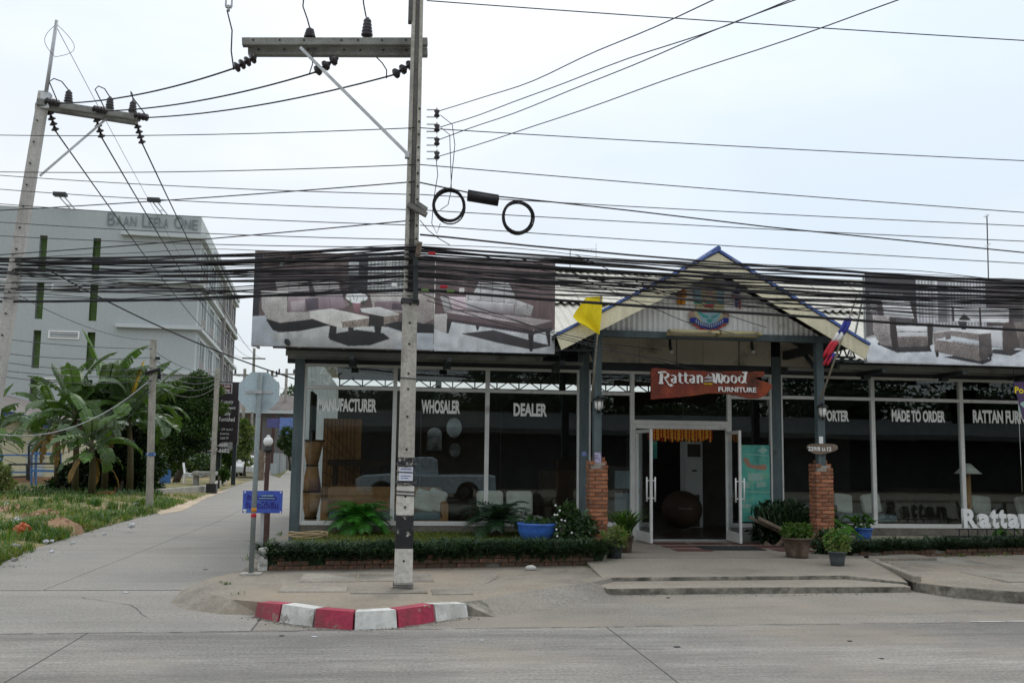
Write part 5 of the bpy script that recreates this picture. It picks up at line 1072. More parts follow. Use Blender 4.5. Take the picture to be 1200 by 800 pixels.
# ================================================================== POLES AND WIRES
def tbox(mb, p0, p1, w0, w1, d0=None, d1=None, yaw=0., mi=0):
    d0, d1 = d0 or w0, d1 or w1; p0, p1 = Vector(p0), Vector(p1); b = len(mb.v); rm = Matrix.Rotation(yaw, 3, 'Z')
    for p, w, d in ((p0, w0, d0), (p1, w1, d1)):
        for sx, sy in ((-1, -1), (1, -1), (1, 1), (-1, 1)): mb.v.append(p + rm @ Vector((sx * w / 2, sy * d / 2, 0)))
    for q in ((3, 2, 1, 0), (4, 5, 6, 7), (0, 1, 5, 4), (1, 2, 6, 5), (2, 3, 7, 6), (3, 0, 4, 7)): mb.f.append(tuple(b + i for i in q)); mb.mi.append(mi); mb.sm.append(False)
    return mb
def disc_string(a, b, n, r):
    a, b = Vector(a), Vector(b); d = b - a; mb = MB(); l = d.length / n
    for i in range(n): mb.lathe(a + d * (i / n), [(.014, 0), (.02, .12 * l), (r, .3 * l), (r * .95, .5 * l), (.5 * r, .75 * l), (.016, l)], 10, axis=d)
    return mb
def post_ins(p, h, r):
    prof = [(.02, 0), (r * .75, .01)]
    for i in range(5): z = h * (.1 + .17 * i); prof += [(r * (1 - .08 * i), z), (r * (.98 - .08 * i), z + h * .06), (r * .6, z + h * .1)]
    return MB().lathe(p, prof + [(r * .3, h * .97), (r * .3, h)], 10)
PX, PY_ = .235, 11.9
pole = thing('utility_pole', 'tall grey concrete utility pole with black and white painted bands, standing on the corner pavement', 'utility pole', (PX, PY_, .13))
wz = lambda z: .203 - .0095 * z
mb = MB()
tbox(mb, (PX, PY_, .05), (PX, PY_, 3.6), wz(0), wz(3.6)); tbox(mb, (PX, PY_ + .02, 3.6), (PX, PY_ + .02, 8.0), wz(3.6) * .96, wz(8) * .96, wz(3.6) * .7, wz(8) * .7)
for s_ in (-1, 1): tbox(mb, (PX + s_ * wz(3.6) * .34, PY_, 3.6), (PX + s_ * wz(8) * .34, PY_, 8.0), wz(3.6) * .32, wz(8) * .32, wz(3.6), wz(8))
mb.build('shaft', M['conc'], pole, bevel=.01)
MB().box2((PX - .022, PY_ - wz(3.6) * .34, 3.62), (PX + .022, PY_ - wz(3.6) * .32, 8)).build('groove_strip', M['conc_dark'], pole)
for z0, z1, m, lab in ((.2, .585, 'bandw', 'lowest white painted band'), (.587, .965, 'bandk', 'black painted band'), (.967, 1.30, 'bandw', 'upper white painted band'), (1.30, 1.63, 'bandp', 'peeling black band')):
    o = tbox(MB(), (PX, PY_, z0), (PX, PY_, z1), wz(z0) + .008, wz(z1) + .008).build('painted_band', M[m], pole, bevel=.008); o['label'] = lab
for z in [.45, 1.06, 1.18, 1.72, 2.1, 2.42, 2.6, 2.95, 3.2, 3.42] + [4.05 + .16 * i for i in range(12)]:
    x = PX + (.0 if z < 3.6 else .052)
    MB().lathe((x, PY_ - wz(z) / 2 - .006, z), [(.014, 0), (.014, .01)], 8, axis=(0, 1, 0)).build('bolt_hole', M['black'], pole)
for z, r in ((.185, .005), (.16, .005), (1.2, .008), (1.24, .008), (2.55, .007), (1.46, .007), (3.45, .02), (3.48, .016)):
    w = wz(z) / 2 + .012; MB().tube([(PX - w, PY_ - w, z), (PX + w, PY_ - w, z - .01), (PX + w, PY_ + w, z), (PX - w, PY_ + w, z + .01), (PX - w, PY_ - w, z)], r, 5).build('binding_wire', M['wire2'], pole)
nt_ = MB().box2((PX - .08, PY_ - wz(1.4) / 2 - .012, 1.36), (PX + .08, PY_ - wz(1.4) / 2 - .006, 1.52)); nt_ = nt_.build('paper_notice', M['paper']); tag(nt_, 'white printed paper notice tied round the banded utility pole', 'notice')
MB().box2((PX - .065, PY_ - wz(1.4) / 2 - .014, 1.485), (PX + .065, PY_ - wz(1.4) / 2 - .0125, 1.497)).box2((PX - .065, PY_ - wz(1.4) / 2 - .014, 1.45), (PX + .065, PY_ - wz(1.4) / 2 - .0125, 1.465)).box2((PX - .06, PY_ - wz(1.4) / 2 - .014, 1.41), (PX + .06, PY_ - wz(1.4) / 2 - .0125, 1.42)).box2((PX - .06, PY_ - wz(1.4) / 2 - .014, 1.385), (PX + .03, PY_ - wz(1.4) / 2 - .0125, 1.395)).build('print_line', M['ink'], nt_)
mb = MB()
for z in (1.34, 1.55): w = wz(z) / 2 + .02; mb.tube([(PX - w, PY_ - w, z), (PX, PY_ - w - .012, z - .03), (PX + w, PY_ - w, z), (PX + w, PY_ + w, z), (PX - w, PY_ + w, z), (PX - w, PY_ - w, z)], .008, 5)
mb.build('string', M['wire2'], nt_)
AY = 12.06
for k, (a, b, yy, hh) in enumerate((((284, 50), (501, 50), AY, .095), ((291, 61), (501, 62), AY + .13, .10))):
    p, q = ony(*a, yy), ony(*b, yy); mb = MB().bar(p, q, .10, hh, upv=(0, 0, 1)); mb.build('crossarm', M['arm'], pole, bevel=.008)
    [MB().box(p.lerp(q, t) + Vector((0, -.055, .01)), (.02, .012, .02)).build('bolt_head', M['black'], pole) for t in (.06, .2, .33, .53, .62, .75, .88)]
MB().bar(ony(352, 56, AY - .08), ony(478, 181, PY_ - .1), .035, .035).build('brace', M['galv'], pole); MB().box(ony(477, 182, PY_ - .1), (.05, .08, .07)).build('brace_bracket', M['galv'], pole)
AE = {}
for k, (a, b) in enumerate((((275, 80), (300, 67)), ((369, 85), (396, 68)), ((461, 88), (485, 74)))):
    p, q = ony(*a, AY - .05), ony(*b, AY + .06); disc_string(p, q, 4 if k == 0 else 3, .066).build('strain_insulator', M['insul'], pole); AE[k] = p
for px, py, py0 in ((363, 33, 45), (430, 21, 44)):
    p, q = ony(px, py0, AY), ony(px, py, AY); post_ins(p, q.z - p.z, .075).build('post_insulator', M['insul'], pole)
sw = ony(268, 8, 12.0); mb = MB().box(sw, (.07, .04, .03)).bar(sw + Vector((-.035, 0, 0)), sw + Vector((-.035, 0, .14)), .02).bar(sw + Vector((.035, 0, 0)), sw + Vector((.035, 0, .14)), .02).tube([sw, sw + Vector((0, 0, -.06))], .018, 6); tag(mb.build('line_clamp', M['galv']), 'small metal clamp hanging above the left end of the crossarm', 'clamp')
# low voltage rack
for k, py in enumerate((133, 150, 166, 182)):
    p = ony(500, py, PY_ - .05); q = ony(512, py, PY_ - .08); mb = MB()
    for dz in (-.045, .045): mb.bar(p + Vector((0, 0, dz)), q + Vector((0, 0, dz)), .012)
    mb.bar(q + Vector((0, 0, -.07)), q + Vector((0, 0, .07)), .014); mb.build('rack_clevis', M['galv'], pole); MB().lathe(q + Vector((0, 0, -.05)), [(.02, 0), (.038, .02), (.022, .05), (.038, .08), (.02, .1)], 10).build('spool_insulator', M['insul'], pole)
for a, b, s_ in (((478, 240), (500, 252), .1), ((488, 238), (500, 246), .07)): MB().bar(ony(*a, PY_ - .13), ony(*b, PY_ - .13), s_, .05).build('cable_bracket', M['arm'], pole)
MB().bar(ony(492, 284, PY_ - .15), ony(489, 302, PY_ - .15), .085, .06).build('wood_block', M['wood'], pole)
MB().box(ony(481, 10, PY_ - .02), (.05, .12, .36)).build('top_bracket', M['conc_dark'], pole)
MB().bar(ony(487, 300, PY_ - .16), ony(487, 352, PY_ - .16), .05, .06).build('cable_hanger', M['darksteel'], pole)
# leaning pole on the left verge
b0, t0 = Vector((-6.18, 16.26, -.1)), at(52, 108, 15.2); tip = at(66.5, 24, 15.15)
lp = thing('utility_pole', 'leaning pale concrete utility pole on the grass verge at the left edge', 'utility pole', (-6.18, 16.26, 0))
mb = MB(); tbox(mb, b0, t0, .205, .14); mb.build('shaft', M['conc_pale'], lp, bevel=.01)
dl = (t0 - b0).normalized(); MB().tube([t0 - dl * .25 + Vector((.05, -.06, 0)), tip], [.032, .026], 8).build('top_pipe', M['galv'], lp); MB().box(t0 - dl * .16 + Vector((.07, -.06, 0)), (.13, .12, .24)).build('pipe_clamp', M['galv'], lp)
for i in range(14): p = b0.lerp(t0, .35 + i * .045); MB().lathe(p + Vector((0, -.11 + .01, 0)), [(.013, -.02), (.013, .01)], 7, axis=(0, 1, 0)).build('bolt_hole', M['black'], lp)
a0, a1 = at(42, 122, 15.15), at(163, 141, 15.9); ad = (a1 - a0).normalized(); an = Vector((-ad.y, ad.x, 0)).normalized()
for k in (-1, 1): MB().bar(a0 + an * .11 * k, a1 + an * .11 * k, .09, .10, upv=(0, 0, 1)).build('crossarm', M['arm'], lp, bevel=.008)
MB().bar(a0.lerp(a1, .68) - Vector((0, 0, .05)), at(47, 206, 15.0), .035).build('brace', M['galv'], lp)
LE, LD = {}, {}
for k, (u, py) in enumerate(((.30, 107), (.70, 116), (.93, 119))):
    p = a0.lerp(a1, u) + Vector((0, 0, .05)); post_ins(p, .25, .075).build('post_insulator', M['insul'], lp)
for k, u in enumerate((.10, .55, .96)):
    p = a0.lerp(a1, u); e = p + Vector((.24, -.22, -.03)); disc_string(e, p + Vector((.02, -.12, .03)), 4, .060).build('strain_insulator', M['insul'], lp); LE[k] = e
    e = p + Vector((.06, .30, -.30)); disc_string(e, p + Vector((0, .12, -.03)), 4, .060).build('strain_insulator', M['insul'], lp); LD[k] = e
    top_ = a0.lerp(a1, (.30, .70, .93)[k]) + Vector((0, 0, .29)); mid = (LE[k] + top_) / 2 + Vector((-.16, 0, .28))
    pts = [LE[k], LE[k].lerp(mid, .6) + Vector((-.1, 0, .1)), mid, mid.lerp(top_, .5) + Vector((0, 0, .05)), top_, ]
    MB().tube(pts, .009, 5).build('jumper_lead', M['wire'], lp)
for s_ in (-1, 1):
    p = tip - Vector((0, 0, .06)); pts = [p + Vector((s_ * .28 * math.sin(t * 3.14) * (1 if s_ > 0 else .55), 0, -.5 * t - (.1 if s_ > 0 else 0) * math.sin(t * 3))) for t in [i / 10 for i in range(11)]]
    MB().tube(pts, .004, 4).build('earth_loop', M['wire2'], lp)
# small posts and far poles
def small_pole(name, lab, px, base, py_top, w, m, grp=None, yaw=.2):
    p = onz(px[0], base, .0); dep = (p - EYE).dot(FW); q = at(px[1], py_top, dep); t = thing(name, lab, 'utility pole', p, grp)
    tbox(MB(), p - Vector((0, 0, .1)), q, w, w * .9, yaw=yaw).build('shaft', m, t, bevel=.008); return t, p, q
sp1, s1b, s1t = small_pole('concrete_post', 'weathered concrete cable post on the verge before the banana plants', (175, 180), 598, 398, .2, M['conc'])
MB().box(s1b.lerp(s1t, .33), (.22, .23, .09)).build('blue_band', M['rackblue'], sp1); MB().tube([s1b.lerp(s1t, .80) + Vector((-.18, -.13, 0)), s1b.lerp(s1t, .82) + Vector((.22, -.14, .03)), s1b.lerp(s1t, .79) + Vector((.2, -.12, -.1))], .06, 6).build('cable_knot', M['wire'], sp1); MB().box(s1b.lerp(s1t, .89) + Vector((.15, -.1, 0)), (.12, .06, .08)).build('spool_bracket', M['wire'], sp1)
sp2, s2b, s2t = small_pole('concrete_post', 'slim concrete cable post beside the dark apartment sign', (248, 255), 578, 432, .21, M['conc']); MB().box(s2b + Vector((0, -.02, .2)), (.4, .4, .4)).build('base_box', M['black'], sp2)
fp1, f1b, f1t = small_pole('utility_pole', 'tall distant concrete pole rising behind the octagonal sign', (293, 298), 553, 408, .24, M['conc'])
fp2, f2b, f2t = small_pole('utility_pole', 'distant pole with a crossarm just left of the shop corner', (331, 336), 549, 432, .3, M['conc'])
fp3, f3b, f3t = small_pole('utility_pole', 'distant dark pole with a transformer left of the octagonal sign', (283, 287), 551, 432, .3, M['conc'])
fp4, f4b, f4t = small_pole('utility_pole', 'distant wooden pole standing against the far tiled house', (317, 319), 549, 434, .3, M['wood'])
for t, q, w in ((fp2, f2t, 2.0), (fp3, f3t, 2.2), (fp4, f4t, 1.2)):
    MB().bar(q + Vector((-w / 2, 0, -.6)), q + Vector((w / 2, 0, -.6)), .16).build('crossarm', M['arm'], t)
    for i in (-1, 1): post_ins(q + Vector((w * .4 * i, 0, -.5)), .5, .13).build('post_insulator', M['insul'], t)
    if t is not fp2: MB().lathe(q + Vector((.5, -.2, -2.2)), [(.05, 0), (.3, .05), (.32, .9), (.1, 1.0)], 10).build('transformer', M['insul'], t)
MB().bar(f1t + Vector((-1, 0, -.9)), f1t + Vector((1, 0, -.9)), .12).build('crossarm', M['arm'], fp1)

# ---- single lines
def ext(pts, l=0, r=0):
    return ([pts[0] + (pts[0] - pts[1]).normalized() * l] if l else []) + pts + ([pts[-1] + (pts[-1] - pts[-2]).normalized() * r] if r else [])
def L2(a, b, s_, r, lab, m='wire', grp=None, n=14, wob=0., cat='cable'):
    return wire('cable', ext(sag(a, b, s_, n, wob), 9 if a.x < -5.9 and a.y < 17 else 0, 9 if b.x > 11 and b.y < 13 else 0), r, M[m], lab, grp, cat)
PF = lambda px, py: ony(px, py, PY_ - .12)
R_ = lambda py: ony(1300, py, 12.0)
LF = lambda py: at(-70, py, 15.8)
L2(ony(500, 1, 11.9), ony(1300, 53.5, 11.9), .02, .0075, 'single dark power line sloping to the right along the very top')
for (yl, yp, yr, lab) in ((157, 150, 193, 'upper thin line crossing the pole below its rack'), (200, 193, 256, 'thin line meeting the pole just under the brace foot')):
    L2(LF(yl), PF(486, yp), .06, .0065, lab + ', left span', 'wire'); L2(PF(492, yp), R_(yr), .02, .0065, lab + ', right span', 'wire')
for i, (yl, yp) in enumerate(((200, 228), (216, 246), (233, 264), (255, 281), (272, 290))):
    L2(LF(yl), PF(486, yp), .05, .006, 'thin wire stretched above the thick bundle left of the pole, ' + ('first', 'second', 'third', 'fourth', 'fifth')[i] + ' from the top', 'wire2', 'thin wires above the bundle on the left')
for yl, yp in ((250, 213), (303, 258)):
    L2(LF(yl), PF(486, yp), .03, .008, 'wire rising to the pole across the other left wires, ' + ('the upper one with a splice' if yp == 213 else 'the lower one'), 'wire')
for i, (yp, yr) in enumerate(((228, 269), (246, 287), (264, 314))):
    L2(PF(492, yp), R_(yr), .02, .006, 'thin wire stretched above the thick bundle right of the pole, ' + ('upper', 'middle', 'lower')[i] + ' of three', 'wire2', 'thin wires above the bundle on the right')
mp = [PF(492, 214), PF(560, 228), PF(640, 236), PF(740, 247), PF(900, 266), R_(306)]
wire('messenger_cable', mp, .009, M['wire'], 'messenger cable carrying the two coils and the black splice case', None, 'cable')
wire('messenger_cable', [PF(492, 275), PF(525, 278), PF(620, 288), PF(740, 299), PF(900, 312), R_(338)], .012, M['wire'], 'heavier cable leaving the pole and sloping down into the bundle on the right', None, 'cable')
hv = ['nearest the pole top', 'in the middle', 'lowest and rightmost']
for k in range(3):
    L2(LE[k], AE[k], .10, .011, 'high voltage line between the two crossarms, ' + ('upper of the three', 'middle of the three', 'lowest of the three')[k], 'wire', None, 18)
    L2(LD[k], f1t + Vector((-.8 + .8 * k, 0, -.85)), .9, .012, 'high voltage line running down from the leaning pole along the side road, ' + ('left of three', 'middle of three', 'right of three')[k], 'wire', None, 24)
L2(tip - Vector((0, 0, .1)), f1t + Vector((0, 0, .1)), 1.2, .005, 'hairline earth wire from the tip of the leaning pole', 'wire2', None, 24)
for k, (a, b, lab) in enumerate((((512, 131), (815, 0), 'slack pale service wire, leftmost of the four fanning up to the top right'), ((513, 150), (912, 0), 'service wire fanning to the top right, second of four'), ((514, 164), (925, -2), 'service wire fanning to the top right, third of four'), ((512, 184), (1048, -2), 'service wire fanning to the top right, lowest of four'))):
    p = ony(*a, PY_ - .08); q = at(b[0] + (b[0] - a[0]) * .6, b[1] + (b[1] - a[1]) * .6, 6.5); L2(p, q, .10 if k == 0 else .04, .0055, lab, 'wire2', None, 22, .012)
for px, lab, pts in ((268, 'jumper wire dropping from the clamp to the left insulator string', ((266, 12), (272, 36), (271, 60), (274, 82))), (358, 'jumper wire rising out of frame from the left post insulator', ((357, -14), (355, 8), (360, 22), (363, 33))), (428, 'jumper wire rising out of frame from the right post insulator', ((425, -14), (426, 4), (429, 20)))):
    wire('jumper_wire', [ony(x, y, AY) for x, y in pts], .009, M['wire'], lab)
wire('jumper_wire', [ony(x, y, AY - .02) for x, y in ((362, 88), (366, 76), (367, 62))], .007, M['wire'], 'short jumper wire under the middle of the crossarm'); wire('jumper_wire', [ony(x, y, AY - .02) for x, y in ((453, 92), (453, 82), (448, 74), (441, 67))], .008, M['wire'], 'short curved jumper wire near the right end of the crossarm')
# rings of spare cable and the splice case
def coil(px, py, r, lab):
    c = PF(px, py); mb = MB(); g = random.Random(px)
    for k in range(6):
        rr = r * (1 + g.uniform(-.05, .03)); o = Vector((g.uniform(-.012, .012), g.uniform(-.03, .03), g.uniform(-.02, .02))); ph = g.random() * 6
        mb.tube([c + o + Vector((rr * math.cos(a) * .98, .015 * math.sin(a * 2 + ph), rr * math.sin(a) * 1.05)) for a in [2 * math.pi * i / 26 for i in range(27)]], .009, 5)
    tag(mb.build('cable_coil', M['wire']), lab, 'cable coil')
coil(526, 241, .185, 'round coil of spare black cable nearest the pole, left of the splice case'); coil(607, 254, .185, 'round coil of spare black cable right of the splice case')
p, q = PF(548, 228), PF(584, 234); mb = MB()
for o in ((0, 0, .02), (0, .04, -.02), (0, -.04, -.02), (0, 0, -.04)): mb.tube([p + Vector(o), q + Vector(o)], .042, 8)
tag(mb.build('splice_case', M['wire']), 'black ribbed splice case hanging on the messenger cable between the coils', 'splice case')
for i, (pts, lab) in enumerate(((((516, 135), (530, 146), (533, 170), (530, 200), (528, 222)), 'loose grey drop wire curving down from the rack, outermost'), (((517, 150), (527, 158), (528, 190), (529, 222), (525, 240), (516, 246)), 'loose grey drop wire curving down from the rack, middle'), (((511, 185), (513, 205), (508, 235), (506, 262), (512, 274), (516, 262)), 'loose grey drop wire hanging beside the first coil'), (((492, 258), (502, 270), (515, 280), (527, 287)), 'short dark wire drooping right from the pole into the bundle'))):
    wire('drop_wire', [PF(*p) for p in pts], .005, M['wire2' if i < 3 else 'wire'], lab)

# ---- the thick bundle
GB = 'thin cables in the bundle crossing the whole street'
gB = random.Random(77)
def span(yl, yp, yr, r, lab, grp, m='wire', wob=.0, dy=0., sl=.05, sr=.03):
    a, p, b = at(-70, yl, 15.9 + dy), ony(488, yp, PY_ - .16 + dy), ony(1300, yr, 12.0 + dy)
    pts = ext(sag(a, p, sl, 18, wob, gB)[:-1] + sag(p, b, sr, 24, wob, gB), 9, 9)
    return wire('cable', pts, r, M[m], lab, grp)
for k, (yl, yp, yr, r, lab) in enumerate(((303, 289, 338, .015, 'thick black cable at the top of the bundle'), (304, 303, 348, .021, 'thickest black cable in the upper half of the bundle'), (314, 314, 352, .015, 'thick black cable in the middle of the bundle'), (318, 323, 356, .010, 'medium black cable in the middle of the bundle'), (353, 339, 392, .019, 'thick black cable along the bottom of the bundle with white ties'), (310, 297, 344, .011, 'medium black cable near the top of the bundle'))):
    span(yl, yp, yr, r, lab, None, wob=.004)
for i in range(29):
    u = gB.random(); yl = 300 + 46 * u ** 1.6 + gB.uniform(-4, 4); yp = 291 + 40 * u + gB.uniform(-6, 6); yr = 330 + 40 * u ** 1.2 + gB.uniform(-6, 8)
    span(yl, yp, yr, gB.choice((.0045, .0055, .006, .008, .010)), 'thin black cable in the tangled bundle that crosses the whole photo', GB, gB.choice(('wire', 'wire', 'wire2')), wob=gB.uniform(.006, .032), dy=gB.uniform(-.12, .14), sl=gB.uniform(.0, .16), sr=gB.uniform(-.02, .13))
for i in range(9):
    a, b = ony(gB.uniform(490, 700), gB.uniform(296, 335), 11.8), ony(gB.uniform(850, 1300), gB.uniform(345, 395), 11.9)
    wire('cable', sag(a, b, gB.uniform(.0, .12), 16, .012, gB), .005, M['wire'], 'loose thin cable trailing below the bundle right of the pole', 'loose cables right of the pole')
for i, (a, b) in enumerate((((496, 345), (655, 400)), ((500, 352), (760, 432)), ((500, 340), (700, 420)))):
    wire('cable', sag(ony(*a, 11.8), ony(b[0] + 120, b[1] + 10, F - 1.2), .1, 14, .01, gB), .006, M['wire'], 'drop cable sagging from the pole to the shop front, ' + ('first', 'second', 'third')[i] + ' from the top', None)
for i in range(7):
    a, b = at(-60, gB.uniform(300, 350), 15.6), ony(488, gB.uniform(318, 348), 11.75); wire('cable', sag(a, b, gB.uniform(.05, .3), 18, .02, gB), .0055, M['wire'], 'loose thin cable trailing below the bundle left of the pole', 'loose cables left of the pole')
cl_ = [(462, 334, 'white'), (498, 340, 'green'), (528, 341, 'green'), (520, 336, 'fred'), (541, 340, 'white'), (506, 297, 'fred')]
for i, (x, y, m) in enumerate(cl_):
    p = ony(x, y, PY_ - .19); o = MB().box(p, (.06, .06, .045) if m == 'white' else (.085, .05, .03)).build('cable_tie', M[m], bevel=.006); tag(o, ('white cable tie left of the pole', 'green cable tie nearest the pole', 'green cable tie farther right of the pole', 'red cable tie beside the green ones', 'white cable tie right of the pole', 'red cable tie high on the bundle right of the pole')[i], 'cable tie')
# low wires over the verge
for i, (a, b, s_) in enumerate((((-60, 388), s1t - Vector((0, 0, .25)), .1), ((-60, 405), s1t - Vector((0, 0, .5)), .15), ((-60, 412), s1t - Vector((0, 0, .8)), .2), ((-60, 425), s1t - Vector((0, 0, 1.0)), .15), ((-60, 430), s1t - Vector((0, 0, 1.15)), .2))):
    L2(at(*a, 22), b, s_, .009, 'thin low wire reaching the weathered cable post from the left, ' + ('first', 'second', 'third', 'fourth', 'fifth')[i] + ' from the top', 'wire2', 'low wires left of the weathered post')
L2(at(-40, 500, 24), s1t - Vector((0, 0, 1.1)), .75, .015, 'pale slack cable sagging past the banana leaves', 'wlight', None, 20)
for i in range(4): L2(at(-40, 480 + i * 7, 25 + i), s1t - Vector((0, 0, 1.15 + .1 * i)), 1.0 + .2 * i, .009, 'slack dark wire sagging low before the banana plants, ' + ('first', 'second', 'third', 'fourth')[i] + ' from the top', 'wire2', 'slack wires before the banana plants', 20, .03)
for i in range(5): L2(s1t - Vector((0, 0, .3 + .22 * i)), s2t - Vector((0, 0, .1 + .15 * i)), .25 + .05 * i, .01, 'wire strung between the two concrete cable posts, ' + ('first', 'second', 'third', 'fourth', 'fifth')[i] + ' from the top', 'wire2', 'wires between the concrete cable posts')
L2(at(60, 318, 16), Vector((-1.62, F, 2.95)), .12, .012, 'dark service cable slanting down across the apartment block to the shop corner', 'wire', None, 20)
L2(s2t, f1b.lerp(f1t, .8), .3, .016, 'wire running from the slim cable post to the distant pole', 'wire2'); L2(f1b.lerp(f1t, .82), f2b.lerp(f2t, .8), .4, .02, 'wire strung between the distant poles behind the octagonal sign', 'wire2')
L2(f3t - Vector((0, 0, .5)), f4t - Vector((0, 0, .6)), .5, .02, 'sagging wire between the two distant dark poles', 'wire2'); L2(at(20, 345, 15.7), s1t, .2, .007, 'thin wire dropping from the leaning pole to the weathered post', 'wire2')
# ================================================================== BACKGROUND
AZ_ = R(-4.03); vd = Vector((math.sin(AZ_), math.cos(AZ_), 0)); ud = Vector((-vd.y, vd.x, 0))
AO = at(236, 254, 65); AH = AO.z; AO = Vector((AO.x, AO.y, 0))
apt = thing('apartment_block', 'pale grey five storey apartment block with green slots, lettered Baan Leela One', 'apartment block', AO)
def A3(u, v, z): return AO + ud * u + vd * v + Vector((0, 0, z))
def front(px, py):
    d = ray(px, py); n = vd; t = (AO - EYE).dot(n) / d.dot(n); p = EYE + d * t; return (p - AO).dot(ud), p.z
def side(px, py):
    d = ray(px, py); t = (AO - EYE).dot(ud) / d.dot(ud); p = EYE + d * t; return (p - AO).dot(vd), p.z
AM = Matrix((-ud, vd, (0, 0, 1))).transposed()
def abox(mb, u0, u1, v0, v1, z0, z1): return mb.box(A3((u0 + u1) / 2, (v0 + v1) / 2, (z0 + z1) / 2), (abs(u1 - u0), abs(v1 - v0), abs(z1 - z0)), m=AM)
def ab(name, m, *b, parent=None): mb = MB(); [abox(mb, *q) for q in b]; return mb.build(name, m, parent or apt)
UW = 34; c2u = (front(118, 290)[0], front(109, 290)[0]); c1u = (front(55, 290)[0], front(46, 290)[0])
rows_ = [(front(112, 279)[1], front(112, 322)[1]), (front(110, 333)[1], front(110, 376)[1]), (front(106, 389)[1], front(106, 433)[1]), (front(104, 445)[1], front(104, 486)[1]), (1.5, 3.4)]
cols_ = [(0, c2u[0]), (c2u[1], c1u[0]), (c1u[1], UW)]
[ab('front_wall', M['aptwall'], (a, b, 0, .5, 0, AH)) for a, b in cols_]
for (a, b) in (c2u, c1u):
    z = 0; blk = []
    for (zt_, zb_) in [(r[0], r[1]) for r in rows_][::-1]:
        lo, hi = min(zt_, zb_), max(zt_, zb_); blk.append((a, b, .003, .5, z, lo)); z = hi
        ab('green_niche', M['green'], (a - .02, b + .02, .5, .55, lo, hi)); ab('niche_reveal', M['green'], (a - .04, a, .02, .5, lo, hi), (b, b + .04, .02, .5, lo, hi))
    blk.append((a, b, .003, .5, z, AH)); [ab('front_wall', M['aptwall'], q) for q in blk]
for (px0, px1, py0, py1) in ((61, 96, 331.5, 342), (57, 93, 387, 397.5), (52, 85, 442.5, 453), (-4, 22, 326, 336)):
    u1, z1 = front(px0, py0); u0, z0 = front(px1, py1); o = ab('louvre_frame', M['white'], (u0, u1, -.06, 0, z1 - .09, z1), (u0, u1, -.06, 0, z0, z0 + .09), (u0, u0 + .09, -.06, 0, z0 + .09, z1 - .09), (u1 - .09, u1, -.06, 0, z0 + .09, z1 - .09))
    ab('louvre_back', M['black'], (u0 + .09, u1 - .09, -.02, -.004, z0 + .09, z1 - .09), parent=o)
    for k in range(2): zz = z0 + (z1 - z0) * (.36 + .28 * k); ab('slat', M['aptwhite'], (u0 + .09, u1 - .09, -.05, -.021, zz - .04, zz + .04), parent=o)
ab('upper_block', M['aptwall'], (.02, UW, .52, 12, 0, AH - .3), (.5, UW, 12, 31, 0, AH - .3)); ab('parapet', M['aptwhite'], (-.0, .3, .5, 31, AH - .9, AH - .001))
for py in (278, 332, 384.5, 437): z = front(230, py)[1]; ab('ledge', M['aptwhite'], (-.45, 4.8, -.35, -.003, z - .13, z + .10), (-.30, -.003, -.003, 31, z - .12, z + .10))
for (word, xa, xb, yb) in (('BAAN', 125, 160.5, 264), ('LEELA', 166, 197.5, 266), ('ONE', 203, 232.5, 268)):
    u0, zb_ = front(xa, yb); u1 = front(xb, yb)[0]; L0 = abs(u0 - u1); n = len(word); w0 = L0 * {4: .29, 5: .24, 3: .42}[n]; hb_, hs = .82, .64
    X_ = -ud; p = A3(u0, -.06, zb_)
    text(word[0], p + X_ * w0 / 2 + Vector((0, 0, hb_ / 2)), hb_, M['aptletter'], apt, name='letter', width=w0 * .86, th=.03, x=X_, bold=-.008); rem = (L0 - w0) / (n - 1)
    for k, ch in enumerate(word[1:]): text(ch, p + X_ * (w0 + rem * (k + .5)) + Vector((0, 0, hs / 2)), hs, M['aptletter'], apt, name='letter', width=rem * .80, th=.03, x=X_, bold=-.008)
# side towards the road: glazed bays with grey balcony panels
zs = [front(230, y)[1] for y in (437, 384.5, 332, 278)]; fl = [(zs[0] - 2.85, zs[0]), (zs[0], zs[1]), (zs[1], zs[2]), (zs[2], zs[3])]
for (z0, z1) in fl + [(.2, zs[0] - 2.85)]:
    for k, v0 in enumerate((1.2, 6.6, 12.2, 18.6, 24.4)):
        g_ = k >= 3; v1 = v0 + (3.0 if not g_ else 4.2); a = ab('window', M['aptwhite' if not g_ else 'aptgrey'], (-.16, -.005, v0 - .12, v0, z0 + .2, z1 - .5), (-.16, -.005, v1, v1 + .12, z0 + .2, z1 - .5), (-.16, -.005, v0, v1, z1 - .62, z1 - .5), (-.14, -.005, (v0 + v1) / 2 - .05, (v0 + v1) / 2 + .05, z0 + .9, z1 - .62))
        ab('pane', M['winglass'], (-.07, -.012, v0, v1, z0 + .9, z1 - .62), parent=a); ab('balcony_panel', M['aptgrey'], (-.13, -.01, v0 - .1, v1 + .1, z0 + .12, z0 + .98))
ab('side_wall', M['aptwhite'], (-.004, .4, .5, 31, 0, AH - .9)); ab('grey_fin', M['aptgrey'], (-.34, -.01, 16.2, 16.9, 0, zs[3] - .3)); ab('grey_bay', M['aptgrey'], (-.2, -.02, 17.4, 31, zs[3] - 3.2, zs[3] - 2.2), (-.22, -.02, 23.4, 24.2, 0, zs[3] - .2), (-.2, -.011, 17, 31.02, .1, 2.0)); ab('roof_canopy', M['aptwhite'], (-.32, .0, 8, 31.2, AH - 1.0, AH - .7))
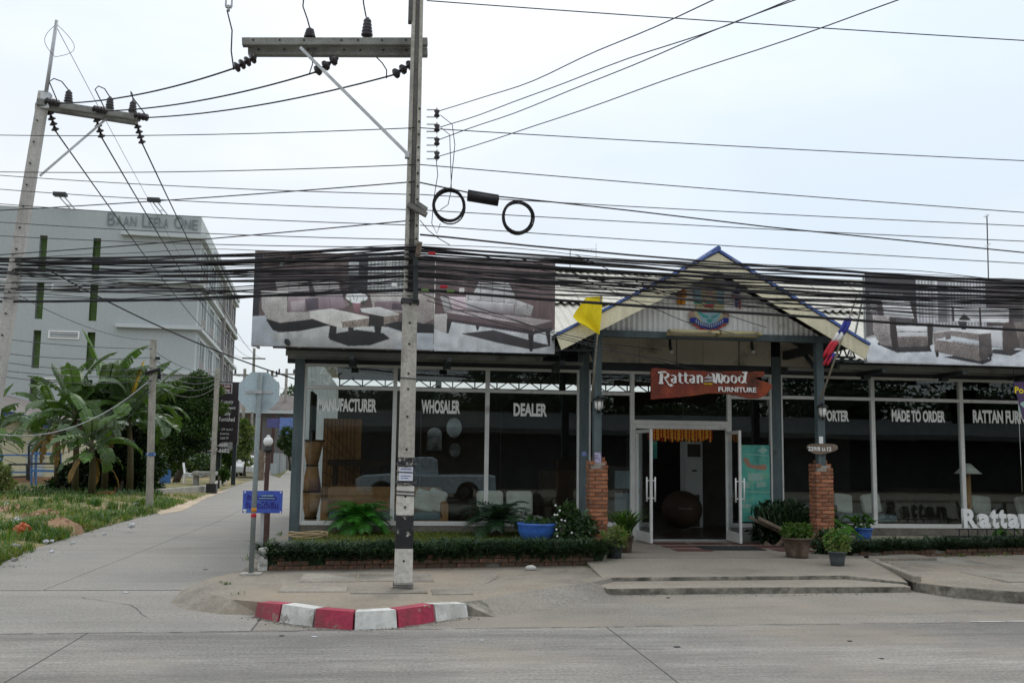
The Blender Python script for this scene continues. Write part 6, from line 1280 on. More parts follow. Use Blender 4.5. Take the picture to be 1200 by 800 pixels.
for px, py in ((83, 242), (191, 249)):
    u, z = front(px, py); t = thing('roof_floodlight', 'grey floodlight on an arm above the apartment parapet, ' + ('left of the lettering' if px < 100 else 'above the lettering'), 'floodlight', A3(u, 0, AH))
    p = A3(u, .15, AH - .02); q = A3(u + .55, -.9, AH + .62); MB().bar(p, q, .05).bar(p + ud * -.3, q + ud * -.3, .05).bar(A3(u + .2, -.3, AH + .2), A3(u - .1, -.3, AH + .2), .04).build('arm', M['galv'], t); MB().box(q + ud * -.1 + Vector((0, 0, .08)), (.75, .5, .22)).build('lamp_head', M['darksteel'], t)
# dark sign tower of the apartments
TO = at(265, 482, 52); ts = thing('sign_tower', 'tall dark sign panel advertising luxury apartments beside the side road', 'sign', (TO.x, TO.y, 0))
def tw(px, py): return ony(px, py, TO.y)
a, b = tw(252, 447), tw(278, 518); MB().box2((a.x, TO.y, b.z), (b.x, TO.y + .4, a.z)).build('panel', M['signblack'], ts)
a, b = tw(228, 519), tw(268, 531); MB().box2((a.x, TO.y - .05, b.z), (b.x, TO.y + .35, a.z)).build('lower_panel', M['signblack'], ts); 
for px in (256, 274): p = tw(px, 531); MB().box2((p.x - .1, TO.y + .1, 0), (p.x + .1, TO.y + .3, p.z + 3)).build('leg', M['darksteel'], ts)
a, b = tw(255, 448.5), tw(272, 461); MB().box2((a.x, TO.y - .02, b.z), (b.x, TO.y - .001, a.z)).build('logo_frame', M['aptwall'], ts); MB().box2((a.x + .05, TO.y - .03, b.z + .05), (b.x - .05, TO.y - .021, a.z - .05)).build('logo_panel', M['maroon'], ts)
for s_, px, py, h, w in (('Baan Leela', 263, 452, 3.0, 13), ('One', 265, 457, 4.2, 8), ('Luxury', 266.5, 471, 5, 13), ('Apartment', 266, 478, 4.6, 19), ('Fully', 265.5, 485, 5, 9), ('Furnished', 266, 491, 5, 17), ('(30 sq.m.)', 266, 503, 2.8, 12), ('Internet,', 263.5, 508, 2.6, 10), ('Cable TV', 263, 513, 2.6, 9), ('086-408-4880,', 252, 521.5, 5, 32), ('089-497-6682', 252, 527.5, 5, 31)):
    p = tw(px, py); k = TO.y / FOC; text(s_, (p.x, TO.y - (.051 if py > 518 else .031 if py < 460 else .001), p.z), h * k, M['white'], ts, width=w * k, th=.02, bold=.02 if py > 518 else 0)
# cream house at the far left with yard racks
hp = [at(-90, 568, 47), at(92, 572, 50)]; hx0, hx1, hy = hp[0].x, hp[1].x, 50.2
ho = thing('cream_house', 'small cream house with a dark blue fascia behind the banana plants', 'house', (hx0, hy, 0))
MB().box2((hx0, hy, .0), (hx1, hy + 8, 3.0)).build('wall', M['cream'], ho); MB().box2((hx0 - .1, hy - .06, 0), (hx1 + .1, hy - .002, .42)).build('plinth', M['redsoil'], ho)
e0, e1 = at(-90, 455, 47.5), at(50, 491, 47.5); MB().quad(e0 + Vector((0, -.6, 0)), e1 + Vector((.6, -.6, -.1)), e1 + Vector((.6, 8, .25)), e0 + Vector((0, 8, .4))).build('roof', M['greyroof'], ho); MB().bar(e0 + Vector((0, -.62, -.2)), e1 + Vector((.6, -.62, -.3)), .06, .38, upv=(0, 0, 1)).build('fascia', M['navy'], ho); MB().bar(e0 + Vector((0, -.66, .03)), e1 + Vector((.6, -.66, -.06)), .05, .1, upv=(0, 0, 1)).build('gutter', M['galv'], ho)

o = MB().box2((at(36, 540, 48).x, hy - .03, .45), (at(56, 540, 48).x, hy + .02, 2.1)).build('door', M['aptwall'], ho); MB().box2((at(46, 540, 48).x, hy - .06, .45), (at(48, 540, 48).x, hy - .031, 2.3)).build('post', M['black'], ho)
k44 = lambda px, py: at(px, py, 44)
rk = thing('yard_rack', 'blue and black metal rail frame in front of the cream house', 'rack', k44(36, 560)); mb = MB(); mk = MB()
for x in (2, 37, 42, 71): mb.bar(k44(x, 568), k44(x, 532), .07)
for y in (533, 553): mb.bar(k44(-40, y), k44(36, y), .07); mb.bar(k44(37, y - 2), k44(72, y - 1), .10)
mb.build('blue_rail', M['rackblue'], rk)
for a, b in (((34, 563), (34, 522)), ((34, 522), (48, 520)), ((36, 543), (72, 543)), ((48, 543), (48, 520)), ((10, 562), (10, 544)), ((12, 562), (12, 544)), ((32, 562), (32, 544)), ((10, 544), (33, 544)), ((10, 559), (33, 558))): mk.bar(k44(*a), k44(*b), .08)
mk.build('black_rail', M['black'], rk)
# far house, trees, wall and car at the end of the side road
fh0, fh1 = at(262, 552, 108), at(352, 551, 112); fh = thing('tiled_house', 'distant house with a long grey tiled roof closing the side road', 'house', fh0)
zr0, zr1 = at(300, 466, 108).z, at(300, 481, 108).z; MB().box2((fh0.x, fh0.y, 0), (fh1.x + 6, fh0.y + 8, zr1)).build('wall', M['aptgrey'], fh); MB().quad((fh0.x - .6, fh0.y - 1, zr1), (fh1.x + 7, fh0.y - 1, zr1), (fh1.x + 6, fh0.y + 4, zr0 + .6), (fh0.x, fh0.y + 4, zr0 + .6)).build('roof', M['greyroof'], fh); MB().bar((fh0.x - .6, fh0.y - 1.02, zr1 - .1), (fh1.x + 7, fh0.y - 1.02, zr1 - .1), .08, .3, upv=(0, 0, 1)).build('fascia', M['aptwhite'], fh)
for px in (289, 303, 318, 333): p = at(px, 520, 107); MB().box2((p.x - .15, fh0.y - .9, 0), (p.x + .15, fh0.y - .6, zr1 - .2)).build('post', M['brown'], fh)
for a, b, lab in (((313, 490), (327, 501), 'violet blue tarp hung left under the tiled roof'), ((328, 489), (343, 509), 'pale blue tarp hung right under the tiled roof')):
    p, q = at(*a, 104), at(*b, 104); tag(MB().box2((p.x, p.y, q.z), (q.x, p.y + .1, p.z)).build('tarp', M['bluetarp'] if a[0] > 320 else mat('violet_tarp', (.10, .10, .26), .6, bump=0)), lab, 'tarp')
def tree(name, lab, base, clumps, n, size, mats, trunk_h, r, seed, grp=None, lean=(0, 0)):
    t = thing(name, lab, 'tree' if 'bush' not in name else 'bush', base, grp); g = random.Random(seed); mb = MB(); ends = []
    branchy(mb, Vector(base) - Vector((0, 0, .1)), Vector((lean[0], lean[1], 1)), trunk_h, r, 2 if trunk_h > 1 else 1, g, ends); mb.build('trunk', M['bark'], t); leafcloud('crown', clumps, n, size, mats, t, seed=seed); return t
def clumps_px(lst, dep, ry=1.0): 
    k = dep / FOC; return [(at(x, y, dep) + Vector((0, random.uniform(-.5, .5) * ry * r * k, 0)), (r * k, r * k * ry, r * k * f)) for x, y, r, f in lst]
d = 50; cl = [(225, 455, 22, .65), (240, 452, 16, .6), (205, 458, 18, .6), (198, 475, 17, .7), (218, 478, 24, .75), (237, 475, 18, .8), (244, 492, 10, .8), (236, 500, 20, .7), (212, 505, 20, .7), (192, 500, 16, .7), (196, 525, 15, .8), (215, 525, 15, .7), (236, 520, 12, .6), (188, 540, 12, .8), (176, 520, 14, .9), (184, 548, 13, .8), (206, 542, 12, .6), (186, 470, 12, .8), (182, 490, 12, .8), (258, 478, 9, .7), (255, 458, 8, .7), (233, 441, 10, .6), (244, 444, 8, .5)]
tree('leafy_tree', 'dense dark green leafy tree between the banana plants and the dark sign', onz(205, 567, 0), clumps_px(cl, d), 36000, .15, [M['t1'], M['t2'], M['t3'], M['t1']], 1.9, .22, 5, lean=(.25, 0))
d = 120; tree('leafy_tree', 'distant hazy tree above the far tiled roof', at(345, 552, d), clumps_px([(345, 462, 12, .8), (336, 470, 9, .8), (356, 465, 12, .9), (352, 478, 14, .6)], d), 1500, .45, [M['tree_far'], M['t2']], 4, .3, 9)
d = 84; tree('leafy_tree', 'small green tree before the blue tarps', at(340, 550, d), clumps_px([(337, 507, 8, .8), (344, 515, 8, .9), (332, 520, 7, .8), (342, 528, 8, .7)], d), 1500, .28, [M['t1'], M['tree_far']], 1.5, .12, 12)
d = 66; tree('leafy_tree', 'yellow green young tree right of the dark sign', at(287, 556, d), clumps_px([(283, 497, 8, .7), (290, 505, 9, .7), (281, 512, 8, .8), (290, 520, 8, .8), (283, 530, 9, .8), (292, 540, 6, .6)], d), 1800, .24, [M['t2'], M['t1'], M['variegated']], 1.2, .1, 14)
for k, (px, lab) in enumerate(((262, 'dark spiky shrub at the foot of the dark sign, left of a pair'), (276, 'dark spiky shrub at the foot of the dark sign, right of a pair'))):
    p = onz(px, 556, 0); t = thing('spiky_shrub', lab, 'shrub', p); blades('leaves', [(p.x + random.gauss(0, .35), p.y + random.gauss(0, .3), .1 + random.random() * 1.3) for _ in range(420)], .9, .9, .10, [M['t1'], M['t3'], M['t2']], t, seed=31 + k, seg=3); MB().tube([p, p + Vector((0, 0, 1.3))], .07, 6).build('stem', M['bark'], t)
t = thing('white_car', 'white car parked far down the side road, half hidden by a pole', 'car', at(292, 553, 72)); c = at(293, 553, 72); cz_ = c.z + .0
MB().prism([(-2.1, .3), (2.1, .3), (2.15, .75), (1.5, .9), (.9, 1.45), (-1.0, 1.5), (-1.9, .95), (-2.15, .8)], (c.x + .8, c.y, 0), (-.15, -.99, 0), (0, 0, 1), 1.6).build('body', M['carwhite'], t, bevel=.08)
for dy in (-1.3, 1.3):
    for sx in (-.02, 1.58): o = MB().lathe((c.x + .8 - sx, c.y - dy, .31), [(.31, -.09), (.31, .09)], 14, axis=(1, -.15, 0)).build('wheel', M['tyre'], t); MB().lathe((c.x + .8 - sx, c.y - dy, .31), [(.17, -.1), (.17, .1)], 10, axis=(1, -.15, 0)).build('rim', M['galv'], o)
MB().prism([(.85, .95), (.6, 1.38), (-.9, 1.42), (-1.4, .98)], (c.x + .815, c.y, 0), (-.15, -.99, 0), (0, 0, 1), 1.62).build('window', M['winglass'], t)
a, b = at(301, 553, 62), at(309, 553, 62); tag(MB().box2((a.x, a.y, 0), (b.x, a.y + .3, at(305, 527, 62).z)).build('gate_wall', M['wood']), 'short brown gate wall behind the blue sign post', 'gate')
t = thing('boundary_fence', 'pale post fence along the far right side of the side road', 'fence', at(322, 552, 80))
for i, px in enumerate((320, 323, 326, 329, 332)): p = at(px, 550, 78 + i * 4); MB().box2((p.x - .2, p.y - .1, 0), (p.x + .2, p.y + .1, 1.7 if i else .9)).build('post', M['aptwall'], t)
o = slabz(MB(), [tuple(at(*p, d_) * 1.0)[:2] + (.03,) for p, d_ in (((318, 552), 78), ((334, 548), 110), ((339, 548), 112), ((328, 557), 70))]).build('roadside_grass', M['lawnsoil']); kind(o, 'structure')
# stone table, chair, barrel and low walls under the tree
d = 47; t = thing('stone_table', 'grey stone garden table under the leafy tree', 'table', at(240, 570, d)); a, b = at(227, 552, d), at(253, 557, d)
MB().box2((a.x, a.y - .4, b.z), (b.x, a.y + .5, a.z)).build('top', M['stone'], t, bevel=.03)
for px in (230, 249): p = at(px, 560, d); MB().box2((p.x - .1, p.y - .2, 0), (p.x + .1, p.y + .2, b.z)).build('leg', M['stone'], t)
t = thing('plastic_chair', 'white plastic chair standing beside the stone table', 'chair', at(221, 566, d)); p = at(221, 566, d); 
MB().box(p + Vector((0, 0, .46)), (.42, .42, .04)).build('seat', M['white'], t, bevel=.01); MB().bar(p + Vector((-.2, 0, .46)), p + Vector((-.28, 0, .95)), .40, .03, upv=(1, 0, 0)).build('backrest', M['white'], t)
for x in (-.18, .18):
    for y in (-.18, .18): MB().bar(p + Vector((x, y, .44)), p + Vector((x * 1.15, y * 1.15, 0)), .04).build('leg', M['white'], t)
p = onz(193, 569, 0); MB2 = MB().lathe(p, [(.24, 0), (.27, .1), (.27, .75), (.24, .82)], 14); tag(MB2.build('barrel', M['rackblue']), 'blue plastic barrel in the shade under the leafy tree', 'barrel')
for i, (a, b, lab) in enumerate((((150, 578), (190, 577), 'low concrete kerb wall before the banana plants'), ((186, 582), (243, 577), 'low concrete kerb wall below the stone table'), ((244, 577), (263, 566), 'low grey wall at the roadside beside the dark sign'))):
    p, q = onz(*a, 0), onz(*b, 0); tag(MB().bar(p + Vector((0, 0, .12)), q + Vector((0, 0, .14)), .25, .34, upv=(0, 0, 1)).build('low_wall', M['conc'], bevel=.02), lab, 'wall')
# banana plants
BM = [M['banana'], M['bananapale']]
def banana(lab, px, base, top, nl, L0, seed, dry=2, spread=1.0, azs=None, w=.5):
    p = onz(px, base, .1); dep = (p - EYE).dot(FW); q = at(px + random.uniform(-3, 3), top, dep); t = thing('banana_plant', lab, 'banana plant', p); g = random.Random(seed)
    MB().tube([p - Vector((0, 0, .1)), p.lerp(q, .5) + Vector((.05, 0, 0)), q], [.14, .11, .07], 8).build('stem', M['stem'], t)
    for i in range(nl + 3):
        az = (azs[i] if azs and i < len(azs) else i * 2.4 + g.uniform(-.4, .4)); f = i / nl
        banana_leaf(q - Vector((0, 0, .25 * f)), az, L0 * g.uniform(.8, 1.1), w * g.uniform(.8, 1.15), R(78 - 45 * f + g.uniform(-10, 10)) * spread, R(60 + 75 * f + g.uniform(-15, 25)), seed * 100 + i, BM if g.random() < .82 else BM[::-1], t, torn=.5 + .4 * f)
    for i in range(4): banana_leaf(q - Vector((0, 0, .3 + .08 * i)), i * 1.6 + g.uniform(-.5, .5), L0 * g.uniform(.65, .85), w * .8, R(g.uniform(-5, 25)), R(g.uniform(60, 85)), seed * 100 + 70 + i, BM, t, torn=.9)
    for i in range(dry): banana_leaf(q - Vector((0, 0, .35 + .1 * i)), g.uniform(0, 6.28), L0 * .8, w * .5, R(-20), R(75), seed * 100 + 50 + i, [M['bananadry'], M['stem']], t, torn=.8)
    return t, q
b1 = banana('tall banana plant at the centre of the clump, leaves above the low wall', 122, 576, 470, 11, 3.0, 3, w=.75)
b2 = banana('banana plant second from the left of the clump with a long upright leaf', 88, 577, 482, 11, 2.8, 5, w=.7)
b3 = banana('banana plant leaning over the yard rack at the left of the clump', 66, 574, 492, 10, 2.5, 8, w=.65)
b4 = banana('banana plant beside the weathered cable post', 152, 577, 482, 11, 2.7, 11, dry=1, w=.7)
b5 = banana('small young banana plant low at the front of the clump', 107, 582, 515, 9, 2.0, 15, dry=3, w=.6)
b6 = banana('banana plant behind the weathered cable post, before the leafy tree', 172, 573, 485, 10, 2.5, 19, dry=1, w=.65)
p = onz(-14, 585, .1); b7 = banana('banana plant cut off by the left edge of the photo', -16, 588, 505, 8, 1.5, 23, dry=0, azs=[.2, -.3, .6, 2.5, 0.0, 3.6, -.9, .9])
banana_leaf(b1[1], R(200), 3.0, .62, R(80), R(28), 991, BM, b1[0], torn=.5); banana_leaf(b1[1] + Vector((.1, 0, 0)), R(20), 2.0, .55, R(66), R(50), 992, BM, b1[0]); banana_leaf(b2[1], R(150), 2.3, .5, R(66), R(30), 993, BM, b2[0], torn=.2)
o = banana_leaf(b4[1], R(30), 2.1, .5, R(84), R(20), 994, [mat('yellow_leaf', (.50, .33, .03), .6, bump=0), M['stem']], b4[0], torn=.9); o['label'] = 'yellowed upright leaf'
t = thing('understorey_shrub', 'dark leafy undergrowth shrub at the foot of the banana plants', 'shrub', onz(140, 580, 0)); d = 40
leafcloud('foliage', clumps_px([(70, 568, 14, .5), (95, 570, 14, .5), (140, 565, 18, .7), (160, 568, 16, .7), (118, 572, 16, .5), (178, 570, 12, .6), (150, 540, 20, .8), (175, 545, 18, .9), (128, 545, 20, .9), (105, 545, 18, .9), (92, 572, 10, .7), (112, 574, 9, .7), (132, 574, 10, .7), (160, 515, 20, .8), (84, 555, 12, .8), (135, 520, 16, .8)], d), 11000, .22, [M['t3'], M['t1'], M['t3']], t, seed=41); MB().tube([onz(140, 580, 0), at(145, 555, d)], .06, 6).build('stem', M['bark'], t)
for i, (lst, lab) in enumerate((([(190, 552, 9, .9), (201, 550, 8, .9), (180, 552, 8, .9)], 'dark shrub behind the blue barrel'), ([(218, 545, 10, .9), (230, 541, 13, .9), (242, 541, 12, .9), (252, 546, 9, .9)], 'dark shrub behind the stone table'), ([(256, 560, 5, .7), (262, 556, 5, .8)], 'low green bush at the foot of the dark sign'))):
    bs = onz(lst[0][0], lst[0][1] + 13, 0); t = thing('understorey_shrub', lab, 'shrub', bs); leafcloud('foliage', clumps_px(lst, (58, 60, 50)[i]), 1600, .2, [M['t3'], M['t1'], M['t2']], t, seed=140 + i); MB().tube([bs, bs + Vector((0, 0, .6))], .05, 5).build('stem', M['bark'], t)
t = thing('bushy_shrub', 'pale green bush at the left edge below the cut off banana plant', 'shrub', onz(2, 580, 0)); leafcloud('foliage', clumps_px([(2, 552, 11, .8), (-8, 562, 12, .8), (10, 566, 8, .7)], 33), 1400, .13, [M['variegated'], M['t2']], t, seed=43); MB().tube([onz(2, 580, 0), at(2, 560, 33)], .04, 6).build('stem', M['bark'], t)
t = thing('weed_clump', 'ragged weeds along the back of the verge before the cream house', 'weeds'); t['kind'] = 'stuff'
bb = []
for _ in range(1500):
    px = random.uniform(-20, 190); q = onz(px, random.uniform(573, 586), .05); bb.append(tuple(q))
o = blades('weeds', bb, .30, .6, .05, [M['verge2'], M['t1'], M['t1']], seed=51, seg=2); kind(o, 'stuff'); bpy.data.objects.remove(t)
# ginger dog with its head in the grass
dg_ = onz(124, 588, -.06); pts = {'pelvis': (.28, 0, .42), 'mid': (.0, 0, .43), 'chest': (-.22, 0, .42), 'neck': (-.38, 0, .38), 'head': (-.50, -.03, .27), 'muzzle': (-.60, -.05, .18), 'tail1': (.36, 0, .46), 'tail2': (.42, 0, .60), 'tail3': (.37, 0, .72)}
for s_, y in (('l', .08), ('r', -.08)):
    off = .06 if s_ == 'l' else -.05
    pts.update({'hip' + s_: (.27, y, .36), 'knee' + s_: (.22 + off, y * 1.2, .24), 'hock' + s_: (.33 + off, y * 1.2, .13), 'paw' + s_: (.29 + off, y * 1.2, .01), 'sh' + s_: (-.22, y, .34), 'el' + s_: (-.20 - off, y * 1.1, .20), 'fp' + s_: (-.23 - off, y * 1.1, .01)})
ed = [('pelvis', 'mid'), ('mid', 'chest'), ('chest', 'neck'), ('neck', 'head'), ('head', 'muzzle'), ('pelvis', 'tail1'), ('tail1', 'tail2'), ('tail2', 'tail3')] + sum([[('pelvis', 'hip' + s_), ('hip' + s_, 'knee' + s_), ('knee' + s_, 'hock' + s_), ('hock' + s_, 'paw' + s_), ('chest', 'sh' + s_), ('sh' + s_, 'el' + s_), ('el' + s_, 'fp' + s_)] for s_ in 'lr'], [])
rad = dict(pelvis=.105, mid=.105, chest=.13, neck=.085, head=.075, muzzle=.035, tail1=.035, tail2=.03, tail3=.018); ks = list(pts)
me = bpy.data.meshes.new('dog'); me.from_pydata([pts[k] for k in ks], [(ks.index(a), ks.index(b)) for a, b in ed], []); me.materials.append(M['dogfur']); dog = bpy.data.objects.new('dog', me); C.objects.link(dog); dog.location = dg_; dog.scale = (.72, .72, .72); BASE[dog.name] = Vector(dg_)
sk = dog.modifiers.new('skin', 'SKIN'); 
for i, k in enumerate(ks):
    r_ = rad.get(k, .07 if k[:3] == 'hip' else .055 if k[:2] in ('sh', 'kn') else .03); me.skin_vertices[0].data[i].radius = (r_, r_)
me.skin_vertices[0].data[0].use_root = True; ss = dog.modifiers.new('subd', 'SUBSURF'); ss.levels = ss.render_levels = 2
tag(dog, 'ginger dog standing head down in the grass before the banana plants, tail raised', 'dog')
for y in (-.05, .04): e = MB().prism([(-.02, 0), (.03, 0), (.0, .075)], dg_ + Vector((-.47, y, .33)), (1, 0, 0), (0, 0, 1), .012); e.build('ear', M['dogfur'], dog)
# litter on the verge
def crumple(lab, px, py, r, m, sq=.6, seed=1, name='plastic_bag', cat='litter'):
    p = onz(px, py, .12); g = random.Random(seed); mb = MB().ball((p.x, p.y, p.z + r * sq * .6), r, 12, 8, (1.1, .9, sq))
    for v in mb.v:
        d_ = v - p; v += Vector((g.uniform(-.3, .3), g.uniform(-.3, .3), g.uniform(-.22, .3))) * r
    mb.sm = [False] * len(mb.sm); tag(mb.build(name, M[m]), lab, cat)
for i, q_ in enumerate((('white bag half buried at the back left of the verge', 7, 592, .11, 'bag'), ('crumpled grey white bag lying above the orange plastic', 20, 613, .15, 'bag'), ('white scrap at the left edge of the verge', 1, 629, .09, 'bag'), ('white bag in the grass near the road edge', 54, 635, .06, 'bag'), ('small white scrap beside the road edge bag', 61, 634, .04, 'bag'), ('white scrap at the road edge, nearest the camera', 60, 647, .05, 'bag'), ('small white scrap on the road edge, second from the nearest', 85, 637, .05, 'bag'), ('crumpled white paper beside the road edge', 122, 626, .05, 'bag'), ('torn white bag lying at the road edge below the cable post', 154, 617, .10, 'bag'), ('grey scrap on the red soil mound', 86, 608, .08, 'stone'), ('pale scrap in the grass beyond the mound', 133, 601, .06, 'bag'), ('bits of pale rubble at the foot of the cable post', 160, 593, .13, 'bag'))): crumple(q_[0], q_[1], q_[2], q_[3] * .72, *q_[4:], seed=60 + i)
crumple('crumpled orange plastic bag in the grass', 26, 624, .13, 'bagorange', .8, 81)
for i, (px, py, r) in enumerate(((18, 640, .07), (17, 655, .05), (80, 618, .06), (47, 597, .07), (116, 607, .06))): 
    p = onz(px, py, .1); mb = MB().ball(p, r, 7, 5, (1.2, .9, .6)); [v.__iadd__(Vector((random.uniform(-.2, .2), random.uniform(-.2, .2), random.uniform(-.2, .2))) * r) for v in mb.v]; mb.sm = [False] * len(mb.sm); tag(mb.build('stone', M['stone']), 'small grey stone lying loose in the verge grass', 'stone', 'stones on the verge')
# ================================================================== SIGNS AND PLANTS BY THE PAVEMENT
sgb = onz(294, 673, .13); dep = (sgb - EYE).dot(FW); stt = ony(303.5, 437, sgb.y)
t = thing('stop_sign', 'back of an octagonal road sign on a thin steel post at the pavement corner', 'road sign', sgb)
top_ = Vector((sgb.x + .012, sgb.y, stt.z)); MB().tube([sgb - Vector((0, 0, .05)), top_], .032, 12).build('post', M['signpost'], t)
c = ony(303, 459, sgb.y - .0); r = (ony(327, 459, sgb.y).x - ony(279, 459, sgb.y).x) / 2 / math.cos(R(22.5)); 
MB().prism([(r * math.cos(R(22.5 + 45 * i)), r * math.sin(R(22.5 + 45 * i))) for i in range(8)], (c.x, sgb.y + .052, c.z), (1, 0, 0), (0, 0, 1), .004).build('plate', M['signback'], t)
MB().box((c.x, sgb.y + .04, c.z), (.34, .014, .035)).box((c.x, sgb.y + .0, c.z), (.09, .075, .045)).build('clamp_bar', M['galv'], t)
MB().box2((sgb.x - .13, sgb.y - .1, .12), (sgb.x + .13, sgb.y + .1, .155)).build('footing', M['conc'], t, bevel=.01)
for py, m, lab in ((597, 'yellow', 'orange tape band'), (603.5, 'fred', 'red tape band')):
    z = ony(297, py, sgb.y).z; o = MB().lathe((sgb.x + .004, sgb.y, z - .022), [(.034, 0), (.034, .044)], 12).build('tape_band', M['orange' if m == 'yellow' else m], t); o['label'] = lab
bp = onz(305, 668, .1); t = thing('street_sign', 'blue enamel sign with dark Thai lettering on a thin grey post beside the octagonal sign', 'sign', bp)
MB().bar(bp - Vector((0, 0, .05)), (bp.x, bp.y, 1.1), .045).build('post', M['galv'], t); a, b = ony(285, 574.5, bp.y - .04), ony(330.5, 601, bp.y - .04)
MB().box2((a.x, bp.y - .045, b.z), (b.x, bp.y - .03, a.z)).build('board', M['bluesign'], t, bevel=.004); w = b.x - a.x; h = a.z - b.z; yq = bp.y - .045
text('รับจัดเลี้ยง', (a.x + w * .47, yq, b.z + h * .70), h * .26, M['purple'], t, width=w * .76, th=.003, bold=.03); text('รับจัดโต๊ะจีน', (a.x + w * .48, yq, b.z + h * .36), h * .32, M['purple'], t, width=w * .84, th=.003, bold=.03)
mb = MB(); 
for u, v in ((.05, .93), (.95, .93), (.96, .05)): mb.lathe((a.x + w * u, yq, b.z + h * v), [(.012, 0), (.01, .006)], 8, axis=(0, -1, 0))
mb.build('rivet', M['white'], t); mb = MB(); mb.box((a.x + w * .06, yq - .002, b.z + h * .13), (.05, .004, .02)).box((a.x + w * .06, yq - .002, b.z + h * .06), (.025, .004, .03)).build('white_mark', M['white'], t)
mb = MB(); mb.box((a.x + w * .62, yq - .002, b.z + h * .78), (w * .28, .003, .012)).box((a.x + w * .6, yq - .002, b.z + h * .66), (w * .4, .003, .008)).build('pale_scratch', M['tealpale'], t)
lb_ = onz(309.5, 661, .12); t = thing('lamp_post', 'brown square lamp post with a white globe behind the blue sign', 'lamp post', lb_); gz = ony(310, 517, lb_.y).z
MB().bar(lb_ - Vector((0, 0, .05)), (lb_.x, lb_.y, .95), .10).bar((lb_.x - .015, lb_.y, .95), (lb_.x - .01, lb_.y, gz - .15), .06).build('post', M['brown'], t, bevel=.006); MB().lathe((lb_.x - .012, lb_.y, gz - .15), [(.05, 0), (.07, .02), (.05, .05), (.045, .08)], 12).build('collar', M['black'], t); MB().ball((lb_.x - .012, lb_.y, gz), .068, 14, 10).lathe((lb_.x - .012, lb_.y, gz + .06), [(.03, 0), (.02, .03)], 8).build('globe', M['white'], t)
# planting bed left: brick edge, hedge, lawn
def bed(name, lab, p0, p1, yb, courses, zb, zt, mats):
    t = thing(name, lab, 'planter', (p0 + p1) / 2); d = (p1 - p0); n = int(d.length / .215); u = d.normalized(); nv = Vector((-u.y, u.x, 0)); rz = math.atan2(u.y, u.x)
    MB().bar(p0 + nv * .09 + Vector((0, 0, (zb + zt) / 2 - .03)), p1 + nv * .09 + Vector((0, 0, (zb + zt) / 2 - .03)), .10, zt - zb, upv=(0, 0, 1)).build('mortar_core', M['mortard'], t)
    for c_ in range(courses):
        for i in range(n):
            if random.random() < .05: continue
            s_ = (i + .5 + .5 * (c_ % 2)) / (n + .5); brick_obj(t, p0 + d * s_ + nv * (.045 + random.uniform(-.008, .01)) + Vector((0, 0, zb + .035 + c_ * .062)), (.195, .09, .052), rz, M['brickold'])
    return t
bl0, bl1 = onz(314, 669, .12), onz(712, 661, .14); bl0.z = bl1.z = 0; bed('planter_bed', 'low old brick edging of the left planting bed under the hedge', bl0, bl1, 17.8, 3, .12, .30, None)
tag(MB().box2((bl0.x - .13, bl0.y - .03, .08), (bl0.x - .01, bl0.y + .14, .42)).build('corner_stone', M['wpaint'], bevel=.015), 'whitish concrete corner block at the left end of the brick bed', 'block')
o = slabz(MB(), [(bl0.x, bl0.y + .1, .27), (bl1.x, bl1.y + .1, .27), (3.3, 17.8, .32), (-1.45, 17.8, .32)], 0).build('lawn', M['lawnsoil']); kind(o, 'structure')
g = np.random.default_rng(8); n = 12000; u = g.random(n); v = g.random(n); P_ = np.stack([-1.4 + 4.6 * u, 14.55 + .2 * u + 3.15 * v, .29 + .03 * v], 1); P_[:, 1] = np.minimum(P_[:, 1], 17.78)
kind(blades('grass', P_, .055, .8, .012, [M['lawn'], M['lawn'], M['verge1']], seed=9, seg=2), 'stuff')
def hedge(lab, p0, p1, dep_, n, z, h, seed):
    """rows of mondo grass tufts, each a fountain of arching straps"""
    g = np.random.default_rng(seed); d = np.array(p1 - p0); nv = np.array([-d[1], d[0], 0]) / np.linalg.norm(d); nt_ = n // 34
    u = g.random(nt_); v = g.random(nt_); T = np.array(p0) + u[:, None] * d + nv * (.04 + dep_ * v)[:, None]; T[:, 2] = z + .05 * g.random(nt_) - .03; fr = g.random(nt_) < .30; T[fr] += (nv * -.03 - (nv * (dep_ * v)[:, None])[fr] * .95); T[fr, 2] -= .05
    ix = g.integers(0, nt_, n); a = g.random(n) * 6.28; rr = g.random(n) * .05
    P = T[ix] + np.stack([np.cos(a) * rr, np.sin(a) * rr, np.zeros(n)], 1)
    hh = h * (.7 + .6 * g.random(nt_))[ix]
    return tag(blades('hedge', P, hh, 1.15, .024, [M['hedge'], M['hedge'], M['hedge'], M['hedge2']], seed=seed, seg=4, dirs=a, curl=1.6, hv=.7), lab, 'hedge')
hedge('long low hedge of dark strappy grass edging the left planting bed', bl0 + Vector((-.05, .05, 0)), bl1 + Vector((.05, .05, 0)), .48, 17000, .25, .215, 21)
br0, br1 = onz(1002, 655, .14), onz(1215, 649, .14); br0.z = br1.z = 0; d = br1 - br0; br1 = br0 + d * 1.8; bed('planter_bed', 'low old brick edging of the right planting bed under the hedge', br0, br1, 17.8, 2, .13, .26, None)
o = slabz(MB(), [(br0.x, br0.y + .1, .24), (br1.x, br1.y + .1, .24), (br1.x, 17.8, .30), (7.45, 17.8, .30)], 0).build('bed_soil', M['pebbles']); kind(o, 'structure')
hedge('long low hedge of dark strappy grass edging the right planting bed', br0 + Vector((-.3, .05, 0)), br1 + Vector((0, .05, 0)), .42, 14000, .21, .20, 22)
g = random.Random(4); mb = MB()
for _ in range(900): mb.ball((g.uniform(7.6, 12.4), g.uniform(16.35, 17.75), .285), g.uniform(.015, .04), 5, 3, (1.2, 1, .6))
kind(mb.build('pebbles', M['pebbles']), 'stuff')
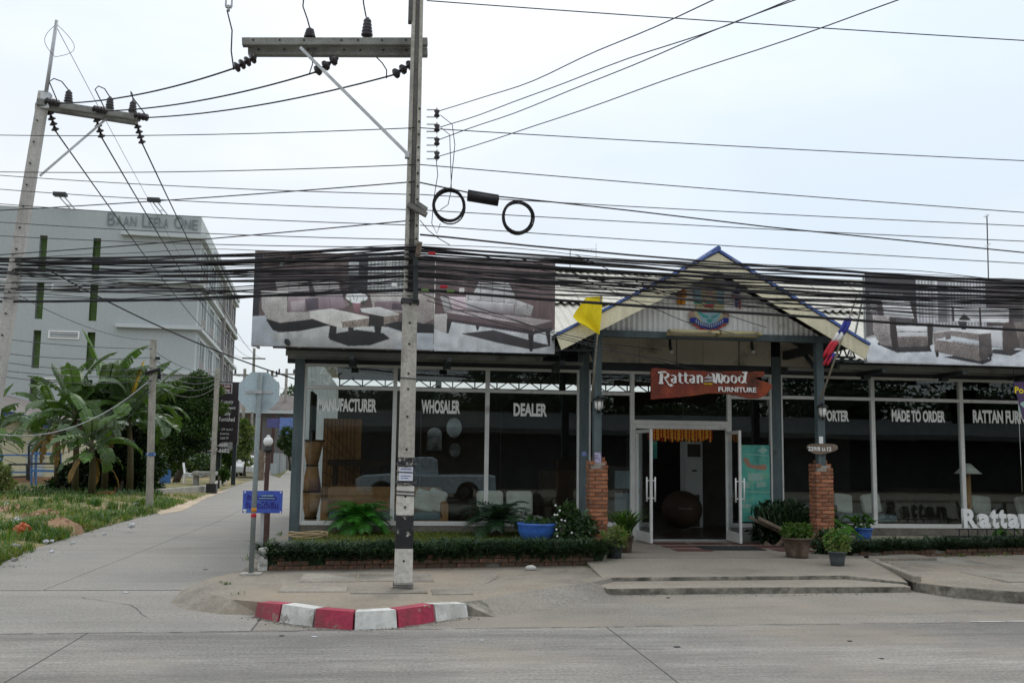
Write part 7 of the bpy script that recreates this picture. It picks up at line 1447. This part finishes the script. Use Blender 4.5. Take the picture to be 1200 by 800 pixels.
# sago palms and other plants in the left bed
def sago(lab, c, n, L0, m, seed, cr_h=.22):
    t = thing('sago_palm', lab, 'palm', c); g = random.Random(seed); random.seed(seed); c = Vector(c); MB().lathe(c, [(.10, -.05), (.13, .05), (.12, cr_h), (.05, cr_h + .05)], 9).build('trunk', M['bark'], t)
    for i in range(n):
        a = i * 2.4; el = R(75 - 62 * (i / n)); p = c + Vector((0, 0, cr_h)); pts = [p]; 
        for k in range(7): p = p + Vector((math.cos(a) * math.cos(el), math.sin(a) * math.cos(el), math.sin(el))) * L0 / 7 * g.uniform(.9, 1.1); el -= R(13); pts.append(p)
        mb = MB(); frond(pts, L0 * .36, 40, .017, mb); mb.build('frond', m, t)
sago('bright green sago palm spreading on the lawn before the first window', (onz(420, 627, .3).x, onz(420, 627, .3).y, .3), 30, .62, M['cycad'], 3)
sago('dark sago palm on the lawn before the second window', (onz(585, 631, .3).x, onz(585, 631, .3).y + .3, .3), 22, .68, M['cycad2'], 6)
c = onz(588, 626, .3); t = thing('red_flower', 'red flower on the dark sago palm side of the lawn', 'flower', c); p = ony(588, 597, c.y); MB().tube([c, p], .008, 5).build('stem', M['verge2'], t); leafcloud('petals', [(p, (.07, .05, .03))], 40, .06, [mat('red_petal', (.42, .06, .02), .7, bump=0)], t)
c = onz(629, 635, .3); c.z = .33; rr = (ony(652, 620, c.y).x - ony(607, 620, c.y).x) / 2; t = thing('bowl_planter', 'round blue glazed bowl on the lawn left of the brick pier', 'planter', c)
MB().lathe(c, [(rr * .62, 0), (rr * .86, .07), (rr * .98, .16), (rr * .99, .235), (rr * 1.03, .25), (rr * 1.03, .275), (rr * .92, .275), (rr * .88, .24)], 28).build('bowl', M['blueglaze'], t); leafcloud('plant', [((c.x, c.y, c.z + .29), (rr * .8, rr * .8, .05))], 240, .07, [M['t1'], M['verge2']], t, seed=5)
c = onz(668, 638, .28) + Vector((0, .15, 0)); t = thing('flowering_bush', 'dark bush with small white blossoms left of the brick pier', 'bush', c); MB().tube([c, c + Vector((0, 0, .5))], .03, 6).build('stem', M['bark'], t)
leafcloud('foliage', [(c + Vector(o), r) for o, r in (((-.1, 0, .25), (.2, .18, .22)), ((.15, 0, .28), (.22, .18, .25)), ((.0, 0, .50), (.15, .15, .15)), ((.3, .1, .2), (.18, .18, .2)))], 1500, .09, [M['t1'], M['t3'], M['hedge2']], t, seed=7); mb = MB()
for px, py in ((651, 592), (653, 603), (650, 603), (652, 620), (653, 628), (653, 635), (658, 609), (662, 610), (670, 624), (656, 598)): mb.ball(ony(px, py, c.y - .33), .018, 7, 5)
mb.build('blossom', M['white'], t)
tag(MB().tube([(-1.2 + .30 * math.cos(a) * (1 + .1 * math.sin(3 * a)), 16.6 + .22 * math.sin(a), .335 + .02 * (a / 6.28) + .015 * math.sin(a * 2.3)) for a in [i * .35 for i in range(72)]], .014, 6).build('garden_hose', M['hose']), 'coil of tan garden hose lying on the lawn by the shop corner', 'hose')
c = onz(622, 668, .13); tag(MB().ball(c + Vector((0, 0, .03)), .06, 9, 6, (1.3, .9, .7)).build('stone', M['wpaint']), 'pale stone lying below the hedge near the entrance', 'stone')
# pots
def pot(lab, px, py, z, r, h, m, prof=None):
    c = onz(px, py, z); c.z = z; c.y += r; t = thing('potted_plant', lab, 'potted plant', c); P = prof or [(r * .72, 0), (r * .86, h * .5), (r, h * .9), (r * 1.08, h * .9), (r * 1.08, h), (r * .92, h), (r * .9, h * .9)]
    MB().lathe(c, P, 20).build('pot', M[m], t); return t, c
t, c = pot('variegated plant in a dark plastic pot at the foot of the left brick pier', 722, 659, .14, .13, .24, 'potk'); leafcloud('plant', [(c + Vector((0, 0, .33)), (.17, .15, .13)), (c + Vector((.05, 0, .4)), (.12, .12, .1))], 420, .08, [M['variegated'], M['bright'], M['variegated']], t, seed=2)
t, c = pot('green leafy plant in a brown pot behind the variegated pot by the left pier', 735, 648, .2, .13, .26, 'potb'); blades('plant', [(c.x + random.gauss(0, .05), c.y + random.gauss(0, .05), c.z + .25) for _ in range(110)], .42, .9, .05, [M['bright'], M['t2'], M['t1']], t, seed=3, seg=4); 
t, c = pot('bright green bushy plant in a wide brown glazed pot beside the right brick pier', 941, 655, .19, .215, .30, 'potb', [(.15, 0), (.17, .02), (.165, .05), (.20, .2), (.215, .28), (.235, .28), (.235, .305), (.20, .305), (.19, .27)]); leafcloud('plant', [(c + Vector((0, 0, .37)), (.24, .2, .1)), (c + Vector((-.1, 0, .42)), (.12, .12, .09)), (c + Vector((.1, 0, .43)), (.12, .12, .08))], 900, .065, [M['bright'], M['bright'], M['t2']], t, seed=4)
t, c = pot('variegated bush in a small grey pot right of the brown glazed pot', 986, 665, .15, .125, .22, 'potg'); leafcloud('plant', [(c + Vector((0, 0, .32)), (.16, .15, .14)), (c + Vector((-.05, 0, .42)), (.13, .13, .1)), (c + Vector((.06, 0, .38)), (.12, .12, .1))], 620, .065, [M['variegated'], M['bright'], M['variegated']], t, seed=5)
t, c = pot('small plant in a blue pot in the right bed beside the big leaved plant', 1017, 634, .27, .16, .22, 'blueglaze'); leafcloud('plant', [(c + Vector((0, 0, .32)), (.16, .14, .12))], 110, .10, [M['t1'], M['bright']], t, seed=6)
c = onz(975, 650, .2) + Vector((.05, .25, 0)); c.z = .2; t = thing('dark_shrub', 'dark leafy clump between the right brick pier and the grey pot', 'shrub', c); leafcloud('foliage', [(c + Vector((0, 0, .17)), (.26, .2, .17)), (c + Vector((.2, .1, .15)), (.2, .2, .15))], 800, .09, [M['t3'], M['hedge2']], t, seed=8); MB().tube([c, c + Vector((0, 0, .2))], .02, 5).build('stem', M['bark'], t)
def bigleaf_plant(lab, c, n, L0, w, seed, m, h=.5, up=(30, 80)):
    t = thing('broad_leaf_plant', lab, 'plant', c); g = random.Random(seed); c = Vector(c)
    for i in range(n):
        a = g.uniform(0, 6.28); el = R(g.uniform(*up)); q = c + Vector((math.cos(a) * math.cos(el), math.sin(a) * math.cos(el), math.sin(el))) * h * g.uniform(.5, 1.1); mb = MB().tube([c, c.lerp(q, .6) + Vector((0, 0, .05)), q], .008, 5, mi=1)
        d = Vector((math.cos(a), math.sin(a), -g.uniform(.2, .9))).normalized(); s_ = d.cross(Vector((0, 0, 1))).normalized(); nn = s_.cross(d); L_ = L0 * g.uniform(.7, 1.2)
        pr = [(0, .02), (.12, .75), (.3, 1), (.6, .72), (.85, .3), (1, .02)]
        for (t0_, w0), (t1_, w1) in zip(pr, pr[1:]):
            for k in (-1, 1):
                A, B = q + d * L_ * t0_ - nn * .12 * L_ * t0_ ** 2, q + d * L_ * t1_ - nn * .12 * L_ * t1_ ** 2; mb.quad(A, B, B + s_ * k * w * w1 / 2 + nn * .1 * w, A + s_ * k * w * w0 / 2 + nn * .1 * w, sm=True)
        mb.build('leaf', [m, M['verge2']], t)
    return t
bigleaf_plant('big leaved bright green plant behind the right brick pier', (onz(994, 642, .25).x + .15, 16.9, .25), 26, .26, .2, 5, M['bright'], .55, (20, 85))
bigleaf_plant('small pale leaved plant left of the white letters', (ony(1115, 630, 16.7).x, 16.7, .27), 6, .34, .13, 7, M['variegated'], .12, (40, 85)); bigleaf_plant('slender green plant behind the white letters', (ony(1176, 630, 16.95).x, 16.95, .27), 8, .3, .12, 9, M['bright'], .35, (50, 88))
# rustic plank planter right of the doors
y = 16.75; p0, p1 = ony(889, 607, y), ony(936, 630, y - .25); t = thing('plank_planter', 'rustic wooden plank planter of dark strappy grass right of the entrance', 'planter', (p0.x, y, .2))
for i, (o, l) in enumerate(((0, 0), (.17, .06), (.34, -.05))): MB().bar(p0 + Vector((l, o, 0)), p1 + Vector((l + .35, o, -.14)), .15, .055, upv=(0, 0, 1)).build('plank', M['wood'], t, bevel=.012)
for a, b in (((896, 635), (915, 650)), ((905, 645), (925, 625)), ((893, 640), (930, 648))): MB().bar(ony(*a, y + .1), ony(*b, y + .0), .07).build('strut', M['wood'], t, bevel=.01)
bb = [tuple((p0 + Vector((.35, .2, .0))).lerp(p1 + Vector((.35, .2, -.1)), random.random()) + Vector((random.uniform(-.3, .35), random.uniform(-.15, .45), .03))) for _ in range(1500)]; blades('grass_tuft', bb, .26, .9, .022, [M['hedge'], M['hedge'], M['hedge2']], t, seed=14, seg=3, curl=1.3)
c = Vector((6.9, 17.3, .2)); t = thing('dark_shrub', 'dark bush behind the plank planter against the glass', 'shrub', c); leafcloud('foliage', [(c + Vector((0, 0, .45)), (.4, .22, .3)), (c + Vector((.3, 0, .5)), (.25, .2, .25)), (c + Vector((-.1, 0, .2)), (.4, .25, .2))], 1700, .10, [M['t3'], M['hedge'], M['t3']], t, seed=18); MB().tube([c, c + Vector((0, 0, .4))], .025, 5).build('stem', M['bark'], t)

# ================================================================== INSIDE THE SHOWROOM
def I(px, py, y): return ony(px, py, y)
def sofa(lab, x0, x1, y, zs, cm, base_m, cushions, h=.45):
    t = thing('sofa', lab, 'sofa', ((x0 + x1) / 2, y, .2)); MB().box2((x0, y, .24), (x1, y + .85, .24 + zs - .12)).build('base', base_m, t, bevel=.04); MB().box2((x0 + .1, y + .7, .3), (x1 - .1, y + .86, zs + .2 + h)).build('backrest', base_m, t, bevel=.05)
    for a in (x0, x1 - .14): MB().box2((a, y + .01, .25), (a + .14, y + .8, zs + .40)).build('armrest', base_m, t, bevel=.05)
    MB().box2((x0 + .15, y - .02, .2 + zs - .14), (x1 - .15, y + .7, .2 + zs)).build('seat', M[cm], t, bevel=.04)
    for (u, w, hh, tl) in cushions: MB().box((x0 + (x1 - x0) * u, y + .5, .2 + zs + hh / 2), (w, .15, hh), m=Matrix.Rotation(tl, 3, 'Y') @ Matrix.Rotation(-.25, 3, 'X')).build('cushion', M['cushion'], t, bevel=.06)
sofa('long rattan sofa with white cushions inside the first window', I(375, 600, 18.9).x, I(526, 600, 18.9).x, 18.9, .40, 'cushionblue', M['rattan'], [(.82, .42, .4, .25), (.91, .36, .42, .35)])
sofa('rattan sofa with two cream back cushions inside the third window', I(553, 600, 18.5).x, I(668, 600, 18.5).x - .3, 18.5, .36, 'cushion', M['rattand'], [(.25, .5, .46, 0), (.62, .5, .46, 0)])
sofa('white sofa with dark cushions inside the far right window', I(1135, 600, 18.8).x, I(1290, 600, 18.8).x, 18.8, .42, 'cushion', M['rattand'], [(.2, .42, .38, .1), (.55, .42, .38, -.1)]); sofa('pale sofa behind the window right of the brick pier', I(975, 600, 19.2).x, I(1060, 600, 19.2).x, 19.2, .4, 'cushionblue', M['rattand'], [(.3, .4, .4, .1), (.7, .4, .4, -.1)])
x = I(364, 600, 18.35).x; t = thing('hourglass_stand', 'tall hourglass shaped rattan stand inside the first window', 'stand', (x, 18.35, .2)); z = .2
for k, (h_, r0_, r1_) in enumerate(((.34, .19, .10), (.46, .10, .19), (.46, .18, .10), (.44, .10, .19))):
    pf = [(r0_, 0), (r1_, h_ - .02)]; MB().lathe((x, 18.35, z), pf, 4).build('section', M['rattan'], t); MB().lathe((x, 18.35, z + h_ - .02), [(r1_ + .015, 0), (r1_ + .015, .025)], 4).build('rim', M['rattand'], t); z += h_
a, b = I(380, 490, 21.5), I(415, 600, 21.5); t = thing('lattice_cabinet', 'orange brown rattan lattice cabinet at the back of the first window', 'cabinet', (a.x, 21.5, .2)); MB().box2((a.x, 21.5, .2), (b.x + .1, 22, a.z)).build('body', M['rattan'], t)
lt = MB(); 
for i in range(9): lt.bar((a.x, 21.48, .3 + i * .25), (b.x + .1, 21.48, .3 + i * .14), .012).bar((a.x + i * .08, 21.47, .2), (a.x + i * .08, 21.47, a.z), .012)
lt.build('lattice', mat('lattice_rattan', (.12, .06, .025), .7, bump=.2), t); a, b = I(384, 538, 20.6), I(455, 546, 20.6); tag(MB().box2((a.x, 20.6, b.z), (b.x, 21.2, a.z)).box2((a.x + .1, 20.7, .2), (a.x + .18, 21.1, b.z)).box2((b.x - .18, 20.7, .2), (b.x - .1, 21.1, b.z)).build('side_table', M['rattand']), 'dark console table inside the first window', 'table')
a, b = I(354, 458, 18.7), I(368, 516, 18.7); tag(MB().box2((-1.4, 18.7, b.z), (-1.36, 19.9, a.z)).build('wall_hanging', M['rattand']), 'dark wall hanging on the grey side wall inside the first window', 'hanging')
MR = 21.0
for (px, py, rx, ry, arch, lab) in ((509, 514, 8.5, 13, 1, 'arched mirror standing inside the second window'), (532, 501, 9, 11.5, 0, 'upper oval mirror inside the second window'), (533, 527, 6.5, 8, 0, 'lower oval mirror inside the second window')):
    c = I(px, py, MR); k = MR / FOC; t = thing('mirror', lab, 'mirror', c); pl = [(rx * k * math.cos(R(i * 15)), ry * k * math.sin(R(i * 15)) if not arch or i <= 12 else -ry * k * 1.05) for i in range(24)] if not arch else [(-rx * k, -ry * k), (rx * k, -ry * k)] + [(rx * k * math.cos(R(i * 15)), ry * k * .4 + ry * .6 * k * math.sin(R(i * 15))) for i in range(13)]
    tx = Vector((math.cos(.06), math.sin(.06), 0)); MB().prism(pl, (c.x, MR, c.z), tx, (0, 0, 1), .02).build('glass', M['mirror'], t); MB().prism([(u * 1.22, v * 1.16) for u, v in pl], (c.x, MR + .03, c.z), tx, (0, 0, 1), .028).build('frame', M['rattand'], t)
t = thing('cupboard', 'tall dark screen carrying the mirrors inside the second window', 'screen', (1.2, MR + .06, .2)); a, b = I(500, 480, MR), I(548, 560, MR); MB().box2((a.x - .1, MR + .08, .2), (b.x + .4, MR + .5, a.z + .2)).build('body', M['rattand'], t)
c = I(799, 592, 20.4); t = thing('ball_chair', 'round brown woven ball seat in the dark beyond the open doors', 'chair', (c.x, 20.4, .2)); MB().ball((c.x, 20.4, .2 + .42), .42, 18, 12, (1, 1, .92)).build('shell', M['rattand'], t); MB().box((c.x - .05, 19.98, .66), (.26, .02, .03)).build('opening_slot', M['wood'], t)
a, b = I(803, 517, 21.2), I(824, 601, 21.2); t = thing('air_conditioner', 'tall off white floor standing air conditioner beyond the open doors', 'air conditioner', ((a.x + b.x) / 2, 21.2, .2)); MB().box2((a.x, 21.2, .2), (b.x, 21.6, a.z)).build('casing', M['acwhite'], t, bevel=.015); hz_ = a.z - .2; MB().box2((a.x + .05, 21.19, .2 + hz_ * .82), (b.x - .05, 21.2, .2 + hz_ * .97)).build('grille', M['inwall'], t); MB().box2((a.x + .08, 21.19, .22), (b.x - .08, 21.2, .2 + hz_ * .38)).build('grille', M['inwall'], t); MB().box2((a.x + .15, 21.188, .2 + hz_ * .65), (a.x + .25, 21.2, .2 + hz_ * .67)).build('panel', M['black'], t)
fr_ = thing('door_fringe', 'gold and red tasselled fringe hanging just inside the doorway', 'fringe', (5.3, 18.5, 2.3)); a, b = I(759, 501, 18.5), I(835, 518, 18.5); g = random.Random(3); n = 46
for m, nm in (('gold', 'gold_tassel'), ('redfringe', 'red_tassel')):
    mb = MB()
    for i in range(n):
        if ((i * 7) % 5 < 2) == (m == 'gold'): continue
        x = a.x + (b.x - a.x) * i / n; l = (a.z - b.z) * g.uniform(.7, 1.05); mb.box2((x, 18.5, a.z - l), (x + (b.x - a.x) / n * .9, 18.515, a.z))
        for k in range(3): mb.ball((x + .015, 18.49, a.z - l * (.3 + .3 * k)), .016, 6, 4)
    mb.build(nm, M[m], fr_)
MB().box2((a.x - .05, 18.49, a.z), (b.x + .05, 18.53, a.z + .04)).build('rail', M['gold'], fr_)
a, b = I(761, 514, 19.6), I(770, 537, 19.6); tag(MB().box2((a.x, 19.6, b.z), (b.x, 19.63, a.z)).build('picture', M['teal']), 'teal picture on the left beyond the open doors', 'picture')
c = I(1134, 550, 18.7); t = thing('floor_lamp', 'lamp with a conical white shade inside the far right window', 'lamp', (c.x, 18.7, .2)); MB().lathe((c.x, 18.7, c.z - .08), [(.26, 0), (.05, .2)], 16).build('shade', M['cushion'], t); MB().tube([(c.x, 18.7, .2), (c.x, 18.7, c.z)], .05, 8).build('stem', M['rattan'], t)
for (px, y, w, h_, lab, m) in ((1085, 20.5, 1.4, .9, 'dark rattan chest inside the window left of the white letters', 'rattand'), (655, 20, .7, 1.2, 'dark cabinet beside the column inside the third window', 'rattand'), (735, 19, .55, 1.3, 'chest of pale drawers inside the narrow window beside the doors', 'inwall')):
    c = I(px, 600, y); t = thing('chest', lab, 'chest', (c.x, y, .2)); MB().box2((c.x - w / 2, y, .2), (c.x + w / 2, y + .45, .2 + h_)).build('body', M[m], t, bevel=.01)
    for k in range(3): MB().box2((c.x - w / 2 + .03, y - .015, .24 + k * h_ / 3.1), (c.x + w / 2 - .03, y - .001, .2 + (k + .9) * h_ / 3.1)).build('drawer', M[m] if m != 'inwall' else M['cushionblue'], t)

# ================================================================== ACROSS THE ROAD (seen mirrored in the shop glass)
o = MB().box2((-60, -30, -.05), (60, -3.6, .12)).build('far_pavement', M['pave']); kind(o, 'structure')
t = thing('roadside_shed', 'long low shed with a pale roof across the road, seen only as a reflection', 'shed', (4, -13, .1)); MB().box2((-40, -20, .1), (75, -13, 2.9)).build('wall', M['shed'], t); MB().quad((-41, -12, 2.75), (76, -12, 2.75), (76, -20, 4.1), (-41, -20, 4.1)).quad((-41, -12, 2.75), (-41, -12, 3.0), (76, -12, 3.0), (76, -12, 2.75)).build('roof', M['shedroof'], t)
for i, x in enumerate((-18, -11, -4, 3, 10, 17, 24)): MB().box2((x - 1.6, -13.03, .12), (x + 1.6, -13.001, 2.4)).build('shutter', M['aptgrey'], t)
for i, (x, h_, s_) in enumerate(((-15, 6.0, 3.4), (-6, 6.4, 3.6), (1.5, 5.2, 3), (9, 6.4, 3.6), (17, 5.8, 3.6), (27, 6.6, 4.4), (37, 6.2, 4.6))):
    g = random.Random(90 + i); cl = [(Vector((x + g.uniform(-s_, s_), -23 + g.uniform(-1, 1), h_ * g.uniform(.5, .9))), (s_ * .5, s_ * .5, s_ * .38)) for _ in range(16)]
    tree('leafy_tree', 'dark tree behind the shed across the road, ' + ('far left', 'left', 'small one at the centre', 'right of the centre', 'right', 'far right', 'beyond the far right one')[i], (x, -23, 0), cl, 10000, .34, [M['t1'], M['t3']], 3, .25, 90 + i)
# pickup parked by the photographer, mirrored in the second window
VX, VY = .9, -1.6; t = thing('pickup_truck', 'silver blue single cab pickup parked beside the viewer, mirrored in the shop glass', 'pickup truck', (VX, VY, 0)); Y0, WD = VY, 1.65
body = [(-1.85, .35), (2.95, .38), (2.95, .98), (.95, .98), (-.55, 1.0), (-1.65, .92), (-1.9, .75)]
def arch(poly_x): return [(poly_x + .42 * math.cos(R(a)), .33 + .42 * math.sin(R(a))) for a in range(180, -1, -20)]
bot = [(-1.88, .38)] + arch(-1.0) + arch(2.0) + [(2.95, .42)]
MB().prism(bot + [(2.95, .98), (.95, .98), (-.55, 1.0), (-1.65, .93), (-1.92, .78)], (VX, Y0, 0), (1, 0, 0), (0, 0, 1), -WD).build('body', M['trunkpaint'], t, bevel=.03)
MB().prism([(-.55, .995), (.95, .995), (.9, 1.52), (.75, 1.6), (.15, 1.6)], (VX, Y0 - .06, 0), (1, 0, 0), (0, 0, 1), -(WD - .12)).build('cab', M['trunkpaint'], t, bevel=.03)
MB().prism([(-.35, 1.03), (.78, 1.03), (.74, 1.5), (.2, 1.5)], (VX, Y0 - .052, 0), (1, 0, 0), (0, 0, 1), -.01).build('window', M['winglass'], t); MB().box2((VX + 1.0, Y0 - WD + .1, .985), (VX + 2.9, Y0 - .1, .99)).build('load_bed', M['black'], t)
for x in (-1.0, 2.0):
    for y in (Y0 - .12, Y0 - WD + .12): o = MB().lathe((VX + x, y, .33), [(.33, -.11), (.34, -.08), (.34, .08), (.33, .11)], 20, axis=(0, 1, 0)).build('wheel', M['tyre'], t); MB().lathe((VX + x, y, .33), [(.19, -.115), (.05, -.12), (.05, .12), (.19, .115)], 12, axis=(0, 1, 0)).build('rim', M['galv'], o)
for y in (Y0 - .2, Y0 - WD + .2): MB().box((VX - 1.86, y, .72), (.1, .3, .16)).build('headlight', M['lamp_glass'], t, bevel=.02)
MB().box2((VX - 1.98, Y0 - WD, .4), (VX - 1.88, Y0, .58)).build('bumper', M['black'], t, bevel=.03)
